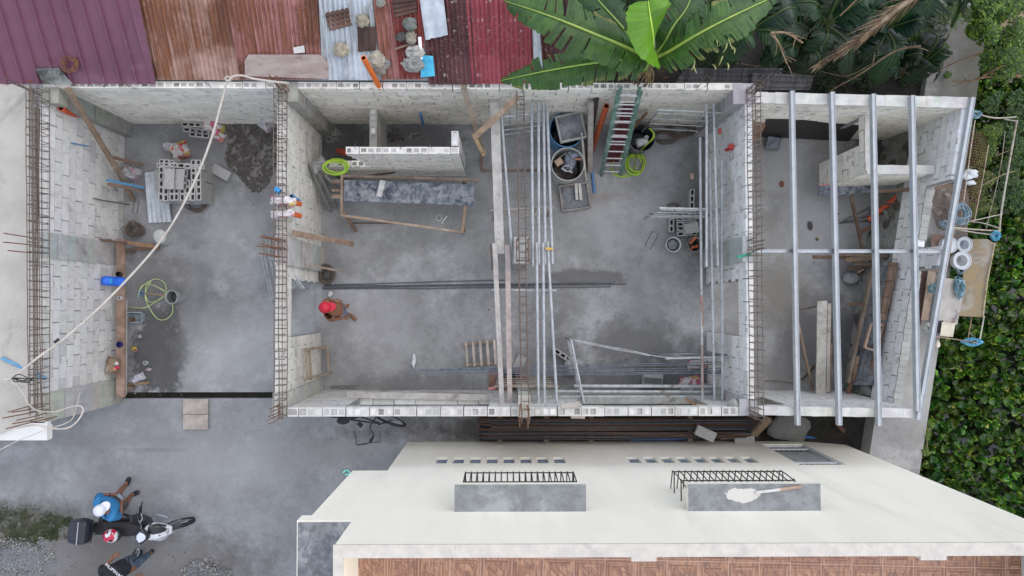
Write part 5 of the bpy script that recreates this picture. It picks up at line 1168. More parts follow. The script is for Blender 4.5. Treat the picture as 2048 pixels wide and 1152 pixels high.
# ------------------------------------------------------------------ roofs behind
def rust_mat(name, paint, rust, dk, lo, hi, sx=22, sy=.9, rot=0, metal=0, spots=0):
    m, nt, b = nodes(name); v = coords(nt, (sx, sy, 1), rot); v2 = coords(nt)
    c = mixc(nt, ramp(nt, noise(nt, v, 1.0, 6, .7, .2), lo, hi), paint, rust)
    c = mixc(nt, ramp(nt, noise(nt, v, 2.3, 5, .7), .54, .66), c, dk)
    c = mixc(nt, ramp(nt, noise(nt, coords(nt, (3.2, .7, 1)), 1, 5, .7), .46, .62), c, mixc(nt, ramp(nt, noise(nt, v, 3.0, 4, .7), .35, .65), rust, dk))
    c = mixc(nt, ramp(nt, noise(nt, v2, 7, 6, .75), .55, .72), c, tuple(x*.5 for x in rust))
    c = mixc(nt, ramp(nt, noise(nt, v2, 24, 3, .7), .64, .70), c, (.33, .30, .28))
    c = mixc(nt, ramp(nt, noise(nt, v2, 1.0, 4, .6), .45, .7), c, tuple(min(1, x*1.25+.02) for x in paint))
    if spots: c = mixc(nt, ramp(nt, noise(nt, v2, 16, 4, .7), .62, .68), c, (.42, .40, .38))
    L(nt, c, b.inputs['Base Color']); b.inputs['Roughness'].default_value = .7; b.inputs['Metallic'].default_value = metal
    return m
MR1 = rust_mat('rusty_brown_roof', (.35, .225, .18), (.20, .075, .032), (.085, .035, .022), .36, .54)
MR2 = rust_mat('rusty_pink_roof', (.34, .15, .14), (.21, .075, .034), (.085, .036, .024), .42, .58)
MR3 = rust_mat('red_roof', (.24, .042, .038), (.15, .034, .022), (.10, .028, .02), .45, .62)
MR4 = rust_mat('dark_maroon_roof', (.095, .028, .03), (.05, .018, .016), (.035, .02, .02), .45, .6, spots=1)
MR5 = rust_mat('red_pink_roof', (.27, .045, .058), (.18, .036, .042), (.12, .03, .03), .5, .65, spots=1)
MR6 = rust_mat('pale_galvanised_roof', (.48, .53, .56), (.33, .35, .35), (.20, .19, .18), .45, .65, metal=.15)
M_purple = pmat('purple_longspan', (.165, .062, .095), (.135, .05, .08), 1.3, (.19, .085, .12), .7, (.5, .65), rough=.55, bump=.05, tint=True)
ze, zt_ = 2.42, 3.25
def zz(v): return ze+(160-v)/185*.70
def rsheet(label, ut0, ut1, ub0, ub1, vb, mat, pitch=.076, amp=.020, vt=-24, dz=0, prof='sine', cat='roof sheet', seed=0, group='roof sheets behind the site', name='roof_sheet', jag=.01):
    return corr(label, P(ut0, vt, zz(vt)+dz), P(ut1, vt, zz(vt)+dz), P(ub0, vb, zz(vb)+dz), P(ub1, vb, zz(vb)+dz), pitch, amp, mat, name, cat, prof, 14, group, seed=seed, jag=jag)
rsheet('purple ribbed long-span roof at the top left corner', -80, 250, -20, 302, 168, M_purple, .265, .045, dz=.04, prof='rib', name='metal_roof', jag=0)
rsheet('purple flashing strip along the edge of the purple roof', 250, 272, 300, 312, 168, M_purple, .3, .01, dz=.07, prof='rib', jag=0, name='roof_flashing')
rsheet('pale rusty corrugated sheet next to the purple roof', 268, 462, 306, 492, 160, MR1, dz=.0, seed=1)
rsheet('pinkish rusty corrugated sheet, third from the purple roof', 448, 640, 480, 652, 159, MR2, dz=.02, seed=2)
rsheet('pale galvanised corrugated sheet with stones on it', 636, 742, 645, 764, 160, MR6, dz=.045, seed=3)
rsheet('red corrugated sheet right of the pale galvanised one', 732, 800, 752, 838, 159, MR2, dz=.03, seed=4)
rsheet('dark red rusty sheet under the two round stones', 778, 852, 800, 846, 158, MR3, dz=.05, seed=5)
rsheet('dark maroon corrugated sheet under the pale bent sheet', 842, 940, 858, 952, 169, MR4, dz=.02, seed=6)
rsheet('bright red corrugated sheet left of the banana leaf', 930, 994, 944, 1002, 168, MR5, dz=.04, seed=7)
rsheet('red corrugated sheet under the longest banana leaf', 988, 1066, 996, 1072, 168, MR5, dz=.02, seed=8)
rsheet('grey ridge strip beside the maroon sheet behind the banana leaf', 1062, 1074, 1068, 1086, 150, MR6, dz=.05, seed=9)
rsheet('maroon corrugated sheet behind the banana leaves', 1072, 1150, 1082, 1160, 130, MR4, dz=.0, seed=10)
q = [(836, -10), (876, -10), (897, 66), (882, 78), (850, 80)]
m = MB(); nn_ = 8
corr('pale bent galvanised sheet lying on the maroon roof', P(838, -10, zz(-10)+.09), P(886, -10, zz(-10)+.09), P(851, 80, zz(80)+.09), P(896, 70, zz(70)+.11), .2, .008, M_galv, 'loose_sheet', 'roof sheet', jag=.02)
q = [(842, 110), (866, 112), (870, 152), (841, 155)]; m = MB(); m.hexa([P(u, v, zz(v)+.09) for u, v in q[::-1]]+[P(u, v, zz(v)+.11) for u, v in q[::-1]], (.75, 2.1, 1.6)); single(m, 'blue_plastic_piece', M_blpipe, 'light blue plastic piece at the roof edge', 'plastic piece')
m = MB(); m.tube([P(839, 74, zz(74)+.12), P(842, 118, zz(118)+.12)], .03, 10, col=(1.1, 1.15, 1.25)); single(m, 'white_pipe', M_plastic, 'white pipe above the light blue plastic piece', 'pipe', smooth=True)
q = [(497, 109), (640, 109), (657, 126), (657, 158), (490, 152), (489, 122)]; m = MB(); n = len(q); m.v = [P(u, v, zz(v)+.06) for u, v in q]+[P(u, v, zz(v)+.10) for u, v in q]
m.face(range(n, 2*n)[::-1]); m.face(range(n)); [m.face((i, n+i, n+(i+1) % n, (i+1) % n)) for i in range(n)]
single(m, 'plywood_sheet', pmat('pinkish_ply', (.40, .33, .29), (.32, .25, .22), 3, (.22, .14, .12), 2, (.55, .7), rough=.8, bump=.15, stretch=(1, 4, 1)), 'weathered pinkish plywood sheet on the rusty roof edge', 'plywood')
m = MB(); m.hexa([P(588, 107, zz(107)+.04), P(610, 105, zz(105)+.04), P(608, 91, zz(91)+.04), P(586, 95, zz(95)+.04), P(588, 107, zz(107)+.1), P(610, 105, zz(105)+.1), P(608, 91, zz(91)+.1), P(586, 95, zz(95)+.1)], (1.6, 1.6, 1.6)); single(m, 'white_block', M_greywood, 'small white block on the rusty roof above the plywood', 'block')
def woodpiece(label, q, nb, tone, dz=.06):
    t = thing('broken_pallet', label, 'pallet piece', P(*q[0], zz(q[0][1])+dz)); a, b, c, d = [P(u, v, zz(v)+dz) for u, v in q]
    for k in range(nb):
        p0 = a.lerp(d, (k+.5)/nb); p1 = b.lerp(c, (k+.5)/nb); m = MB(); m.beam(p0, p1, (a-d).length/nb*.93, .04, col=tuple(x*(.8+.13*k) for x in tone), wob=.003); m.build('board', M_wood, t)
    return t
woodpiece('small dark wooden pallet piece on the galvanised sheet', [(650, 26), (696, 16), (704, 50), (660, 62)], 4, (.5, .32, .27)); woodpiece('dark wooden board piece right of the first pallet piece', [(716, 104), (715, 54), (750, 53), (752, 100)], 3, (.32, .22, .2)); woodpiece('larger dark wooden panel at the top edge on the red roof', [(783, 0), (832, -6), (834, 24), (790, 36)], 4, (.33, .22, .19))
for (u, v, r, sx, sy, col, l, sd) in [(725, 41, .11, 1, .95, (.9, .85, .65), 'brownish stone beside the pallet piece', 1), (681, 100, .125, 1, .9, (1.25, 1.15, .9), 'pale yellow stone on the galvanised sheet', 2), (754, 120, .14, .95, 1.05, (1.3, 1.25, 1.05), 'large cream stone near the orange pipe', 3),
        (757, 138, .12, 1.1, .8, (.8, .75, .68), 'brown stone below the large cream stone', 14), (770, 127, .085, 1, 1, (.8, .82, .82), 'small grey stone right of the large cream stone', 4), (820, 49, .11, 1, .95, (.5, .56, .52), 'square dark grey stone on the dark red sheet', 5), (822, 75, .10, .9, 1.1, (.95, .9, .75), 'knobbly pale stone below the square grey one', 6),
        (803, 74, .08, 1.1, .9, (.25, .25, .25), 'black stone beside the knobbly one', 7), (829, 105, .135, 1.15, .9, (1.35, 1.35, 1.3), 'upper of the two round white stones', 8), (827, 128, .15, 1.1, .85, (1.0, 1.02, 1.02), 'lower of the two round speckled stones', 9), (761, 5, .07, 1, 1, (.8, .8, .7), 'small stone at the top edge of the roof', 10)]:
    m = MB(); m.blob(P(u, v, zz(v)+.10+r*.3), r, sx, sy, .8, sd*3, .28, 16, col, 1.6); m.blob(P(u, v, zz(v)+.10+r*.3), r*.93, sx, sy, .85, sd*3+1, .5, 12, tuple(x*.9 for x in col), 3.2); single(m, 'roof_stone', M_stone, l, 'stone', 'stones weighing down the roof')
m = MB(); m.tube(spline([P(789, 99, zz(99)+.1), P(805, 93, zz(93)+.13), P(823, 88, zz(88)+.1)], 4), [.02]*8+[.03], 7, col=(1, .8, .75)); single(m, 'driftwood', M_wood, 'short branch lying between the roof stones', 'branch', smooth='all')
q = [(70, 137), (117, 136), (146, 168), (88, 168)]; m = MB(); m.hexa([P(u, v, zz(v)+.05) for u, v in q[::-1]]+[P(u, v, zz(v)+.1) for u, v in q[::-1]]); single(m, 'mouldy_board', pmat('mouldy_ply', (.05, .055, .05), (.26, .28, .25), 4, (.02, .02, .02), 2, (.5, .6), rough=.9, bump=.2), 'black and white mouldy board at the end of the purple roof', 'board')
tangle('small tangle of rusty wire lying on the purple roof', 142, 130, 14, 17, 12, M_rust, z=zz(130)+.08, r=.005, h=.08)
m = MB(); m.beam(P(20, 136, zs+.06), P(66, 162, zs+.0), .07, .05, col=(.9, .5, .4)); single(m, 'rusty_angle', M_rust, 'rusty steel angle at the top corner of the beige roof', 'steel angle')
# grey gutter wall under roof edges
m = MB(); m.box(P(310, 160, 2.3).x, P(868, 160, 2.3).x, 3.84, 3.88, 0, 2.38, (.5, .55, .6)); m.box(P(310, 160, 2.3).x-.01, P(1160, 160, 2.3).x, 4.3, 12, .0, 2.2, (.3, .3, .3)); single(m, 'shed_wall', M_wpaint, 'bluish grey shed wall in the gap below the rusty roof edge', 'wall')
rsheet2 = corr('dark corrugated sheets lying low behind the back wall under the bananas', P(1385, 138, 1.7), P(1560, 138, 1.7), P(1345, 172, 1.6), P(1560, 176, 1.6), 9, 0, M_soil, 'fallen_sheet', 'roof sheet', nv=3)
bpy.data.objects.remove(rsheet2)
M_dkroof = rust_mat('dark_old_sheet', (.10, .105, .115), (.06, .055, .05), (.03, .03, .03), .45, .6)
corr('dark old corrugated sheet lying low behind the back wall', P(1565, 136, 1.7), P(1560, 178, 1.6), P(1370, 136, 1.7), P(1345, 176, 1.6), .09, .016, M_dkroof, 'fallen_sheet', 'roof sheet', nv=10, jag=.03)
corr('second dark corrugated sheet nearer the wall dowels', P(1628, 150, 1.75), P(1620, 180, 1.65), P(1505, 146, 1.75), P(1500, 180, 1.65), .09, .016, M_dkroof, 'fallen_sheet', 'roof sheet', nv=8, jag=.03)
corr('dark fallen corrugated sheet lying in the yard near the river wall', P(1940, 20, .9), P(1966, 70, .9), P(1800, 88, .5), P(1830, 140, .5), .09, .016, M_dkroof, 'fallen_sheet', 'roof sheet', nv=8, jag=.04)
# ------------------------------------------------------------------ the cream house
HS = thing('cream_house', 'tall cream two-storey house with a tiled terrace at the bottom right', 'house', (2, -4, 0))
M_cream = pmat('cream_house_paint', (.90, .86, .74), (.85, .81, .695), 1.6, (.74, .70, .61), .8, (.55, .82), stretch=(1.4, 1, .35), rough=.65, bump=.05, bscale=20, tint=True)
FY = -2.81; HX0, HX1, HZ = -1.985, 6.8, 5.96
def facade_holes(x0, x1, z0, z1, holes):
    m = MB(); xs = sorted({x0, x1, *[h[0] for h in holes], *[h[1] for h in holes]}); zs_ = sorted({z0, z1, *[h[2] for h in holes], *[h[3] for h in holes]})
    for i in range(len(xs)-1):
        for j in range(len(zs_)-1):
            cx_, cz_ = (xs[i]+xs[i+1])/2, (zs_[j]+zs_[j+1])/2
            if any(h[0] < cx_ < h[1] and h[2] < cz_ < h[3] for h in holes): continue
            m.quad((xs[i], FY, zs_[j]), (xs[i+1], FY, zs_[j]), (xs[i+1], FY, zs_[j+1]), (xs[i], FY, zs_[j+1]))
    for h in holes:
        d = FY-.10; a, b, c, e = h
        m.quad((a, FY, c), (b, FY, c), (b, d, c), (a, d, c)); m.quad((a, FY, e), (b, FY, e), (b, d, e), (a, d, e)); m.quad((a, FY, c), (a, FY, e), (a, d, e), (a, d, c)); m.quad((b, FY, c), (b, FY, e), (b, d, e), (b, d, c))
    return m
holes = []
for k in range(8): holes.append((-1.235+.302*k, -1.035+.302*k, 1.42, 1.88))
for k in range(8): holes.append((2.225+.2985*k, 2.425+.2985*k, 1.42, 1.88))
holes.append((5.15, 5.98, .30, 2.05)); holes += [(-.55, .95, 3.35, 4.5), (2.75, 4.1, 3.35, 4.5)]
m = facade_holes(HX0, HX1, 0, HZ-.001, holes)
m.quad((HX0, FY, 0), (HX0, FY, HZ), (HX0, -14, HZ), (HX0, -14, 0)); m.quad((HX1, FY, 0), (HX1, FY, HZ), (HX1, -14, HZ), (HX1, -14, 0)); m.quad((HX0, -14, 0), (HX1, -14, 0), (HX1, -14, HZ), (HX0, -14, HZ))
m.build('wall', M_cream, HS)
M_par = pmat('parapet_plaster', (.62, .575, .49), (.53, .49, .425), 6, (.44, .405, .36), 3, (.56, .72), rough=.8, bump=.2, tint=True)
m = MB(); m.box(HX0-.01, HX1+.01, FY-.14, FY+.012, HZ, HZ+.03); m.box(HX0-.01, HX0+.105, -14, FY-.14, HZ, HZ+.03); m.box(HX1-.11, HX1+.01, -14, FY-.14, HZ, HZ+.03)
for u0, u1 in ((1262, 1312), (1838, 1890)):
    a, b = P(u0, 1105, HZ), P(u1, 1105, HZ); m.box(a.x, b.x, FY-.19, FY-.14, HZ, HZ+.03)
m.build('parapet_top', M_par, HS)
m = MB(); m.box(HX0+.1, HX1-.1, FY-.138, FY-.1, 5.13, HZ-.002, (1.05, 1.02, .95)); m.box(HX0+.02, HX0+.10, -13.9, FY-.14, 5.13, HZ-.002, (1.12, 1.08, 1.0)); m.box(HX1-.10, HX1-.02, -13.9, FY-.14, 5.13, HZ-.002, (.7, .72, .75))  # tints per side paint in warm light left, cool shade right
for u0, u1 in ((1262, 1312), (1838, 1890)):
    a, b = P(u0, 1105, HZ), P(u1, 1105, HZ); m.box(a.x+.005, b.x-.005, FY-.187, FY-.139, 5.13, HZ-.002)
m.build('parapet_inner', M_cream, HS)
def tile_mat():
    m, nt, b = nodes('wood_look_tiles'); v = coords(nt, (2.5, 2.5, 1), R(1.5))
    fr = N(nt, 'ShaderNodeVectorMath', operation='FRACTION'); fl = N(nt, 'ShaderNodeVectorMath', operation='FLOOR'); L(nt, v, fr.inputs[0]); L(nt, v, fl.inputs[0])
    s1 = N(nt, 'ShaderNodeSeparateXYZ'); L(nt, fr.outputs[0], s1.inputs[0])
    def mt(op, a, b2=None, c2=None):
        n = N(nt, 'ShaderNodeMath', operation=op)
        for i, q in enumerate((a, b2, c2)):
            if q is None: continue
            if isinstance(q, (int, float)): n.inputs[i].default_value = q
            else: L(nt, q, n.inputs[i])
        return n.outputs[0]
    x, y = s1.outputs[0], s1.outputs[1]
    # grout lines
    ex = mt('MINIMUM', x, mt('SUBTRACT', 1, x)); ey = mt('MINIMUM', y, mt('SUBTRACT', 1, y)); ed = mt('MINIMUM', ex, ey); grout = mt('LESS_THAN', ed, .011)
    # parquet zones: outer frame strips, centre diagonal square
    cx_ = mt('ABSOLUTE', mt('SUBTRACT', x, .5)); cy_ = mt('ABSOLUTE', mt('SUBTRACT', y, .5))
    centre = mt('LESS_THAN', mt('MAXIMUM', cx_, cy_), .26)
    hor = mt('GREATER_THAN', cy_, cx_)
    diag = mt('MULTIPLY', mt('ADD', x, y), 9.0); sx_ = mt('MULTIPLY', x, 11.0); sy_ = mt('MULTIPLY', y, 11.0)
    lane = mt('ADD', mt('MULTIPLY', hor, sy_), mt('MULTIPLY', mt('SUBTRACT', 1, hor), sx_))
    lane = mt('ADD', mt('MULTIPLY', centre, diag), mt('MULTIPLY', mt('SUBTRACT', 1, centre), lane))
    li = mt('FLOOR', lane); lf = mt('FRACT', lane)
    cb = N(nt, 'ShaderNodeCombineXYZ'); L(nt, li, cb.inputs[0]); L(nt, mt('ADD', mt('MULTIPLY', centre, 7), hor), cb.inputs[1])
    ad = N(nt, 'ShaderNodeVectorMath', operation='ADD'); L(nt, cb.outputs[0], ad.inputs[0]); 
    sc2 = N(nt, 'ShaderNodeVectorMath', operation='SCALE'); sc2.inputs['Scale'].default_value = 3.17; L(nt, fl.outputs[0], sc2.inputs[0]); L(nt, sc2.outputs[0], ad.inputs[1])
    wn2 = N(nt, 'ShaderNodeTexWhiteNoise'); L(nt, ad.outputs[0], wn2.inputs['Vector'])
    rp = N(nt, 'ShaderNodeValToRGB'); L(nt, wn2.outputs['Value'], rp.inputs[0]); e = rp.color_ramp.elements
    e[0].color = (.25, .105, .052, 1); e[1].color = (.48, .27, .16, 1); k = e.new(.5); k.color = (.36, .18, .10, 1)
    c = mixc(nt, mt('GREATER_THAN', lf, .88), rp.outputs[0], (.52, .38, .30)); c = mixc(nt, ramp(nt, noise(nt, coords(nt, (30, 8, 1)), 1, 4, .6), .4, .7), c, (.20, .11, .08))
    c = mixc(nt, grout, c, (.50, .36, .27)); L(nt, c, b.inputs['Base Color']); b.inputs['Roughness'].default_value = .5; return m
m = MB(); m.quad((HX0+.09, -13.9, 5.13), (HX1-.09, -13.9, 5.13), (HX1-.09, FY-.12, 5.13), (HX0+.09, FY-.12, 5.13)); m.build('terrace_floor', tile_mat(), HS, origin=(HX0+.09, FY, 5.13))
# projecting upper block at the left with a rough canopy slab
m = MB(); m.box(-2.57, HX0-.002, -14, FY-.002, 2.38, 4.82); m.build('bay_wall', M_cream, HS)
M_rough = pmat('rough_weathered_concrete', (.27, .28, .285), (.15, .16, .165), 9, (.36, .37, .37), 3, (.5, .66), bump=.8, bscale=40, bdist=.03, tint=True)
m = MB(); m.box(-2.70, HX0-.003, -14, FY+.0, 4.822, 5.045, (1, 1, 1)); m.build('canopy_slab', M_cream, HS)
m = MB(); m.box(-2.68, HX0-.004, -14, FY-.02, 5.046, 5.07); m.build('canopy_topping', M_rough, HS)
M_glass = pmat('dusty_louvre_glass', (.10, .12, .14), (.06, .075, .09), 4, rough=.25, bump=0, tint=True); M_wh = pmat('white_frame', (.72, .73, .74), rough=.5, bump=0, tint=True)
def vent(x0, x1, z0, z1):
    m = MB()
    for (a, b, c, d) in ((x0, x1, z0, z0+.025), (x0, x1, z1-.025, z1), (x0, x0+.02, z0+.025, z1-.025), (x1-.02, x1, z0+.025, z1-.025)): m.box(a, b, FY-.09, FY-.05, c, d, (.5, .52, .55))
    f = m.build('vent_window', M_wh, HS)
    m = MB(); n = max(3, int((z1-z0)/.11))
    for k in range(n):
        z = z0+.03+(z1-z0-.06)*(k+.5)/n; m.beam((x0+.02, FY-.07, z), (x1-.02, FY-.07, z), .09, .008, up=(0, .55, .83), col=(1.6, 1.7, 1.8))
    m.box(x0+.02, x1-.02, FY-.10, FY-.095, z0+.02, z1-.02, (.35, .35, .4)); m.build('louvre_glass', M_glass, f)
for h in holes[:16]: vent(h[0], h[1], h[2], h[3])
bw = MB(); x0, x1, z0, z1 = holes[16]
for (a, b, c, d) in ((x0, x1, z0, z0+.05), (x0, x1, z1-.06, z1), (x0, x0+.04, z0+.05, z1-.06), (x1-.04, x1, z0+.05, z1-.06), (x0+.04, x1-.04, 1.75, 1.80), (x0+.04, x1-.04, .62, .66)): bw.box(a, b, FY-.07, FY-.02, c, d, (1, 1, 1))
f = bw.build('window', M_wh, HS); m = MB(); m.box(x0+.04, x1-.04, FY-.06, FY-.05, z0+.05, z1-.06, (1.0, 1.02, 1.02))
m.build('pane', M_gplast, f)
m = MB()
for zc in (.70, 1.84):
    for k in range(7): m.box(x0+.08+k*.10, x0+.15+k*.10, FY-.045, FY-.035, zc, zc+.07, (.1, .1, .12))
m.build('vent_slots', M_glass, f)
for (xa, xb) in ((-.55, .95), (2.75, 4.1)):
    m = MB(); m.box(xa, xb, FY-.09, FY-.05, 3.35, 4.5, (.8, .8, .8)); f = m.build('window', M_wh, HS); m = MB(); m.box(xa+.05, xb-.05, FY-.05, FY-.045, 3.4, 4.45); m.build('pane', M_glass, f)
M_hood = pmat('hood_concrete', (.26, .275, .275), (.19, .20, .20), 6, (.34, .36, .36), 2.2, (.5, .66), rough=.85, bump=.4, tint=True)
def hood_mat2():
    m, nt, b = nodes('patched_hood_concrete'); v = coords(nt)
    c = mixc(nt, ramp(nt, noise(nt, v, 6, 6, .7), .38, .62), (.28, .295, .30), (.20, .21, .21)); pc_ = P(1484, 990, 4.7)-Vector((2, -4, 0)); mp = N(nt, 'ShaderNodeVectorMath', operation='SUBTRACT'); L(nt, v, mp.inputs[0]); mp.inputs[1].default_value = pc_
    ms = N(nt, 'ShaderNodeVectorMath', operation='MULTIPLY'); L(nt, mp.outputs[0], ms.inputs[0]); ms.inputs[1].default_value = (3.6, 9.5, 0)
    ln_ = N(nt, 'ShaderNodeVectorMath', operation='LENGTH'); L(nt, ms.outputs[0], ln_.inputs[0]); ad_ = N(nt, 'ShaderNodeMath', operation='ADD'); L(nt, ln_.outputs['Value'], ad_.inputs[0]); L(nt, noise(nt, v, 9, 4, .6), ad_.inputs[1])
    c = mixc(nt, ramp(nt, ad_.outputs[0], 1.40, 1.36), c, (.62, .61, .56))
    L(nt, c, b.inputs['Base Color']); b.inputs['Roughness'].default_value = .85; return m
for k, (u0, u1, mt_) in enumerate(((909, 1172, M_hood), (1377, 1641, hood_mat2()))):
    a, b = P(u0, 968, 4.7), P(u1, 968, 4.7); m = MB(); m.box(a.x, b.x, FY, FY+.365, 4.62, 4.70); h = m.build('window_hood', mt_, HS)
    m = MB(); m.box(a.x-.004, b.x+.004, FY+.30, FY+.369, 4.60, 4.688, (.9, .9, .88)); m.box(a.x-.005, a.x+.02, FY+.002, FY+.30, 4.60, 4.688); m.build('hood_edge', M_cream, h)
q = P(1560, 982, 4.71); m = MB(); m.beam(P(1512, 985, 4.72), P(1560, 979, 4.72), .035, .02, col=(1.6, 1.6, 1.6)); m.beam(P(1560, 979, 4.72), P(1602, 973, 4.72), .035, .02, col=(1.2, .85, .65)); single(m, 'hood_batten', M_greywood, 'white and tan batten lying on the patched right window hood', 'batten')
M_blk = pmat('black_steel', (.02, .02, .02), rough=.5, bump=0)
def grille(label, x0, x1, n, zb, zt2, pr):
    t = thing('window_grille', label, 'window grille', ((x0+x1)/2, FY, zb))
    y1 = FY+pr; base = None
    m = MB(); m.tube([(x0, FY+.01, zb-.12), (x0, y1, zb), (x0, y1, zb+.22), (x0, y1-.05, zt2)], .0085, 6); base = m.build('upright_bar', M_blk, t)
    for k in range(1, n):
        o = base.copy(); COL.objects.link(o); o.parent = t; o.location = base.location+Vector(((x1-x0)*k/(n-1), 0, 0))
    for (y, z) in ((y1, zb+.10), (y1-.03, zb+.5)):
        m = MB(); m.tube([(x0, y+.008, z), (x1, y+.008, z)], .009, 6); m.build('cross_bar', M_blk, t)
    for x in (x0, x1):
        m = MB(); m.tube([(x, FY, zb+.10), (x, y1, zb+.10)], .009, 6); m.tube([(x, FY, zb+.5), (x, y1, zb+.5)], .009, 6); m.build('side_bar', M_blk, t)
    return t
xa, xb = P(931, 944, 3.72).x, P(1146, 944, 3.72).x; grille('black steel window grille under the left plain hood', xa, xb, 19, 3.72, 4.58, .30)
xa, xb = P(1345, 945, 3.72).x, P(1560, 945, 3.72).x; grille('black steel window grille under the right patched hood', xa, xb, 18, 3.72, 4.58, .31)
# alley between
AG = 'rusty steel bars along the alley'
AL = thing('steel_rack', 'dark rusty bars stacked on posts in the alley beside the cream house', 'steel rack', P(1200, 860, 0))
for k in range(16):
    m = MB(); v = 838+2.6*k; m.tube([P(965+rnd(-12, 25), v, .35+rnd(-.05, .05)), P(1200, v+rnd(-1.5, 1.5), .35), P(1508+rnd(-20, 10), v+rnd(-3, 3), .35+rnd(-.05, .05))], rnd(.010, .022), 6, col=(.55, .55, .55)); m.build('bar', (M_rust, M_greybar, M_rebar, M_greybar)[k % 4], AL)
for u in (1000, 1093, 1182, 1380):
    m = MB(); m.beam(P(u, 832, .28), P(u, 884, .28), .09, .06, col=(.55, .45, .4)); m.build('post', M_wood, AL)
m = MB(); m.box(P(960, 0, .0).x, P(1510, 0, 0).x, -2.79, -1.93, .02, .05, (.13, .11, .10)); single(m, 'rusty_plate', M_wood, 'dark rusty sheet lying under the bars in the alley', 'metal sheet')
hb('grey block lying tilted on the alley bars near the house', tuple(P(1409, 866, .4)), R(-24), 'flat'); hb('grey block end by the alley wall under the house window', tuple(P(1486, 874, .05)), R(2), 'flat')
plank('brown timber end in the alley between the two blocks', P(1440, 874, .15), P(1468, 872, .15), .10, .06, tone=(.8, .6, .45)); plank('tan post under the yellow-tipped starter bars', P(1537, 838, .9), P(1508, 868, .5), .13, .08, tone=(.95, .8, .62))
plank('dark leaning timber in the weeds beside the house corner', P(1672, 846, .4), P(1722, 898, .2), .08, .06, tone=(.4, .28, .22))
m = MB(); m.blob(P(1580, 855, .05), .42, 1.0, .75, .25, 6, .25, 18, (.55, .56, .55), 1.2, True); single(m, 'concrete_lump', M_conc, 'dark concrete footing behind the first purlin end', 'concrete lump', smooth='all')
m = MB(); m.tube(spline([P(1260, 880, .1), P(1330, 879, .1), P(1370, 879, .1)], 4), .012, 6, col=(.6, .8, 1.2)); single(m, 'blue_hose', M_blpipe, 'thin blue hose in the alley near the tilted grey block', 'hose', smooth=True); m = MB(); m.tube(spline([P(1610, 874, .1), P(1655, 880, .1), P(1697, 901, .1)], 4), .02, 6, col=(.5, .7, 1.1)); single(m, 'blue_hose', M_blpipe, 'dark blue hose at the foot of the cream house', 'hose', smooth=True)
plank('pinkish board tucked beside the front wall top', P(1142, 833, 2.0), P(1170, 834, 2.0), .06, .02, M_greywood, tone=(1.5, 1.35, 1.3))
# yard plug with green string by house corner
m = MB(); m.tube(spline([P(686, 945, .02), P(694, 940, .03), P(700, 947, .02), P(690, 950, .02)], 4), .008, 6, col=(.3, 1.5, 1.2)); single(m, 'green_string', M_plastic, 'scrap of green string on the yard at the house corner', 'string')

# ------------------------------------------------------------------ plants
def leaf_mat(name, c1, c2, vein, rough=.45, trans=.25, sc_=3):
    m, nt, b = nodes(name); v = coords(nt)
    a = N(nt, 'ShaderNodeAttribute', attribute_name='tint')
    c = mixc(nt, ramp(nt, noise(nt, v, sc_, 5, .65), .35, .65), c1, c2); c = mixc(nt, 1, c, a.outputs['Color'], 'MULTIPLY')
    L(nt, c, b.inputs['Base Color']); b.inputs['Roughness'].default_value = rough
    t = N(nt, 'ShaderNodeBsdfTranslucent'); mx = N(nt, 'ShaderNodeMixShader'); mx.inputs[0].default_value = trans; L(nt, c, t.inputs[0]); L(nt, b.outputs[0], mx.inputs[1]); L(nt, t.outputs[0], mx.inputs[2]); L(nt, mx.outputs[0], nt.nodes['Material Output'].inputs[0]); return m
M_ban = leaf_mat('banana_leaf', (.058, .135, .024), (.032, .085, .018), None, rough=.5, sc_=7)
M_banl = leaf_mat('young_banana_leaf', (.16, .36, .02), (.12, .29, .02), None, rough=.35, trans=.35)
M_band = leaf_mat('shaded_banana_leaf', (.017, .043, .015), (.009, .025, .010), None, rough=.4)  # darker copy of banana_leaf, the shade is put into the colour
M_rib = pmat('banana_midrib', (.30, .38, .08), (.22, .32, .07), 9, rough=.45, bump=.05, tint=True)
M_stem = pmat('banana_stem', (.20, .19, .08), (.10, .085, .05), 9, (.07, .05, .035), 4, (.5, .65), bump=.4, tint=True)
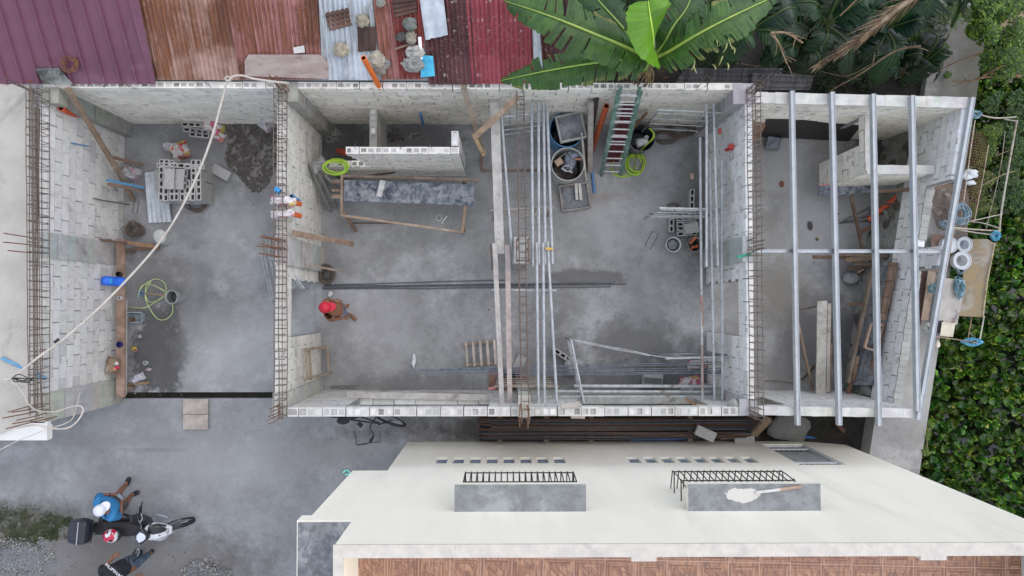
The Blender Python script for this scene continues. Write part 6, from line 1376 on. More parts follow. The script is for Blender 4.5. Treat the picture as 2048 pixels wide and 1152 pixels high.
def banana_leaf(parent, pts, wid, mat, n=70, rnd_=False, torn=.5, droop=.25, ribcol=(1, 1, 1), seed=0, tone=(1, 1, 1), name='leaf', petiole=.12, wtip=.0, left=1, right=1, up=(0, 0, 1)):
    rs = random.Random(seed); sp = spline(pts, 10); N_ = len(sp); tot = sum((sp[i+1]-sp[i]).length for i in range(N_-1))
    def at(t):
        x = t*(N_-1); i = min(int(x), N_-2); return sp[i].lerp(sp[i+1], x-i), (sp[min(i+1, N_-1)]-sp[max(i-0, 0)]).normalized()
    m = MB(); nseg = 5; upv = Vector(up)
    for s in (-1, 1):
        if (s < 0 and not left) or (s > 0 and not right): continue
        i = 0; grp_len = 0; gap = 0; prev = None; dr = 0; ln = 1
        for k in range(n+1):
            t = petiole+(1-petiole)*k/n
            p, d = at(t); side = d.cross(upv).normalized()*s; upl = side.cross(d)*s; upl = upl if upl.z > 0 else -upl
            f = k/n; w_ = wid*min(1, (f/.12)**.6 if f < .12 else 1)*(1-max(0, (f-.55)/.45)**2.2*(1-wtip))
            if rnd_: w_ = wid*max(0, math.sin(math.pi*min(1, f*.93+.03)))**.5
            newgrp = grp_len <= 0
            if newgrp:
                grp_len = rs.randint(2, 7) if rs.random() < torn else rs.randint(6, 16); dr = droop*rs.uniform(.5, 1.5); ln = rs.uniform(.80, 1.04) if torn > .2 else 1; skew = rs.uniform(-.05, .12); tt = rs.uniform(.75, 1.18); brn = torn > .2 and rs.random() < .22
            grp_len -= 1
            j0 = len(m.v)
            for q in range(nseg+1):
                r = q/nseg
                ripple = .012*math.sin(k*1.9)*r
                edge = w_*ln*(1+(.05*rs.uniform(-1, 1) if q == nseg else 0))
                m.v.append(p+side*edge*r*(1-.25*dr*r)+upl*(.10*w_*math.sin(min(1, r*2)*1.57)-dr*w_*r*r*1.1+ripple)+d*(skew*r*w_+.20*w_*r))
            if not newgrp and prev is not None:
                for q in range(nseg): m.face((prev+q, j0+q, j0+q+1, prev+q+1), tuple(x*tt*(1-.10*(k % 2)) for x in (tone if not (q == nseg-1 and brn) else (tone[0]*3.2, tone[1]*1.5, tone[2]*2))))
            elif prev is not None:
                # shared base stays joined; the outside is torn
                ns = rs.randint(1, 3) if torn > .2 else nseg
                for q in range(min(ns, nseg)): m.face((prev+q, j0+q, j0+q+1, prev+q+1), tuple(x*tt for x in tone))
            prev = j0
    lf = m.build(name, mat, parent, smooth='all')
    m = MB(); rr = []; qq = []
    for k in range(26):
        t = k/25; p, d = at(t); qq.append(p+Vector((0, 0, .012))); rr.append(max(.004, .026*(1-t)**.8+.003)*max(.6, wid/.35))
    m.tube(qq, rr, 6, col=ribcol); r = m.build('midrib', M_rib, lf, smooth='all', origin=None)
    return lf
BP = thing('banana_plant', 'banana plant with a lime young leaf reaching over the back wall', 'banana plant', P(1300, 135, 0))
cr = P(1298, 122, 3.0)
m = MB(); b0 = P(1300, 150, .0); m.tube(spline([b0+Vector((0, .35, -.1)), cr.lerp(b0, .5)+Vector((.02, .2, 0)), cr], 5), [.15, .15, .14, .14, .13, .12, .12, .12, .11, .10, .08], 14); m.build('trunk', M_stem, BP, smooth='all')
for k in range(16):   # dry sheaths hanging at the neck
    m = MB(); a = rnd(2.6, 5.6); p = cr+Vector((.06*math.cos(a), .06*math.sin(a), -.1)); m.tube(spline([p, p+Vector((.14*math.cos(a), .14*math.sin(a), -.1)), p+Vector((.2*math.cos(a)+rnd(-.05, .05), .2*math.sin(a), -.4))], 3), [.02]*3+[.012]*4, 5, col=(1.2, .9, .8))
    m.build('dry_sheath', M_stem, BP, smooth='all')
def bl(pts, w_, mat=M_ban, **k): return banana_leaf(BP, [cr]+[P(*p) for p in pts], w_, mat, **k)
bl([(1262, 100, 3.6), (1180, 65, 4.0), (1100, 33, 4.1), (1008, 2, 3.7)], .40, seed=3, torn=.55, n=96, petiole=.10, ribcol=(1.1, 1.1, 1), tone=(1.15, 1.1, 1))
bl([(1280, 118, 3.15), (1200, 125, 3.25), (1100, 141, 3.2), (1000, 162, 2.85)], .34, seed=5, torn=.85, n=96, petiole=.12, tone=(1.1, 1.15, 1), droop=.3, ribcol=(1.2, 1.3, 1))
bl([(1304, 110, 3.5), (1306, 78, 4.2), (1301, 40, 4.6), (1296, 2, 4.7)], .40, M_banl, seed=7, torn=0, n=40, rnd_=True, petiole=.16, droop=.12, wtip=.25, ribcol=(1.8, 2.0, 1.2))
bl([(1335, 105, 3.4), (1390, 72, 3.8), (1460, 35, 4.0), (1560, -12, 3.8)], .40, seed=11, torn=.8, n=96, petiole=.14, tone=(1.2, 1.15, 1), ribcol=(1.2, 1.2, 1))
bl([(1325, 92, 3.3), (1345, 55, 3.6), (1372, 18, 3.7), (1392, -30, 3.6)], .36, seed=13, torn=.7, n=60, petiole=.16, tone=(.85, .9, .9))
bl([(1275, 95, 3.2), (1240, 50, 3.4), (1195, 0, 3.3), (1170, -30, 3.1)], .40, seed=17, torn=.75, n=60, petiole=.14, tone=(.6, .7, .7), ribcol=(.8, .9, .8))
bl([(1318, 105, 3.1), (1340, 96, 3.3), (1350, 85, 3.4)], .13, M_banl, seed=19, torn=0, n=16, petiole=.25, tone=(.7, .6, .8))
bl([(1290, 138, 3.0), (1275, 142, 2.9)], .04, M_banl, seed=20, torn=0, n=10, tone=(1, .9, 1))
bl([(1300, 60, 2.6), (1290, -5, 2.5), (1280, -40, 2.4)], .30, M_band, seed=23, torn=.7, n=50, tone=(1.4, 1.4, 1.2))
# second row of bananas in the shade
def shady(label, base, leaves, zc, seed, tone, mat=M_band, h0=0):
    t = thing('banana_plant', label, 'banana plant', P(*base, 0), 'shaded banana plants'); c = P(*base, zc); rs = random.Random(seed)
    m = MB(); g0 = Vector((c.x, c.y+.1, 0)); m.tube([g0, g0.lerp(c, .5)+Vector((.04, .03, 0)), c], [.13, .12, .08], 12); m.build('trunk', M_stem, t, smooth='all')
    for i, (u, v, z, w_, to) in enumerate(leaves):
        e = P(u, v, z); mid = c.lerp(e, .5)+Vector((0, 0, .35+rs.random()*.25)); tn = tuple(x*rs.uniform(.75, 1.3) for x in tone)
        banana_leaf(t, [c, mid, e], w_, mat, n=56, torn=to, seed=seed*10+i, tone=tn, ribcol=(.22, .26, .3), petiole=.14)  # midribs darkened as well, shade painted into their tint
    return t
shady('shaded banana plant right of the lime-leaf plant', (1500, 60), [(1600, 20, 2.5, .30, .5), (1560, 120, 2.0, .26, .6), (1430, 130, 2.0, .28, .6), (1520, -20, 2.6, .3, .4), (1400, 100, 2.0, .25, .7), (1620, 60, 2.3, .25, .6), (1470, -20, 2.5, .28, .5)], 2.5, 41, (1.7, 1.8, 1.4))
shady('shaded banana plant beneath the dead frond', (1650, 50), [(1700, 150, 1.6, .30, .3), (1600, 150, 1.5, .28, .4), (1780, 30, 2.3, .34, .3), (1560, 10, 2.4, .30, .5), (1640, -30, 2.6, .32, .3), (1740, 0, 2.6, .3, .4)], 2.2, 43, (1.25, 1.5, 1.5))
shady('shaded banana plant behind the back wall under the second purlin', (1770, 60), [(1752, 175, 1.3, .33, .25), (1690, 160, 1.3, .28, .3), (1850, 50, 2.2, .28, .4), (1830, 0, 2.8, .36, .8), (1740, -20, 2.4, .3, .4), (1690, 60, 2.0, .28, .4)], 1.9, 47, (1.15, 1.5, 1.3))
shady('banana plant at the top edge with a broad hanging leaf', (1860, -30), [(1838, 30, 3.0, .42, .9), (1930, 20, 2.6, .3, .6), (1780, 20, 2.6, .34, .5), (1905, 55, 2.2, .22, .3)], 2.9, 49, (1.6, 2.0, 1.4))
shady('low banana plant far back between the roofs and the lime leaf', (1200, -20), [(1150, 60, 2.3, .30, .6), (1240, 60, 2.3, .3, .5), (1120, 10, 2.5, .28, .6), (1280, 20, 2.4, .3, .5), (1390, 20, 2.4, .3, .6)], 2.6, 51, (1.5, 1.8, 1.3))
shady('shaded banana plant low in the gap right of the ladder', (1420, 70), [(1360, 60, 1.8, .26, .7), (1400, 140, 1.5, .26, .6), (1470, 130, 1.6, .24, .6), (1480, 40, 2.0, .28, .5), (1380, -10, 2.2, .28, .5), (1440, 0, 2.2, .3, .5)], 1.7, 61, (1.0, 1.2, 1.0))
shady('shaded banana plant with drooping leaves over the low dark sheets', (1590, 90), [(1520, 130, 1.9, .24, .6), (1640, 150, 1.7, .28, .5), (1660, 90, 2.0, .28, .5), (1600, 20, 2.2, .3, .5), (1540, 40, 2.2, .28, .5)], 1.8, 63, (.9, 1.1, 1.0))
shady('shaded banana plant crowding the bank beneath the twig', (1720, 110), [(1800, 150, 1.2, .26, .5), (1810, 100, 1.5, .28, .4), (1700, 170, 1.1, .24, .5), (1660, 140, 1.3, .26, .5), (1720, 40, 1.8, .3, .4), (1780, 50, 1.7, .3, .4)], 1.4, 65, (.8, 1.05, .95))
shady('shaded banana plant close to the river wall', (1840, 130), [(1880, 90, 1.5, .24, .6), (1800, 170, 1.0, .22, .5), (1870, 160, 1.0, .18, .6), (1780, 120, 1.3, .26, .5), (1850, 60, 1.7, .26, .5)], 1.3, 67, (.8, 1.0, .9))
# pale torn leaf scraps on the right leaf
for k in range(18):
    m = MB(); u, v = rnd(1385, 1480), rnd(50, 130); p = P(u, v, 3.5-rnd(0, .5)); d = Vector((rnd(-.05, .1), -rnd(.1, .22), rnd(-.15, .1))); m.tube(spline([p, p+d*.5+Vector((rnd(-.03, .03), 0, .02)), p+d], 3), [.004, .012, .014, .014, .01, .008, .003], 4, col=(1.6, 1.25, 2.2))
    m.build('dry_leaf_strip', M_rib, BP, smooth='all')
# dead brown frond and twigs
M_dry = pmat('dry_frond', (.26, .185, .11), (.15, .10, .06), 12, (.34, .27, .18), 5, (.5, .65), rough=.85, bump=.3, tint=True)
DF = thing('dead_frond', 'dead brown palm frond hanging across the shaded bananas', 'dead frond', P(1640, 130, 2.0))
rib = spline([P(1850, -20, 3.5), P(1795, 18, 3.4), (P(1740, 62, 3.2)), P(1690, 98, 2.9), P(1632, 132, 2.5)], 8)
m = MB(); m.tube(rib, [.045-.0010*i for i in range(len(rib))], 6); m.build('rachis', M_dry, DF, smooth='all')
m = MB(); rs = random.Random(5)
for k in range(420):
    t = rs.random()**.9; p = rib[int(t*(len(rib)-1))]; d = (rib[-1]-rib[0]).normalized(); s = d.cross(Vector((0, 0, 1)))*rs.choice((-1, 1))
    l = rs.uniform(.15, .55)*(1.1-t*.75); q = p+d*l*rs.uniform(.5, 1.2)+s*l*rs.uniform(.05, .45)+Vector((0, 0, -rs.uniform(0, .35)*l))
    c = p.lerp(q, .5)+Vector((0, 0, rs.uniform(0, .06))); g_ = rs.uniform(.5, 1.6)
    m.tube([p, c, q], [.006, .007, .002], 3, col=(g_, g_*.95, g_*.9))
m.build('leaflets', M_dry, DF)
def twig(label, pts, r0, r1, tone=(1, 1, 1), subs=0, seed=0, cat='branch', name='dry_branch', group=None):
    sp = spline([P(*p) for p in pts], 6); n = len(sp); m = MB(); m.tube(sp, [r0+(r1-r0)*i/(n-1) for i in range(n)], 7, col=tone); rs = random.Random(seed)
    for k in range(subs):
        i = rs.randrange(1, n-1); a = sp[i]; d = (sp[i+1]-sp[i-1]).normalized(); e = a+d*rs.uniform(.05, .25)+Vector((rs.uniform(-.15, .15), rs.uniform(-.15, .15), rs.uniform(-.05, .1)))
        m.tube([a, a.lerp(e, .5)+Vector((rs.uniform(-.02, .02), 0, .01)), e], [r1*.8, r1*.6, r1*.3], 4, col=tone)
    return single(m, name, M_dry, label, cat, group, smooth='all')
twig('crooked grey twig beside the dead frond, left', [(1541, 66, 2.9), (1556, 84, 2.8), (1566, 108, 2.7), (1573, 127, 2.6)], .022, .01, (1.2, 1.2, 1.2), 6, 1)
twig('arched grey twig above the crooked one', [(1541, 66, 2.9), (1572, 66, 2.95), (1606, 86, 2.9)], .02, .012, (1.25, 1.2, 1.15), 4, 2)
twig('long bare brown branch sweeping over the dark soil', [(1660, 182, 1.6), (1720, 148, 2.0), (1790, 102, 2.3), (1842, 92, 2.5)], .012, .022, (.75, .75, .7), 3, 3)
twig('thin branch fork left of the long bare one', [(1632, 140, 1.6), (1690, 152, 1.9), (1730, 136, 2.1)], .008, .01, (.6, .6, .55), 3, 4)
twig('brown branch reaching over the river wall from the right', [(1966, 104, 2.2), (1910, 125, 2.0), (1868, 146, 1.6), (1846, 152, 1.4)], .012, .006, (.9, .7, .5), 4, 5)
twig('thick tan branch over the water hyacinths at the right edge', [(2070, 152, 2.2), (2020, 152, 2.1), (1970, 154, 2.0), (1940, 162, 1.8), (1905, 162, 1.6)], .035, .010, (1.1, .95, .8), 10, 6)
twig('forked tan branch rising above the thick one', [(1966, 152, 2.0), (1995, 136, 2.2), (2030, 120, 2.4), (2060, 90, 2.6)], .022, .018, (1.15, 1.0, .85), 3, 7)
twig('dry twig at the top edge between banana leaves', [(1680, 32, 2.9), (1700, 12, 3.0), (1722, -8, 3.1)], .012, .01, (1.0, .9, .8), 2, 8)
# leafy tree on the right: trunk + crown of many leaflets
def foliage(cluster, mat, n, size, seed, tones, flat=.6):
    "leaflets spread through blobs: (center, radius) list"
    rs = random.Random(seed); m = MB()
    for _ in range(n):
        c, r = cluster[rs.randrange(len(cluster))]; a = rs.uniform(0, 6.28); z = rs.uniform(-1, 1); rr = r*rs.random()**.45
        p = Vector(c)+Vector((math.cos(a)*math.sqrt(1-z*z)*rr, math.sin(a)*math.sqrt(1-z*z)*rr, z*rr*flat))
        if mnoise.noise(p*3.2+Vector((seed, 0, 0))) < -.12: continue
        nx = Vector((rs.uniform(-1, 1), rs.uniform(-1, 1), rs.uniform(-.35, .35))).normalized(); ny = nx.cross(Vector((rs.uniform(-.5, .5), rs.uniform(-.5, .5), 1))).normalized()
        s = size*rs.uniform(.6, 1.3); g_ = rs.choice(tones); i = len(m.v); k = rs.uniform(.8, 1.2)
        m.v += [p-nx*s, p+ny*s*.42-nx*.2*s+Vector((0, 0, .1*s)), p+nx*s, p-ny*s*.42-nx*.2*s]; m.face((i, i+1, i+2, i+3), tuple(x*k for x in g_))
    return m
M_leaf = leaf_mat('small_green_leaves', (.10, .17, .025), (.06, .115, .02), None, rough=.5, trans=.3, sc_=6)
TR = thing('leafy_tree', 'yellow-green leafy tree overhanging the river wall at the top right', 'tree', P(2010, 40, -.5))
tb_ = P(2040, 40, .0); m = MB(); m.tube(spline([Vector((tb_.x, tb_.y, -1.5)), tb_+Vector((-.1, 0, .8)), P(2010, 50, 2.2), P(1990, 70, 2.9)], 4), [.10]*5+[.07]*5+[.04]*3, 8); m.tube(spline([P(2018, 45, 1.8), P(1985, 20, 2.6), P(1960, 40, 3.0)], 4), .025, 6); m.build('trunk', M_dry, TR, smooth='all')
cl = [(P(u, v, z), r) for u, v, z, r in [(2035, 10, 3.2, .55), (2000, 35, 3.3, .36), (2015, 80, 3.0, .40), (2040, 120, 2.6, .38), (1988, 60, 3.2, .22), (1965, 45, 3.1, .20), (1950, 62, 3.0, .14), (1972, 90, 2.7, .22), (1992, 120, 2.3, .26), (2050, 60, 3.2, .45), (1985, 10, 3.2, .28), (2010, 130, 2.2, .3), (1978, 130, 2.0, .18), (1960, 10, 2.8, .2)]]
foliage(cl, M_leaf, 8500, .042, 3, [(1.6, 1.5, .8), (1.9, 1.9, .8), (1, 1, 1), (.55, .65, .6), (.8, .9, .8)]).build('crown', M_leaf, TR)
BU = thing('round_bush', 'dark green bush with tiny round leaves at the top edge', 'bush', P(1900, 20, 0)); m = MB(); q = P(1925, 25, .0); m.tube([q, P(1920, 20, 1.2)], .03, 6); m.build('trunk', M_dry, BU)
foliage([(P(u, v, 1.9), r) for u, v, r in [(1925, 18, .3), (1945, 25, .2), (1900, 25, .22), (1930, -5, .3)]], M_leaf, 2600, .022, 5, [(1.1, 1.1, .6), (.7, .75, .6), (.5, .6, .5)]).build('crown', M_leaf, BU)
def shrub(label, blobs, n, size, seed, tones, z0=0, name='wild_shrub', cat='shrub', group=None):
    c = blobs[0]; t = thing(name, label, cat, P(c[0], c[1], z0), group); m = MB(); rs = random.Random(seed)
    for b in blobs:
        q = P(*b[:3]); e = P(c[0], c[1], z0); m.tube([e, e.lerp(q, .5)+Vector((0, 0, .06)), q], [.012, .009, .005], 5)
    m.build('stems', M_dry, t); foliage([(P(*b[:3]), b[3]) for b in blobs], M_leaf, n, size, seed, tones).build('foliage', M_leaf, t); return t
GR = [(1.0, 1.05, .8), (.65, .8, .7), (.4, .55, .5), (1.5, 1.4, .7)]
shrub('small-leaved weed hanging above the dark soil, below the banana leaves', [(1830, 75, 1.6, .14), (1848, 70, 1.7, .16), (1853, 90, 1.6, .12), (1845, 110, 1.4, .14), (1870, 108, 1.2, .10), (1886, 100, 1.1, .08)], 900, .032, 31, GR)
shrub('tiny weed at the back wall behind the third purlin', [(1812, 152, .8, .09), (1808, 165, .7, .07), (1845, 168, .6, .07)], 260, .03, 32, [(1.3, 1.2, .6), (.6, .7, .5)])
shrub('yellow-green creeper over the wire mesh by the river wall', [(1975, 275, .8, .26), (1985, 260, .9, .2), (1968, 300, .7, .22), (1990, 285, .8, .16), (1965, 320, .6, .18), (1955, 345, .5, .12)], 3600, .026, 33, [(1.5, 1.3, .5), (1.9, 1.7, .5), (.9, 1, .7), (.6, .6, .4)])
shrub('dark creeper beyond the pole frame at the right edge', [(2020, 250, .2, .35), (2035, 300, .2, .35), (2010, 350, .1, .30), (2040, 390, .1, .3), (2000, 210, .3, .3), (2045, 210, .3, .35), (2025, 400, .1, .25), (1995, 400, .1, .2)], 5200, .036, 34, [(.5, .7, .6), (.3, .45, .4), (.9, 1.1, .7), (.25, .35, .35)], z0=-.5)
shrub('brown and green weeds inside the wire mesh', [(1945, 380, .6, .24), (1960, 400, .6, .22), (1935, 420, .8, .2), (1970, 360, .6, .2), (1980, 420, .4, .22)], 2600, .026, 35, [(.9, .7, .4), (1.5, .9, .6), (.6, .7, .5), (2.0, 1.3, .9)])
shrub('weeds in the dark gap beside the house corner', [(1690, 870, .2, .3), (1720, 880, .2, .28), (1740, 860, .2, .25), (1660, 862, .15, .2), (1745, 900, .2, .2)], 2400, .03, 36, [(.6, .7, .5), (.35, .4, .3), (.3, .3, .25)])
tag(foliage([(P(u, v, .0), r) for u, v, r in [(0, 1035, .35), (50, 1045, .4), (95, 1052, .35), (140, 1045, .22), (20, 1070, .35), (110, 1068, .2), (70, 1080, .25), (155, 1055, .12), (-30, 1050, .4)]], M_leaf, 9000, .014, 37, [(.35, .38, .35), (.22, .25, .22), (.6, .55, .5), (.9, .7, .9)], flat=.06).build('weeds', M_leaf, origin=(0, 0, 0)), 'flat dark weeds and moss at the left edge of the yard', 'weeds', kind='stuff')
shrub('small green weed at the right end of the river wall by the ropes', [(1852, 872, .9, .08), (1850, 905, .9, .08), (1858, 850, .7, .1)], 300, .03, 38, [(1.5, 1.3, .7), (.8, .9, .6)], z0=.8)
shrub('dark undergrowth between the shaded bananas and the back wall', [(1650, 160, .5, .4), (1720, 165, .4, .35), (1780, 160, .4, .35), (1560, 110, .6, .4), (1440, 120, .6, .4), (1600, 60, .8, .5), (1820, 120, .5, .3), (1750, 80, .7, .5), (1860, 60, .8, .35), (1680, 30, .9, .5)], 9000, .045, 71, [(.22, .32, .3), (.12, .2, .2), (.4, .5, .35), (.3, .22, .16)], name='undergrowth', cat='undergrowth')
shrub('sparse yellow-green vine trailing onto the river wall', [(1885, 95, 1.2, .14), (1900, 60, 1.3, .14), (1872, 120, 1.1, .10), (1910, 30, 1.4, .14), (1895, 150, 1.0, .07)], 900, .03, 72, GR, z0=.8)
# leaf litter on the dark soil behind
m = MB(); rs = random.Random(9)
for k in range(1600):
    u, v = rs.uniform(1180, 1890), rs.uniform(-40, 178); p = P(u, v, -.08+rs.uniform(0, .08)); a = rs.uniform(0, 6.28); s = rs.uniform(.02, .07); g_ = rs.choice(((.5, .4, .3), (.25, .3, .2), (.8, .6, .4), (.2, .2, .2)))
    m.quad(p+Vector((s*math.cos(a), s*math.sin(a), 0)), p+Vector((-s*.4*math.sin(a), s*.4*math.cos(a), .01)), p-Vector((s*math.cos(a), s*math.sin(a), 0)), p-Vector((-s*.4*math.sin(a), s*.4*math.cos(a), -.01)), g_)
tag(m.build('leaf_litter', M_dry, origin=(0, 0, 0)), 'dead leaves scattered over the dark soil behind the wall', 'leaf litter', kind='stuff')
# water hyacinth
M_hy = leaf_mat('hyacinth_leaf', (.050, .115, .016), (.030, .078, .012), None, rough=.3, trans=.2, sc_=2)
m = MB(); rs = random.Random(12)
def hyleaf(c, r, az, tilt, cup, tn):
    ax = Vector((math.cos(az), math.sin(az), 0)); nrm = (Vector((0, 0, 1))+ax*tilt).normalized(); x = nrm.orthogonal().normalized(); x = ax-nrm*ax.dot(nrm); x.normalize(); y = nrm.cross(x)
    i = len(m.v); m.v.append(c-nrm*r*.12); SG = 10
    for q, f in ((0, .55), (1, .88), (2, 1.0)):
        for k in range(SG):
            a = 6.283*k/SG; e = 1-.16*math.cos(a); z = cup*(f*f)*(.65+.5*math.cos(2*a))*r; rx_ = r*f*(1-.35*cup*f*abs(math.sin(a)))
            if q == 2: z += .10*r; 
            m.v.append(c+x*math.cos(a)*rx_*e+y*math.sin(a)*rx_*.95+nrm*(z-.12*r))
    for k in range(SG): m.face((i, i+1+k, i+1+(k+1) % SG), tuple(v_*.9 for v_ in tn))
    for k in range(SG): m.face((i+1+k, i+1+SG+k, i+1+SG+(k+1) % SG, i+1+(k+1) % SG), tn)
    for k in range(SG): m.face((i+1+SG+k, i+1+2*SG+k, i+1+2*SG+(k+1) % SG, i+1+SG+(k+1) % SG), (tn[0]*4.6, tn[1]*3.0, tn[2]*3.2) if (k+i) % 10 < 5 else tn)  # half of each rim painted brighter, as light caught on the edge
cnt = 0
for _ in range(9500):
    y = rs.uniform(-7.5, 7.5); x = rx(y, .08)+abs(rs.uniform(0, 1))**1.15*5.0
    if rs.random() > 1.15-(x-rx(y))*.12: continue
    k = rs.random(); tn = (1, 1, 1) if k < .5 else ((.6, .7, .7) if k < .8 else (1.7, 1.5, 1.2)); tn = tuple(v_*rs.uniform(.85, 1.5) for v_ in tn)
    hyleaf(Vector((x, y, -.48+rs.uniform(0, .42))), rs.uniform(.065, .13), rs.uniform(0, 6.28), rs.uniform(.2, 1.4), rs.uniform(.6, 1.3), tn); cnt += 1
tag(m.build('water_hyacinth', M_hy, origin=(0, 0, 0), smooth='all'), 'dense mat of cup-shaped water hyacinth leaves covering the water', 'water hyacinth', kind='stuff')

# ------------------------------------------------------------------ clutter on the river side
M_bam = pmat('grey_bamboo', (.42, .39, .33), (.30, .275, .235), 9, (.22, .17, .12), 4, (.5, .65), bump=.2, tint=True)
def pole(label, pts, r=.016, tone=(1, 1, 1), group='poles of the river-side frame'):
    m = MB(); m.tube(spline([P(*p) for p in pts], 4), r*.78, 7, col=tone); return single(m, 'bamboo_pole', M_bam, label, 'pole', group, smooth=True)
pole('long pale pole forming the outer edge of the river-side frame', [(2034, 240, 1.3), (2018, 330, 1.2), (2003, 420, 1.1), (1998, 470, 1.0)], .022, (1.2, 1.2, 1.2)); pole('pole across the far end of the river-side frame', [(1955, 228, 1.3), (1990, 236, 1.35), (2033, 234, 1.3)], .018, (1.1, 1.05, 1)); pole('short pole doubling the far end of the frame', [(2008, 238, 1.28), (2036, 243, 1.32)], .014)
pole('pole across the near end of the river-side frame', [(1905, 455, 1.4), (1950, 459, 1.3), (2000, 462, 1.2)], .018, (1.1, 1, .9)); pole('second pole across the near end, ending at the blue rope', [(1905, 457, 1.35), (1950, 465, 1.3), (1990, 470, 1.25)], .014); pole('thin pole slanting up from the blue nets', [(1934, 444, 1.2), (2005, 428, 1.3)], .012, (1.2, 1.2, 1.2)); pole('thin pole ending at the frame corner', [(1936, 443, 1.2), (1965, 446, 1.2), (1998, 456, 1.2)], .012)
pole('pale rod along the inner side of the wire mesh', [(1950, 240, 1.25), (1937, 330, 1.2), (1923, 436, 1.15)], .013, (1.25, 1.15, 1.1)); pole('pinkish rod in the middle of the wire mesh', [(1977, 290, 1.1), (1965, 360, 1.05), (1948, 446, 1.0)], .011, (1.25, 1.0, .9)); pole('thin rod near the outer pole', [(2010, 262, 1.0), (2000, 340, 1.0), (1972, 458, .9)], .009, (.9, .85, .75))
pole('rusty rod left of the platform, long', [(1908, 458, 1.4), (1890, 560, 1.3), (1868, 680, 1.2)], .011, (1.0, .7, .55)); pole('rod under the yellow platform, left', [(1944, 632, .9), (1936, 676, .9)], .012, (.9, .7, .55)); pole('pale rod under the yellow platform, right', [(1968, 632, .9), (1960, 678, .9)], .016, (1.5, 1.5, 1.5)); pole('rusty pole at the near end by the blue net bundle', [(1858, 672, 1.3), (1900, 677, 1.2), (1955, 686, 1.1)], .014, (.7, .5, .45))
pole('dead stick crossing the outer pole', [(1962, 372, 1.1), (2005, 350, 1.2), (2030, 342, 1.2)], .009, (.9, .75, .5), group=None); pole('second dead stick crossing the outer pole', [(1992, 312, 1.1), (2020, 300, 1.2)], .009, (.8, .65, .45), group=None)
WM = thing('wire_mesh_panel', 'rusty wire mesh panel lying beside the river wall', 'wire mesh', P(1950, 350, .9))
m = MB()
for k in range(34):
    f = k/33; m.tube([P(1940-24*f, 262+175*f, 1.0), P(1978-28*f, 268+178*f, .85)], .0035, 4, col=(1.5, 1.0, .8))
m.build('cross_wires', M_rebar, WM); m = MB()
for k in range(9):
    f = k/8; m.tube([P(1940+38*f, 262+6*f, 1.0-.15*f), P(1929+32*f, 350, 1.0-.15*f), P(1916+34*f, 437+8*f, 1.0-.15*f)], .0035, 4, col=(1.5, 1.0, .8))
m.build('long_wires', M_rebar, WM)
YP = thing('raft_platform', 'yellow-brown plywood platform hanging over the hyacinths', 'platform', P(1950, 560, .8))
q = [(1935, 478), (1975, 478), (1991, 488), (1975, 560), (1965, 634), (1917, 632), (1925, 560)]; n = len(q); m = MB(); m.v = [P(u, v, .95) for u, v in q]+[P(u, v, 1.0) for u, v in q]; m.face(range(n, 2*n)[::-1]); m.face(range(n)); [m.face((i, n+i, n+(i+1) % n, (i+1) % n)) for i in range(n)]
m.build('deck', pmat('mossy_plywood', (.27, .20, .10), (.20, .17, .12), 4, (.30, .27, .22), 2, (.48, .62), rough=.8, bump=.2), YP); m = MB(); m.tube([P(1990, 486, 1.03), P(1975, 560, 1.03), P(1966, 634, 1.03)], .013, 6, col=(1.3, 1.2, .9)); m.build('edge_pole', M_bam, YP)
def poly(name, label, cat, q, z, mat, th=.03, col=(1, 1, 1), group=None):
    n = len(q); m = MB(); m.v = [P(u, v, z) for u, v in q]+[P(u, v, z+th) for u, v in q]; m.face(range(n, 2*n)[::-1], col); m.face(range(n), col); [m.face((i, n+i, n+(i+1) % n, (i+1) % n), col) for i in range(n)]
    return single(m, name, mat, label, cat, group)
poly('cream_board', 'pale stained board between the steel edge beam and the yellow platform', 'board', [(1888, 556), (1930, 560), (1925, 600), (1914, 650), (1872, 645)], 1.05, pmat('stained_cream_board', (.44, .42, .37), (.34, .32, .29), 5, (.18, .16, .15), 2.2, (.55, .66), bump=.2), .03)
poly('cream_tin', 'square cream tin at the near end of the stained board', 'tin', [(1884, 644), (1911, 646), (1906, 674), (1880, 672)], 1.09, M_greywood, .08, (1.5, 1.42, 1.15)); poly('dark_box', 'dark open box beside the cream tin', 'box', [(1872, 641), (1887, 641), (1882, 668), (1868, 664)], 1.05, M_matte, .05, (.08, .07, .08)); poly('brown_board', 'brown board slanting along the low wall', 'board', [(1857, 540), (1872, 545), (1856, 640), (1842, 640)], 1.1, M_wood, .03, (1.0, .9, .75)); poly('dark_shelf', 'dark reddish board edge next to the low wall', 'board', [(1842, 538), (1856, 540), (1842, 650), (1834, 650)], 1.0, M_wood, .03, (.3, .2, .18)); poly('fridge_panel', 'long pale panel under the white lids', 'panel', [(1862, 468), (1935, 476), (1928, 500), (1886, 545), (1864, 545)], 1.0, M_wood, .03, (.7, .55, .5))
def disc(label, u, v, r, z, tone, inner=None, h=.12):
    t = thing('round_container', label, 'container', P(u, v, z), 'white round containers'); c = P(u, v, z+h); c.z = z
    m = MB(); m.lathe([(r*.95, 0), (r, h*.9), (r, h), (r*.92, h), (r*.88, h*.9), (.0001, h*.88)], c, 26, col=tone); m.build('lid' if inner is None else 'bowl', M_plastic, t, smooth=True)
    if inner: m = MB(); m.lathe([(r*.6, h*.92), (r*.55, h*.97), (.0001, h*.95)], c, 20, col=inner); m.blob(c+Vector((-.02, .02, h)), r*.35, 1, .7, .4, 3, .5, 10, inner); m.build('contents', M_matte, t, smooth='all')
    return t
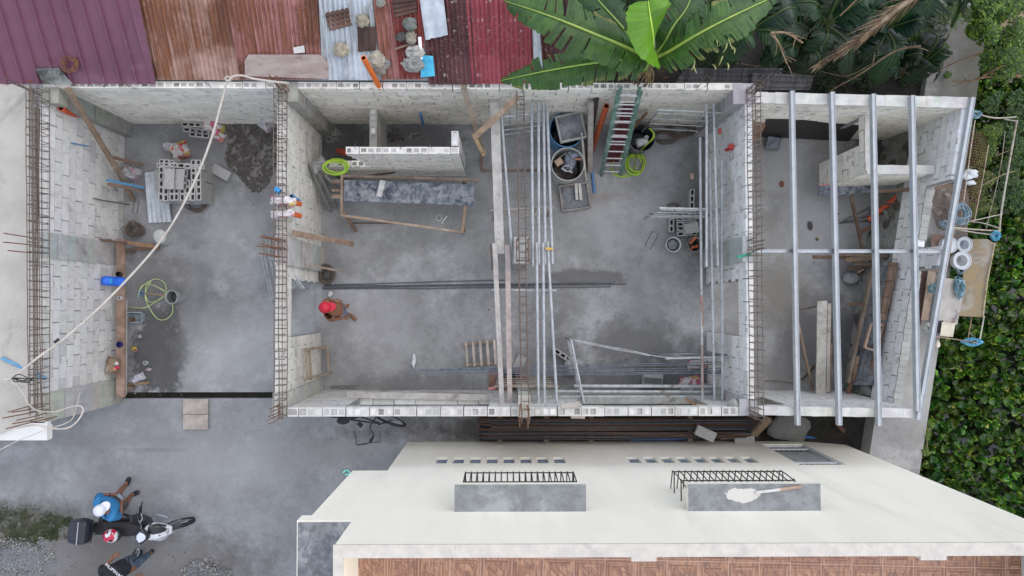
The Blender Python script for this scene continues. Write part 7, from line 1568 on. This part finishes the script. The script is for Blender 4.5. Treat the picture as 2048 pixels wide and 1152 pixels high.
disc('plain white round container lid nearest the edge beam', 1900, 490, .155, 1.05, (.46, .50, .51)); disc('white round container with a dark hollow, upper right', 1930, 489, .15, 1.03, (.42, .46, .48), (.20, .23, .26)); disc('white bowl holding grey fish-like scraps', 1925, 521, .175, 1.05, (.50, .53, .55), (.22, .24, .24))
for (u, v, w_, l) in [(1940, 345, .10, 'upper'), (1946, 350, .08, 'right'), (1935, 352, .09, 'left'), (1942, 366, .07, 'lower')]:
    m = MB(); m.blob(P(u, v, 1.05), w_, 1.2, .8, .5, u, .5, 10, (.62, .66, .68)); single(m, 'white_scrap', M_matte, l+' white plastic scrap caught on the wire mesh', 'plastic scrap', 'white scraps on the wire mesh', smooth='all')
M_net = pmat('blue_net', (.10, .19, .23), (.20, .28, .31), 12, rough=.8, bump=.3, tint=True)
def net(label, u, v, ru, rv, z, n, tone, r=.007, sd=1):
    random.seed(sd); m = MB(); c = P(u, v, z)
    for k in range(n):
        a0 = rnd(0, 6.28); pts = [c+Vector((ru/105*rnd(.3, 1)*math.cos(a0+t*.8), rv/105*rnd(.3, 1)*math.sin(a0+t*.8), rnd(0, .08))) for t in range(8)]; g_ = rnd(.7, 1.5); m.tube(spline(pts, 4), r, 4, col=tuple(x*g_ for x in tone))
    return single(m, 'fishing_net', M_net, label, 'net')
net('heap of blue-grey rope net above the white lids', 1918, 428, 22, 24, 1.15, 34, (1.1, 1, 1), sd=2); net('bright blue rope knot at the frame corner', 1988, 472, 11, 11, 1.2, 20, (.6, 1.3, 1.6), sd=3); net('hanging coil of blue rope below the bowl', 1916, 575, 10, 26, 1.1, 12, (1.1, 1.2, 1.2), r=.012, sd=4); net('bright blue net bundle at the near end', 1942, 684, 22, 9, 1.0, 24, (.7, 1.4, 1.7), sd=5); net('small teal net scrap on the brown board', 1862, 578, 8, 12, 1.2, 10, (.7, .8, .8), sd=6); net('frayed blue twine where the frame meets the steel beam', 1950, 230, 12, 8, 1.35, 14, (1.6, 1.6, 1.6), r=.004, sd=7); net('dull bluish twine left of the rope net heap', 1888, 448, 12, 8, 1.15, 12, (1.0, .9, 1.0), sd=8); net('grey knotted rag beside the dark box', 1852, 655, 9, 10, 1.2, 14, (2.2, 1.4, 1.1), r=.012, sd=9)
m = MB(); m.blob(P(1876, 688, 1.2), .06, .7, 1.2, .5, 3, .3, 10, (.75, .68, .55)); single(m, 'cream_float', M_matte, 'small cream float at the end of the steel edge beam', 'float', smooth='all')
net('coiled grey cable in the bowl edge', 1918, 540, 10, 10, 1.08, 8, (1.1, .9, .9), sd=10)
heap('brown rubble and leaf dirt between the low wall and the wire mesh', 'dirt', 1895, 410, 40, 60, .10, pmat('brown_litter', (.13, .105, .085), (.22, .18, .15), 22, (.34, .33, .31), 9, (.58, .64), bump=1.0, bscale=40, bdist=.04), 9, 'dirt', z=.9)
# raised dark soil behind the right room hides the river wall's flank
m = MB(); nx_ = 26
for i in range(nx_+1):
    for j in range(nx_+1):
        y = 3.66+9*j/nx_; x = 2.5+(rx(y, -.84)-2.5)*i/nx_; f = min(1, i/nx_*1.0); m.v.append(Vector((x, y, -.12+.92*f**2.2+.10*mnoise.noise(Vector((x, y, 1)))*(1-f))))
for i in range(nx_):
    for j in range(nx_): q = i*(nx_+1)+j; m.face((q, q+nx_+1, q+nx_+2, q+1))
tag(m.build('soil_bank', M_soil, origin=(0, 0, 0), smooth='all'), kind='structure')
m = MB()
for i in range(nx_+1):
    for j in range(nx_+1):
        y = -1.96-9*j/nx_; x = 4.62+(rx(y, -.84)-4.62)*i/nx_; f = i/nx_; m.v.append(Vector((x, y, -.12+.85*f**3+.08*mnoise.noise(Vector((x*2, y*2, 1)))*(1-f))))
for i in range(nx_):
    for j in range(nx_): q = i*(nx_+1)+j; m.face((q, q+1, q+nx_+2, q+nx_+1))
tag(m.build('soil_bank', M_soil, origin=(0, 0, 0), smooth='all'), kind='structure')
# ------------------------------------------------------------------ people (skinned skeletons)
def skin_mesh(name, verts, edges, radii, mat, parent, sub=2, root=0):
    o0 = Vector(parent.get('_w', (0, 0, 0)))
    me = bpy.data.meshes.new(name); me.from_pydata([Vector(v)-o0 for v in verts], edges, []); me.update(); me.materials.append(mat)
    o = bpy.data.objects.new(name, me); COL.objects.link(o); o.parent = parent; o['_w'] = tuple(o0)
    o.modifiers.new('Skin', 'SKIN')
    sv = me.skin_vertices[0].data
    for i, r in enumerate(radii): sv[i].radius = (r, r) if isinstance(r, (int, float)) else r; sv[i].use_root = (i == root)
    o.modifiers['Skin'].use_smooth_shade = True
    s = o.modifiers.new('Subdivision', 'SUBSURF'); s.levels = sub; s.render_levels = sub
    return o
class SK:
    def __init__(s): s.v = []; s.e = []; s.r = []
    def add(s, p, r, prev=None): s.v.append(Vector(p)); s.r.append(r); i = len(s.v)-1; (s.e.append((prev, i)) if prev is not None else None); return i
    def chain(s, prev, pts):
        for p, r in pts: prev = s.add(p, r, prev)
        return prev
def hand(sk, wrist_i, wrist, dirv, nrm, s=1.0, curl=.5):
    d = Vector(dirv).normalized(); n = Vector(nrm).normalized(); side = d.cross(n).normalized()
    palm = sk.add(wrist+d*.045*s, .024*s, wrist_i); pk = sk.add(wrist+d*.085*s, .026*s, palm)
    for k, (off, ln) in enumerate(((-.033, .062), (-.011, .075), (.012, .070), (.033, .055))):
        b = wrist+d*.095*s+side*off*s; c1 = b+d*ln*.5*s-n*curl*.015*s; c2 = c1+d*ln*.45*s*(1-curl*.5)-n*curl*.035*s
        i = sk.add(b, .0095*s, pk); i = sk.add(c1, .0085*s, i); sk.add(c2, .0075*s, i)
    b = wrist+d*.03*s-side*.034*s; i = sk.add(b, .012*s, palm); i = sk.add(b+d*.035*s-side*.02*s-n*.01*s, .0095*s, i); sk.add(b+d*.06*s-side*.018*s-n*.025*s, .008*s, i)
M_skin = pmat('tanned_skin', (.26, .115, .06), (.21, .09, .045), 9, rough=.5, bump=.05, tint=False)
def face_parts(t, head, fwd, r=.085):
    f = Vector(fwd).normalized(); s = f.cross(Vector((0, 0, 1))).normalized()
    m = MB()
    for k in (-1, 1): m.blob(head+f*r*.93+s*k*.03+Vector((0, 0, .0)), .012, seg=8, amp=0, col=(.9, .9, .88)); m.blob(head+f*(r*.93+.009)+s*k*.03, .006, seg=6, amp=0, col=(.03, .02, .02))
    m.build('eyes', M_plastic, t, smooth='all'); m = MB(); m.blob(head+f*r*.93+Vector((0, 0, -.05)), .018, sx=.6, sy=1.2, sz=.45, seg=8, amp=0, col=(.35, .12, .10), rz=math.atan2(f.y, f.x)); m.build('mouth', M_plastic, t, smooth='all')
def person(label, J, fwd, cloth, seed=0):
    "J: joints in world space"
    t = thing('person', label, 'person', Vector((J['pelvis'].x, J['pelvis'].y, 0)))
    f = Vector(fwd).normalized(); sd_ = f.cross(Vector((0, 0, 1))).normalized()   # right-hand side
    sk = SK(); pel = sk.add(J['pelvis'], (.135, .105)); up = sk.chain(pel, [(J['pelvis'].lerp(J['chest'], .5), (.118, .10)), (J['chest'], (.148, .115))])
    nb = sk.add(J['neck'], .058, up); hd = J['head']
    h1 = sk.add(hd+Vector((0, 0, -.06)), .064, nb); h2 = sk.add(hd+Vector((0, 0, .02)), .088, h1); h3 = sk.add(hd+Vector((0, 0, .085)), .066, h2)
    sk.add(hd+f*.098+Vector((0, 0, -.02)), .014, h2)
    for k in (-1, 1): sk.add(hd+sd_*k*.092+Vector((0, 0, -.01)), .014, h2)
    for k in ('l', 'r'):
        sh = sk.add(J['sh'+k], .058, up); e = sk.add(J['sh'+k].lerp(J['el'+k], .5), .047, sh); e = sk.add(J['el'+k], .038, e); e = sk.add(J['el'+k].lerp(J['wr'+k], .35), .037, e); w = sk.add(J['wr'+k], .025, e)
        hand(sk, w, J['wr'+k], J['hd'+k]-J['wr'+k], J.get('hn'+k, Vector((0, 0, 1))), 1.05)
        hp = sk.add(J['hip'+k], .095, pel); e = sk.add(J['hip'+k].lerp(J['kn'+k], .5), .078, hp); e = sk.add(J['kn'+k], .056, e); e = sk.add(J['kn'+k].lerp(J['an'+k], .35), .055, e); e = sk.add(J['an'+k], .036, e); e = sk.add(J['an'+k].lerp(J['to'+k], .5)+Vector((0, 0, -.01)), .040, e); sk.add(J['to'+k], .028, e)
    skin_mesh('body', sk.v, sk.e, sk.r, M_skin, t); face_parts(t, hd, f)
    for c in cloth:
        kind, mat = c[0], c[1]; s2 = SK()
        if kind == 'shirt':
            a = s2.add(J['pelvis'].lerp(J['chest'], -.08), .178); b = s2.chain(a, [(J['pelvis'].lerp(J['chest'], .3), .180), (J['pelvis'].lerp(J['chest'], .7), .188), (J['chest'], .190)]); s2.add(J['neck']+Vector((0, 0, -.03)), .085, b)
            for k in ('l', 'r'): q = s2.add(J['sh'+k], .100, b); s2.chain(q, [(J['sh'+k].lerp(J['el'+k], .5), .092), (J['sh'+k].lerp(J['el'+k], .82), .084)])
            skin_mesh('shirt', s2.v, s2.e, s2.r, mat, t)
        if kind in ('shorts', 'trousers'):
            a = s2.add(J['pelvis'], (.15, .118)); s2.add(J['pelvis']+Vector((0, 0, .07)), (.145, .115), a)
            for k in ('l', 'r'):
                q = s2.add(J['hip'+k], .108, a); q = s2.chain(q, [(J['hip'+k].lerp(J['kn'+k], .5), .096), (J['kn'+k].lerp(J['hip'+k], .05), .082)])
                if kind == 'trousers': s2.chain(q, [(J['kn'+k].lerp(J['an'+k], .5), .070), (J['kn'+k].lerp(J['an'+k], .92), .062)])
            skin_mesh(kind, s2.v, s2.e, s2.r, mat, t)
        if kind == 'shoes':
            for k in ('l', 'r'):
                s2 = SK(); d = (J['to'+k]-J['an'+k]); d.z = 0; h = J['an'+k]-d.normalized()*.04; h.z = max(.045, J['an'+k].z-.05)
                a = s2.add(h, .046); b = s2.add(J['an'+k].lerp(J['to'+k], .5)+Vector((0, 0, -.005)), .05, a); s2.add(J['to'+k], .042, b); skin_mesh('shoe', s2.v, s2.e, s2.r, mat, t)
        if kind == 'cap':
            m = MB(); m.lathe([(.104, .0), (.108, .03), (.098, .075), (.065, .105), (.0001, .118)], hd+Vector((0, 0, .025)), 20, col=(1, 1, 1)); cp = m.build('cap', mat, t, smooth='all')
            m = MB(); vf = Vector(c[2]).normalized(); vs = vf.cross(Vector((0, 0, 1))); r0 = []; n = 9
            top = []; 
            for i in range(n):
                a = (i/(n-1)-.5)*2.0; p = hd+Vector((0, 0, .035))+vf*math.cos(a)*.10+vs*math.sin(a)*.10; q = hd+Vector((0, 0, .018))+vf*(math.cos(a)*.085+.115*math.cos(a*.9))+vs*math.sin(a)*.098; top.append((p, q))
            for i in range(n-1):
                (p, q), (p2, q2) = top[i], top[i+1]; z = Vector((0, 0, .006)); m.quad(p+z, q+z, q2+z, p2+z); m.quad(p-z, p2-z, q2-z, q-z); m.quad(q+z, q-z, q2-z, q2+z)
            m.build('visor', mat, cp, smooth='all')
    return t
J = dict(head=P(651, 615, 1.53), neck=P(656, 617, 1.40), chest=P(661, 619, 1.22), pelvis=P(673, 619, .93), shl=P(650, 603, 1.34), shr=P(656, 635, 1.34), ell=P(655, 599, 1.10), elr=P(664, 640, 1.08), wrl=P(668, 602, .98), wrr=P(681, 637, .92),
    hdl=P(673, 603, .96), hdr=P(687, 636, .88), hipl=P(677, 612, .90), hipr=P(677, 627, .88), knl=P(684, 615, .50), knr=P(693, 629, .50), anl=P(688, 617, .09), anr=P(702, 631, .09), tol=P(698, 608, .045), tor=P(713, 641, .045))
person('shirtless man in a red cap and blue-grey shorts walking on the concrete floor', J, (1, -.1, -.2), [('shorts', pmat('worn_denim', (.17, .20, .25), (.11, .135, .18), 14, rough=.85, bump=.3)), ('cap', pmat('red_cap', (.55, .012, .035), (.45, .01, .03), 9, rough=.6, bump=.1), (1, .15, 0))])
J = dict(head=P(203, 1019, 1.42), neck=P(208, 1017, 1.29), chest=P(215, 1014, 1.14), pelvis=P(228, 1018, .84), shl=P(197, 1000, 1.24), shr=P(225, 1034, 1.24), ell=P(201, 990, 1.02), elr=P(241, 1030, .99), wrl=P(225, 989, .96), wrr=P(243, 1010, .95),
    hdl=P(232, 990, .95), hdr=P(244, 1003, .95), hipl=P(228, 1009, .82), hipr=P(238, 1022, .82), knl=P(239, 984, .58), knr=P(254, 1003, .58), anl=P(251, 970, .10), anr=P(262, 991, .10), tol=P(260, 953, .045), tor=P(280, 982, .045))
M_blue = pmat('blue_tshirt', (.03, .20, .42), (.025, .17, .37), 7, rough=.85, bump=.25, bscale=16)
pb = person('man in blue shirt and white cap sitting on the motorcycle, looking at a phone', J, (.45, .8, -.4), [('shirt', M_blue), ('shorts', pmat('dark_camo', (.035, .042, .05), (.09, .095, .09), 18, rough=.85, bump=.2)), ('shoes', pmat('black_shoe', (.012, .014, .02), rough=.6, bump=.1)), ('cap', pmat('white_cap', (.74, .75, .78), (.68, .69, .72), 9, rough=.7, bump=.1), (.75, .62, 0))])
m = MB(); a, b = P(236, 988, .99), P(246, 998, .99); m.beam(a, b, .075, .012, col=(.05, .06, .07)); m.beam(a+Vector((0, 0, .008)), b+Vector((0, 0, .008)), .062, .002, col=(.25, .30, .33)); single(m, 'phone', M_plastic, 'dark phone held by the man in the blue shirt', 'phone')
J = dict(head=P(203, 1172, 1.56), neck=P(213, 1159, 1.42), chest=P(226, 1149, 1.24), pelvis=P(252, 1131, .94), shl=P(205, 1141, 1.34), shr=P(236, 1168, 1.34), ell=P(206, 1135, 1.10), elr=P(252, 1172, 1.08), wrl=P(223, 1119, 1.02), wrr=P(268, 1160, .92),
    hdl=P(230, 1113, 1.0), hdr=P(274, 1156, .9), hipl=P(252, 1123, .90), hipr=P(262, 1137, .88), knl=P(268, 1117, .5), knr=P(281, 1121, .52), anl=P(279, 1110, .10), anr=P(299, 1107, .12), tol=P(279, 1099, .045), tor=P(308, 1099, .06))
M_blks = pmat('black_tshirt', (.013, .014, .018), (.02, .021, .026), 7, rough=.85, bump=.2, bscale=16)
pc = person('man in a black printed shirt and jeans walking at the bottom edge', J, (.7, .65, -.15), [('shirt', M_blks), ('trousers', pmat('blue_jeans', (.06, .095, .15), (.12, .16, .21), 9, rough=.85, bump=.3)), ('shoes', _M['black_shoe']), ('cap', M_blks, (-.7, -.6, 0))])
cu = bpy.data.curves.new('shirt_print', 'FONT'); cu.body = 'PILIPINAS'; cu.size = .085; cu.extrude = .004; cu.align_x = 'CENTER'; cu.materials.append(_M['white_cap'])
to = bpy.data.objects.new('shirt_print', cu); COL.objects.link(to); to.parent = pc; w_ = Vector(pc['_w']); pt_ = P(226, 1144, 1.43)
to.location = pt_-w_; to.rotation_euler = (R(8), R(-8), R(-34)); to.scale = (1.15, 1, 1)
bpy.context.view_layer.update(); tm = bpy.data.meshes.new_from_object(to.evaluated_get(bpy.context.evaluated_depsgraph_get()))
t2 = bpy.data.objects.new('printed_letters', tm); COL.objects.link(t2); t2.parent = pc; t2.location = to.location; t2.rotation_euler = to.rotation_euler; t2.scale = to.scale; bpy.data.objects.remove(to)
for (u0, v0, u1, v1, z, pr) in ((219, 989, 222, 991, .985, pb),):
    m = MB(); q = P(221, 990, .965); m.tube([q+Vector((0, .032*math.cos(a), .032*math.sin(a))) for a in [x*.628 for x in range(10)]], .012, 6, closed=True, col=(.02, .02, .02)); m.build('wristband', M_plastic, pb, smooth='all')

# ------------------------------------------------------------------ motorcycle
M_blkp = pmat('glossy_black_plastic', (.015, .016, .02), (.02, .021, .025), 7, rough=.3, bump=0, tint=True); M_seat = pmat('black_vinyl', (.014, .013, .014), (.02, .019, .02), 9, rough=.65, bump=.1, tint=True)
M_whp = pmat('glossy_white_plastic', (.72, .73, .76), (.68, .69, .72), 5, rough=.3, bump=0, tint=True); M_tyre = pmat('rubber', (.02, .02, .021), (.03, .03, .03), 14, rough=.9, bump=.3); M_chrome = pmat('brushed_metal', (.45, .46, .48), (.35, .36, .38), 9, rough=.35, metal=.7, bump=0, tint=True)
MO0 = Vector((-7.74, -4.27, 0)); ang = math.atan2(-.10, 1.27); MR = Matrix.Rotation(ang, 3, 'Z')
MC = thing('motorcycle', 'black and white motorcycle with a top box, parked on the yard', 'motorcycle', MO0)
def mw(x, y, z): return MO0+MR @ Vector((x, y, z))
def hull(name, secs, mat, parent=None, col=(1, 1, 1), seg=14, pw=2.6, smooth=True):
    m = MB(); rings = []
    for (x, yc, zc, ry, rz) in secs:
        i = len(m.v)
        for k in range(seg):
            a = 6.283*k/seg; c, s = math.cos(a), math.sin(a); m.v.append(mw(x, yc+ry*math.copysign(abs(c)**(2/pw), c), zc+rz*math.copysign(abs(s)**(2/pw), s)))
        rings.append(i)
    for a, b in zip(rings, rings[1:]):
        for k in range(seg): m.face((a+k, b+k, b+(k+1) % seg, a+(k+1) % seg), col)
    m.face([rings[0]+k for k in range(seg)], col); m.face([rings[-1]+k for k in range(seg)][::-1], col); return m.build(name, mat, parent or MC, smooth=smooth)
def wheel(parent, c, r, w_, steer=0, wr=mw, name='wheel', spokes=10):
    M2 = Matrix.Rotation(steer, 3, 'Z'); c0 = Vector(c)
    def q(a, rr, y): v = M2 @ Vector((rr*math.cos(a), y, rr*math.sin(a))); return wr(c0.x+v.x, c0.y+v.y, c0.z+v.z)
    m = MB(); n = 32; prof = [(r-.05, -w_/2), (r-.01, -w_/2*.8), (r, 0), (r-.01, w_/2*.8), (r-.05, w_/2), (r-.06, 0)]
    for i in range(n):
        for rr, y in prof: m.v.append(q(6.283*i/n, rr*(1 if w_ > .05 else 1), y))
    k = len(prof)
    for i in range(n):
        for j in range(k): a, b = i*k, ((i+1) % n)*k; m.face((a+j, b+j, b+(j+1) % k, a+(j+1) % k))
    wo = m.build(name, M_tyre, parent, smooth='all'); m = MB(); m.tube([q(6.283*i/24, r-.065, 0) for i in range(24)], .012, 6, closed=True)
    for i in range(spokes): a = 6.283*i/spokes; m.tube([q(a, .03, 0), q(a+.12, r-.065, 0)], .010 if spokes < 12 else .003, 5)
    m.tube([q(0, 0, -w_/2), q(0, 0, w_/2)], .035 if w_ > .05 else .015, 10); m.build('rim', M_chrome, wo, smooth=True); return wo
wheel(MC, (0, 0, .28), .28, .10); wheel(MC, (1.30, .02, .28), .28, .085, R(14))
hull('engine', [(.25, 0, .30, .08, .08), (.35, 0, .33, .13, .14), (.55, 0, .33, .15, .15), (.72, 0, .36, .11, .12), (.8, 0, .4, .05, .06)], M_chrome, col=(.25, .25, .26))
hull('body_side', [(-.12, 0, .70, .05, .04), (0, 0, .66, .10, .08), (.25, 0, .60, .135, .12), (.5, 0, .52, .13, .12), (.72, 0, .50, .10, .10), (.86, 0, .56, .07, .10)], M_blkp)
hull('seat', [(-.10, 0, .80, .09, .03), (0, 0, .80, .125, .045), (.25, 0, .785, .145, .05), (.5, 0, .76, .14, .045), (.70, 0, .76, .10, .04), (.80, 0, .76, .06, .03)], M_seat)
hull('front_cowl', [(.90, -.0, .76, .12, .13), (1.0, 0, .76, .165, .13), (1.12, 0, .72, .15, .10), (1.22, 0, .66, .11, .06), (1.30, 0, .60, .07, .035)], M_whp)
hull('cowl_panel', [(.97, .06, .885, .07, .012), (1.06, .06, .862, .085, .012), (1.17, .055, .802, .065, .012), (1.24, .05, .742, .03, .01)], M_blkp)
hull('cowl_edge', [(.96, .14, .80, .012, .06), (1.10, .14, .77, .012, .05), (1.22, .10, .70, .012, .03)], M_blkp)
hull('handle_cover', [(.80, -.02, .98, .05, .02), (.86, -.02, 1.0, .13, .04), (.92, -.02, 1.0, .16, .045), (.98, -.02, .98, .10, .04), (1.04, -.02, .94, .04, .02)], M_blkp); hull('meter_panel', [(.85, -.03, 1.045, .04, .006), (.90, -.03, 1.048, .10, .006), (.96, -.03, 1.035, .07, .006), (1.0, -.03, 1.02, .03, .004)], M_whp, col=(.9, .95, 1.05))
hull('front_fender', [(1.10, .0, .50, .04, .02), (1.2, .02, .585, .055, .02), (1.34, .05, .60, .055, .02), (1.46, .08, .54, .045, .02), (1.52, .1, .46, .02, .01)], M_blkp)
hull('leg_guard', [(.82, .20, .42, .02, .04), (.92, .24, .48, .03, .07), (1.06, .23, .50, .03, .06), (1.16, .18, .48, .02, .03)], M_whp, col=(.35, .37, .4)); hull('leg_guard', [(.82, -.20, .42, .02, .04), (.92, -.24, .48, .03, .07), (1.06, -.23, .50, .03, .06), (1.16, -.18, .48, .02, .03)], M_whp, col=(.75, .75, .78))
for s in (-1, 1):
    m = MB(); m.tube(spline([mw(.9, .03*s, 1.0), mw(.90, .18*s, 1.02), mw(.82, .30*s, 1.0), mw(.79, .38*s, .99)], 4), .011, 7, col=(.5, .5, .5)); hb_ = m.build('handlebar', M_chrome, MC, smooth=True)
    m = MB(); m.tube([mw(.83, .27*s, 1.0), mw(.785, .395*s, .99)], .018, 8); m.build('grip', M_seat, hb_, smooth=True); m = MB(); m.tube(spline([mw(.87, .24*s, 1.01), mw(.90, .31*s, 1.0), mw(.86, .40*s, .99)], 4), .007, 6, col=(1.6, 1.6, 1.6)); m.build('lever', M_chrome, hb_, smooth=True)
    m = MB(); m.tube(spline([mw(.89, .20*s, 1.02), mw(.86, .27*s, 1.14), mw(.83, .34*s, 1.22)], 4), .006, 6); m.build('mirror_stem', M_blkp, hb_, smooth=True)
    m = MB(); m.blob(mw(.83, .38*s, 1.24), .05, .5, 1.3, .75, 2, .05, 12); mi = m.build('mirror', M_blkp, MC, smooth='all')
    m = MB(); m.tube([mw(1.14, .06*s, .80), mw(1.30, .07*s+.02, .28)], .016, 8); m.build('fork', M_chrome, MC, smooth=True)
    m = MB(); m.beam(mw(.50, .13*s, .30), mw(.50, .30*s, .30), .04, .03); m.build('foot_peg', M_seat, MC); m = MB(); m.tube([mw(0, .075*s, .30), mw(-.02, .12*s, .72)], .022, 8, col=(.6, .6, .6)); m.build('shock_absorber', M_chrome, MC, smooth=True)
m = MB(); m.tube(spline([mw(.6, -.13, .25), mw(.3, -.16, .24), mw(.05, -.17, .30), mw(-.18, -.17, .36)], 4), [.02]*4+[.04]*8+[.03], 10, col=(.3, .3, .3)); m.build('exhaust', M_chrome, MC, smooth='all')
m = MB(); m.tube([mw(-.2, .1, .76), mw(-.05, .12, .84), mw(.05, .10, .80)], .01, 6); m.tube([mw(-.2, -.1, .76), mw(-.05, -.12, .84), mw(.05, -.10, .80)], .01, 6); m.tube([mw(-.2, .1, .76), mw(-.2, -.1, .76)], .01, 6); m.build('rear_rack', M_blkp, MC, smooth=True)
m = MB(); m.tube([mw(.45, .1, .25), mw(.38, .3, .02)], .012, 6); m.build('side_stand', M_blkp, MC, smooth=True)
m = MB(); m.blob(mw(1.25, 0, .70), .05, .5, 1.2, .6, 3, .0, 12, (1.2, 1.2, 1.1)); m.build('headlight', M_chrome, MC, smooth='all')
TB = hull('top_box', [(-.40, 0, 1.02, .16, .09), (-.37, 0, 1.03, .205, .12), (-.25, 0, 1.035, .228, .13), (-.12, 0, 1.035, .225, .13), (-.06, 0, 1.03, .205, .12), (-.035, 0, 1.02, .17, .09)], M_blkp, col=(1.3, 1.4, 1.6), pw=5)
m = MB(); m.beam(mw(-.185, -.21, 1.168), mw(-.185, .21, 1.168), .014, .008, col=(1.3, 1.3, 1.3)); m.build('silver_strip', M_chrome, TB); m = MB(); m.tube([mw(-.20, -.232, 1.0), mw(-.02, -.21, 1.0), mw(-.01, .21, 1.0), mw(-.2, .232, 1.0)], .012, 6); m.build('box_rim', M_blkp, TB, smooth=True)
# helmet on the seat
HM = thing('helmet', 'white and red helmet resting on the motorcycle seat', 'helmet', mw(.33, -.06, .82))
def helm():
    m, nt, b = nodes('helmet_paint'); v = coords(nt); c = mixc(nt, ramp(nt, noise(nt, v, 9, 1, .3, .4), .50, .52), (.72, .72, .74), (.55, .02, .06)); c = mixc(nt, ramp(nt, noise(nt, v, 14, 1, .3, .4), .62, .64), c, (.03, .03, .04)); L(nt, c, b.inputs['Base Color']); b.inputs['Roughness'].default_value = .25; return m
c = mw(.33, -.07, .955); m = MB(); m.blob(c, .135, 1.1, .95, 1.0, 2, .02, 22); m.build('shell', helm(), HM, smooth='all')
m = MB(); m.blob(c+MR @ Vector((.03, 0, -.02)), .139, 1.05, .9, .62, 2, .0, 20); m.build('visor', pmat('smoke_visor', (.03, .035, .04), rough=.1, bump=0), HM, smooth='all')
# ------------------------------------------------------------------ bicycle
BO = P(786, 842, 0); BO = Vector((-2.27, -2.32, 0))
BC = thing('bicycle', 'black bicycle leaning behind the front wall, only its front showing', 'bicycle', BO)
def bw_(x, y, z): return BO+Vector((x, y, z))
wheel(BC, (.0, 0, .32), .32, .045, R(-20), bw_, spokes=16); wheel(BC, (-1.03, .12, .32), .32, .045, R(-6), bw_, spokes=16)
for a, b, nm in [((-.16, .02, .72), (-.62, .07, .28), 'frame'), ((-.16, .02, .78), (-.75, .09, .72), 'frame'), ((-.62, .07, .28), (-.78, .09, .82), 'frame'), ((-.62, .07, .28), (-1.03, .12, .32), 'frame'), ((-.75, .09, .72), (-1.03, .12, .32), 'frame'), ((-.14, .02, .92), (-.0, .0, .32), 'fork')]:
    m = MB(); m.tube([bw_(*a), bw_(*b)], .016, 8); m.build(nm, M_blkp, BC, smooth=True)
m = MB(); m.tube(spline([bw_(-.30, -.26, .98), bw_(-.22, -.17, 1.0), bw_(-.28, 0.0, 1.0), bw_(-.18, .18, 1.0), bw_(-.24, .27, .98)], 5), .014, 8); m.build('handlebar', M_blkp, BC, smooth=True)
m = MB(); m.tube([bw_(-.28, -.30, .98), bw_(-.22, -.18, 1.0)], .022, 8); m.build('grip', M_seat, BC, smooth=True)
m = MB(); m.blob(bw_(-.82, .09, .88), .10, 1.3, .7, .35, 3, .05, 12); m.build('saddle', M_seat, BC, smooth='all'); m = MB(); m.beam(bw_(-.68, -.06, .20), bw_(-.60, -.14, .20), .08, .03); m.build('pedal', M_seat, BC)
FRm = MB(); FRm.tube([P(708, 862, .01), P(711, 874, .01), P(714, 890, .01), P(738, 886, .01), P(760, 883, .01), P(760, 862, .01)], .006, 5); FRm.tube([P(714, 890, .012), P(730, 888, .012), P(742, 885, .012)], .010, 5)  # dark square outline on the yard, drawn with thin tubes
single(FRm, 'thin_black_square', M_blk, 'thin black square outline on the yard below the bicycle', 'metal frame')
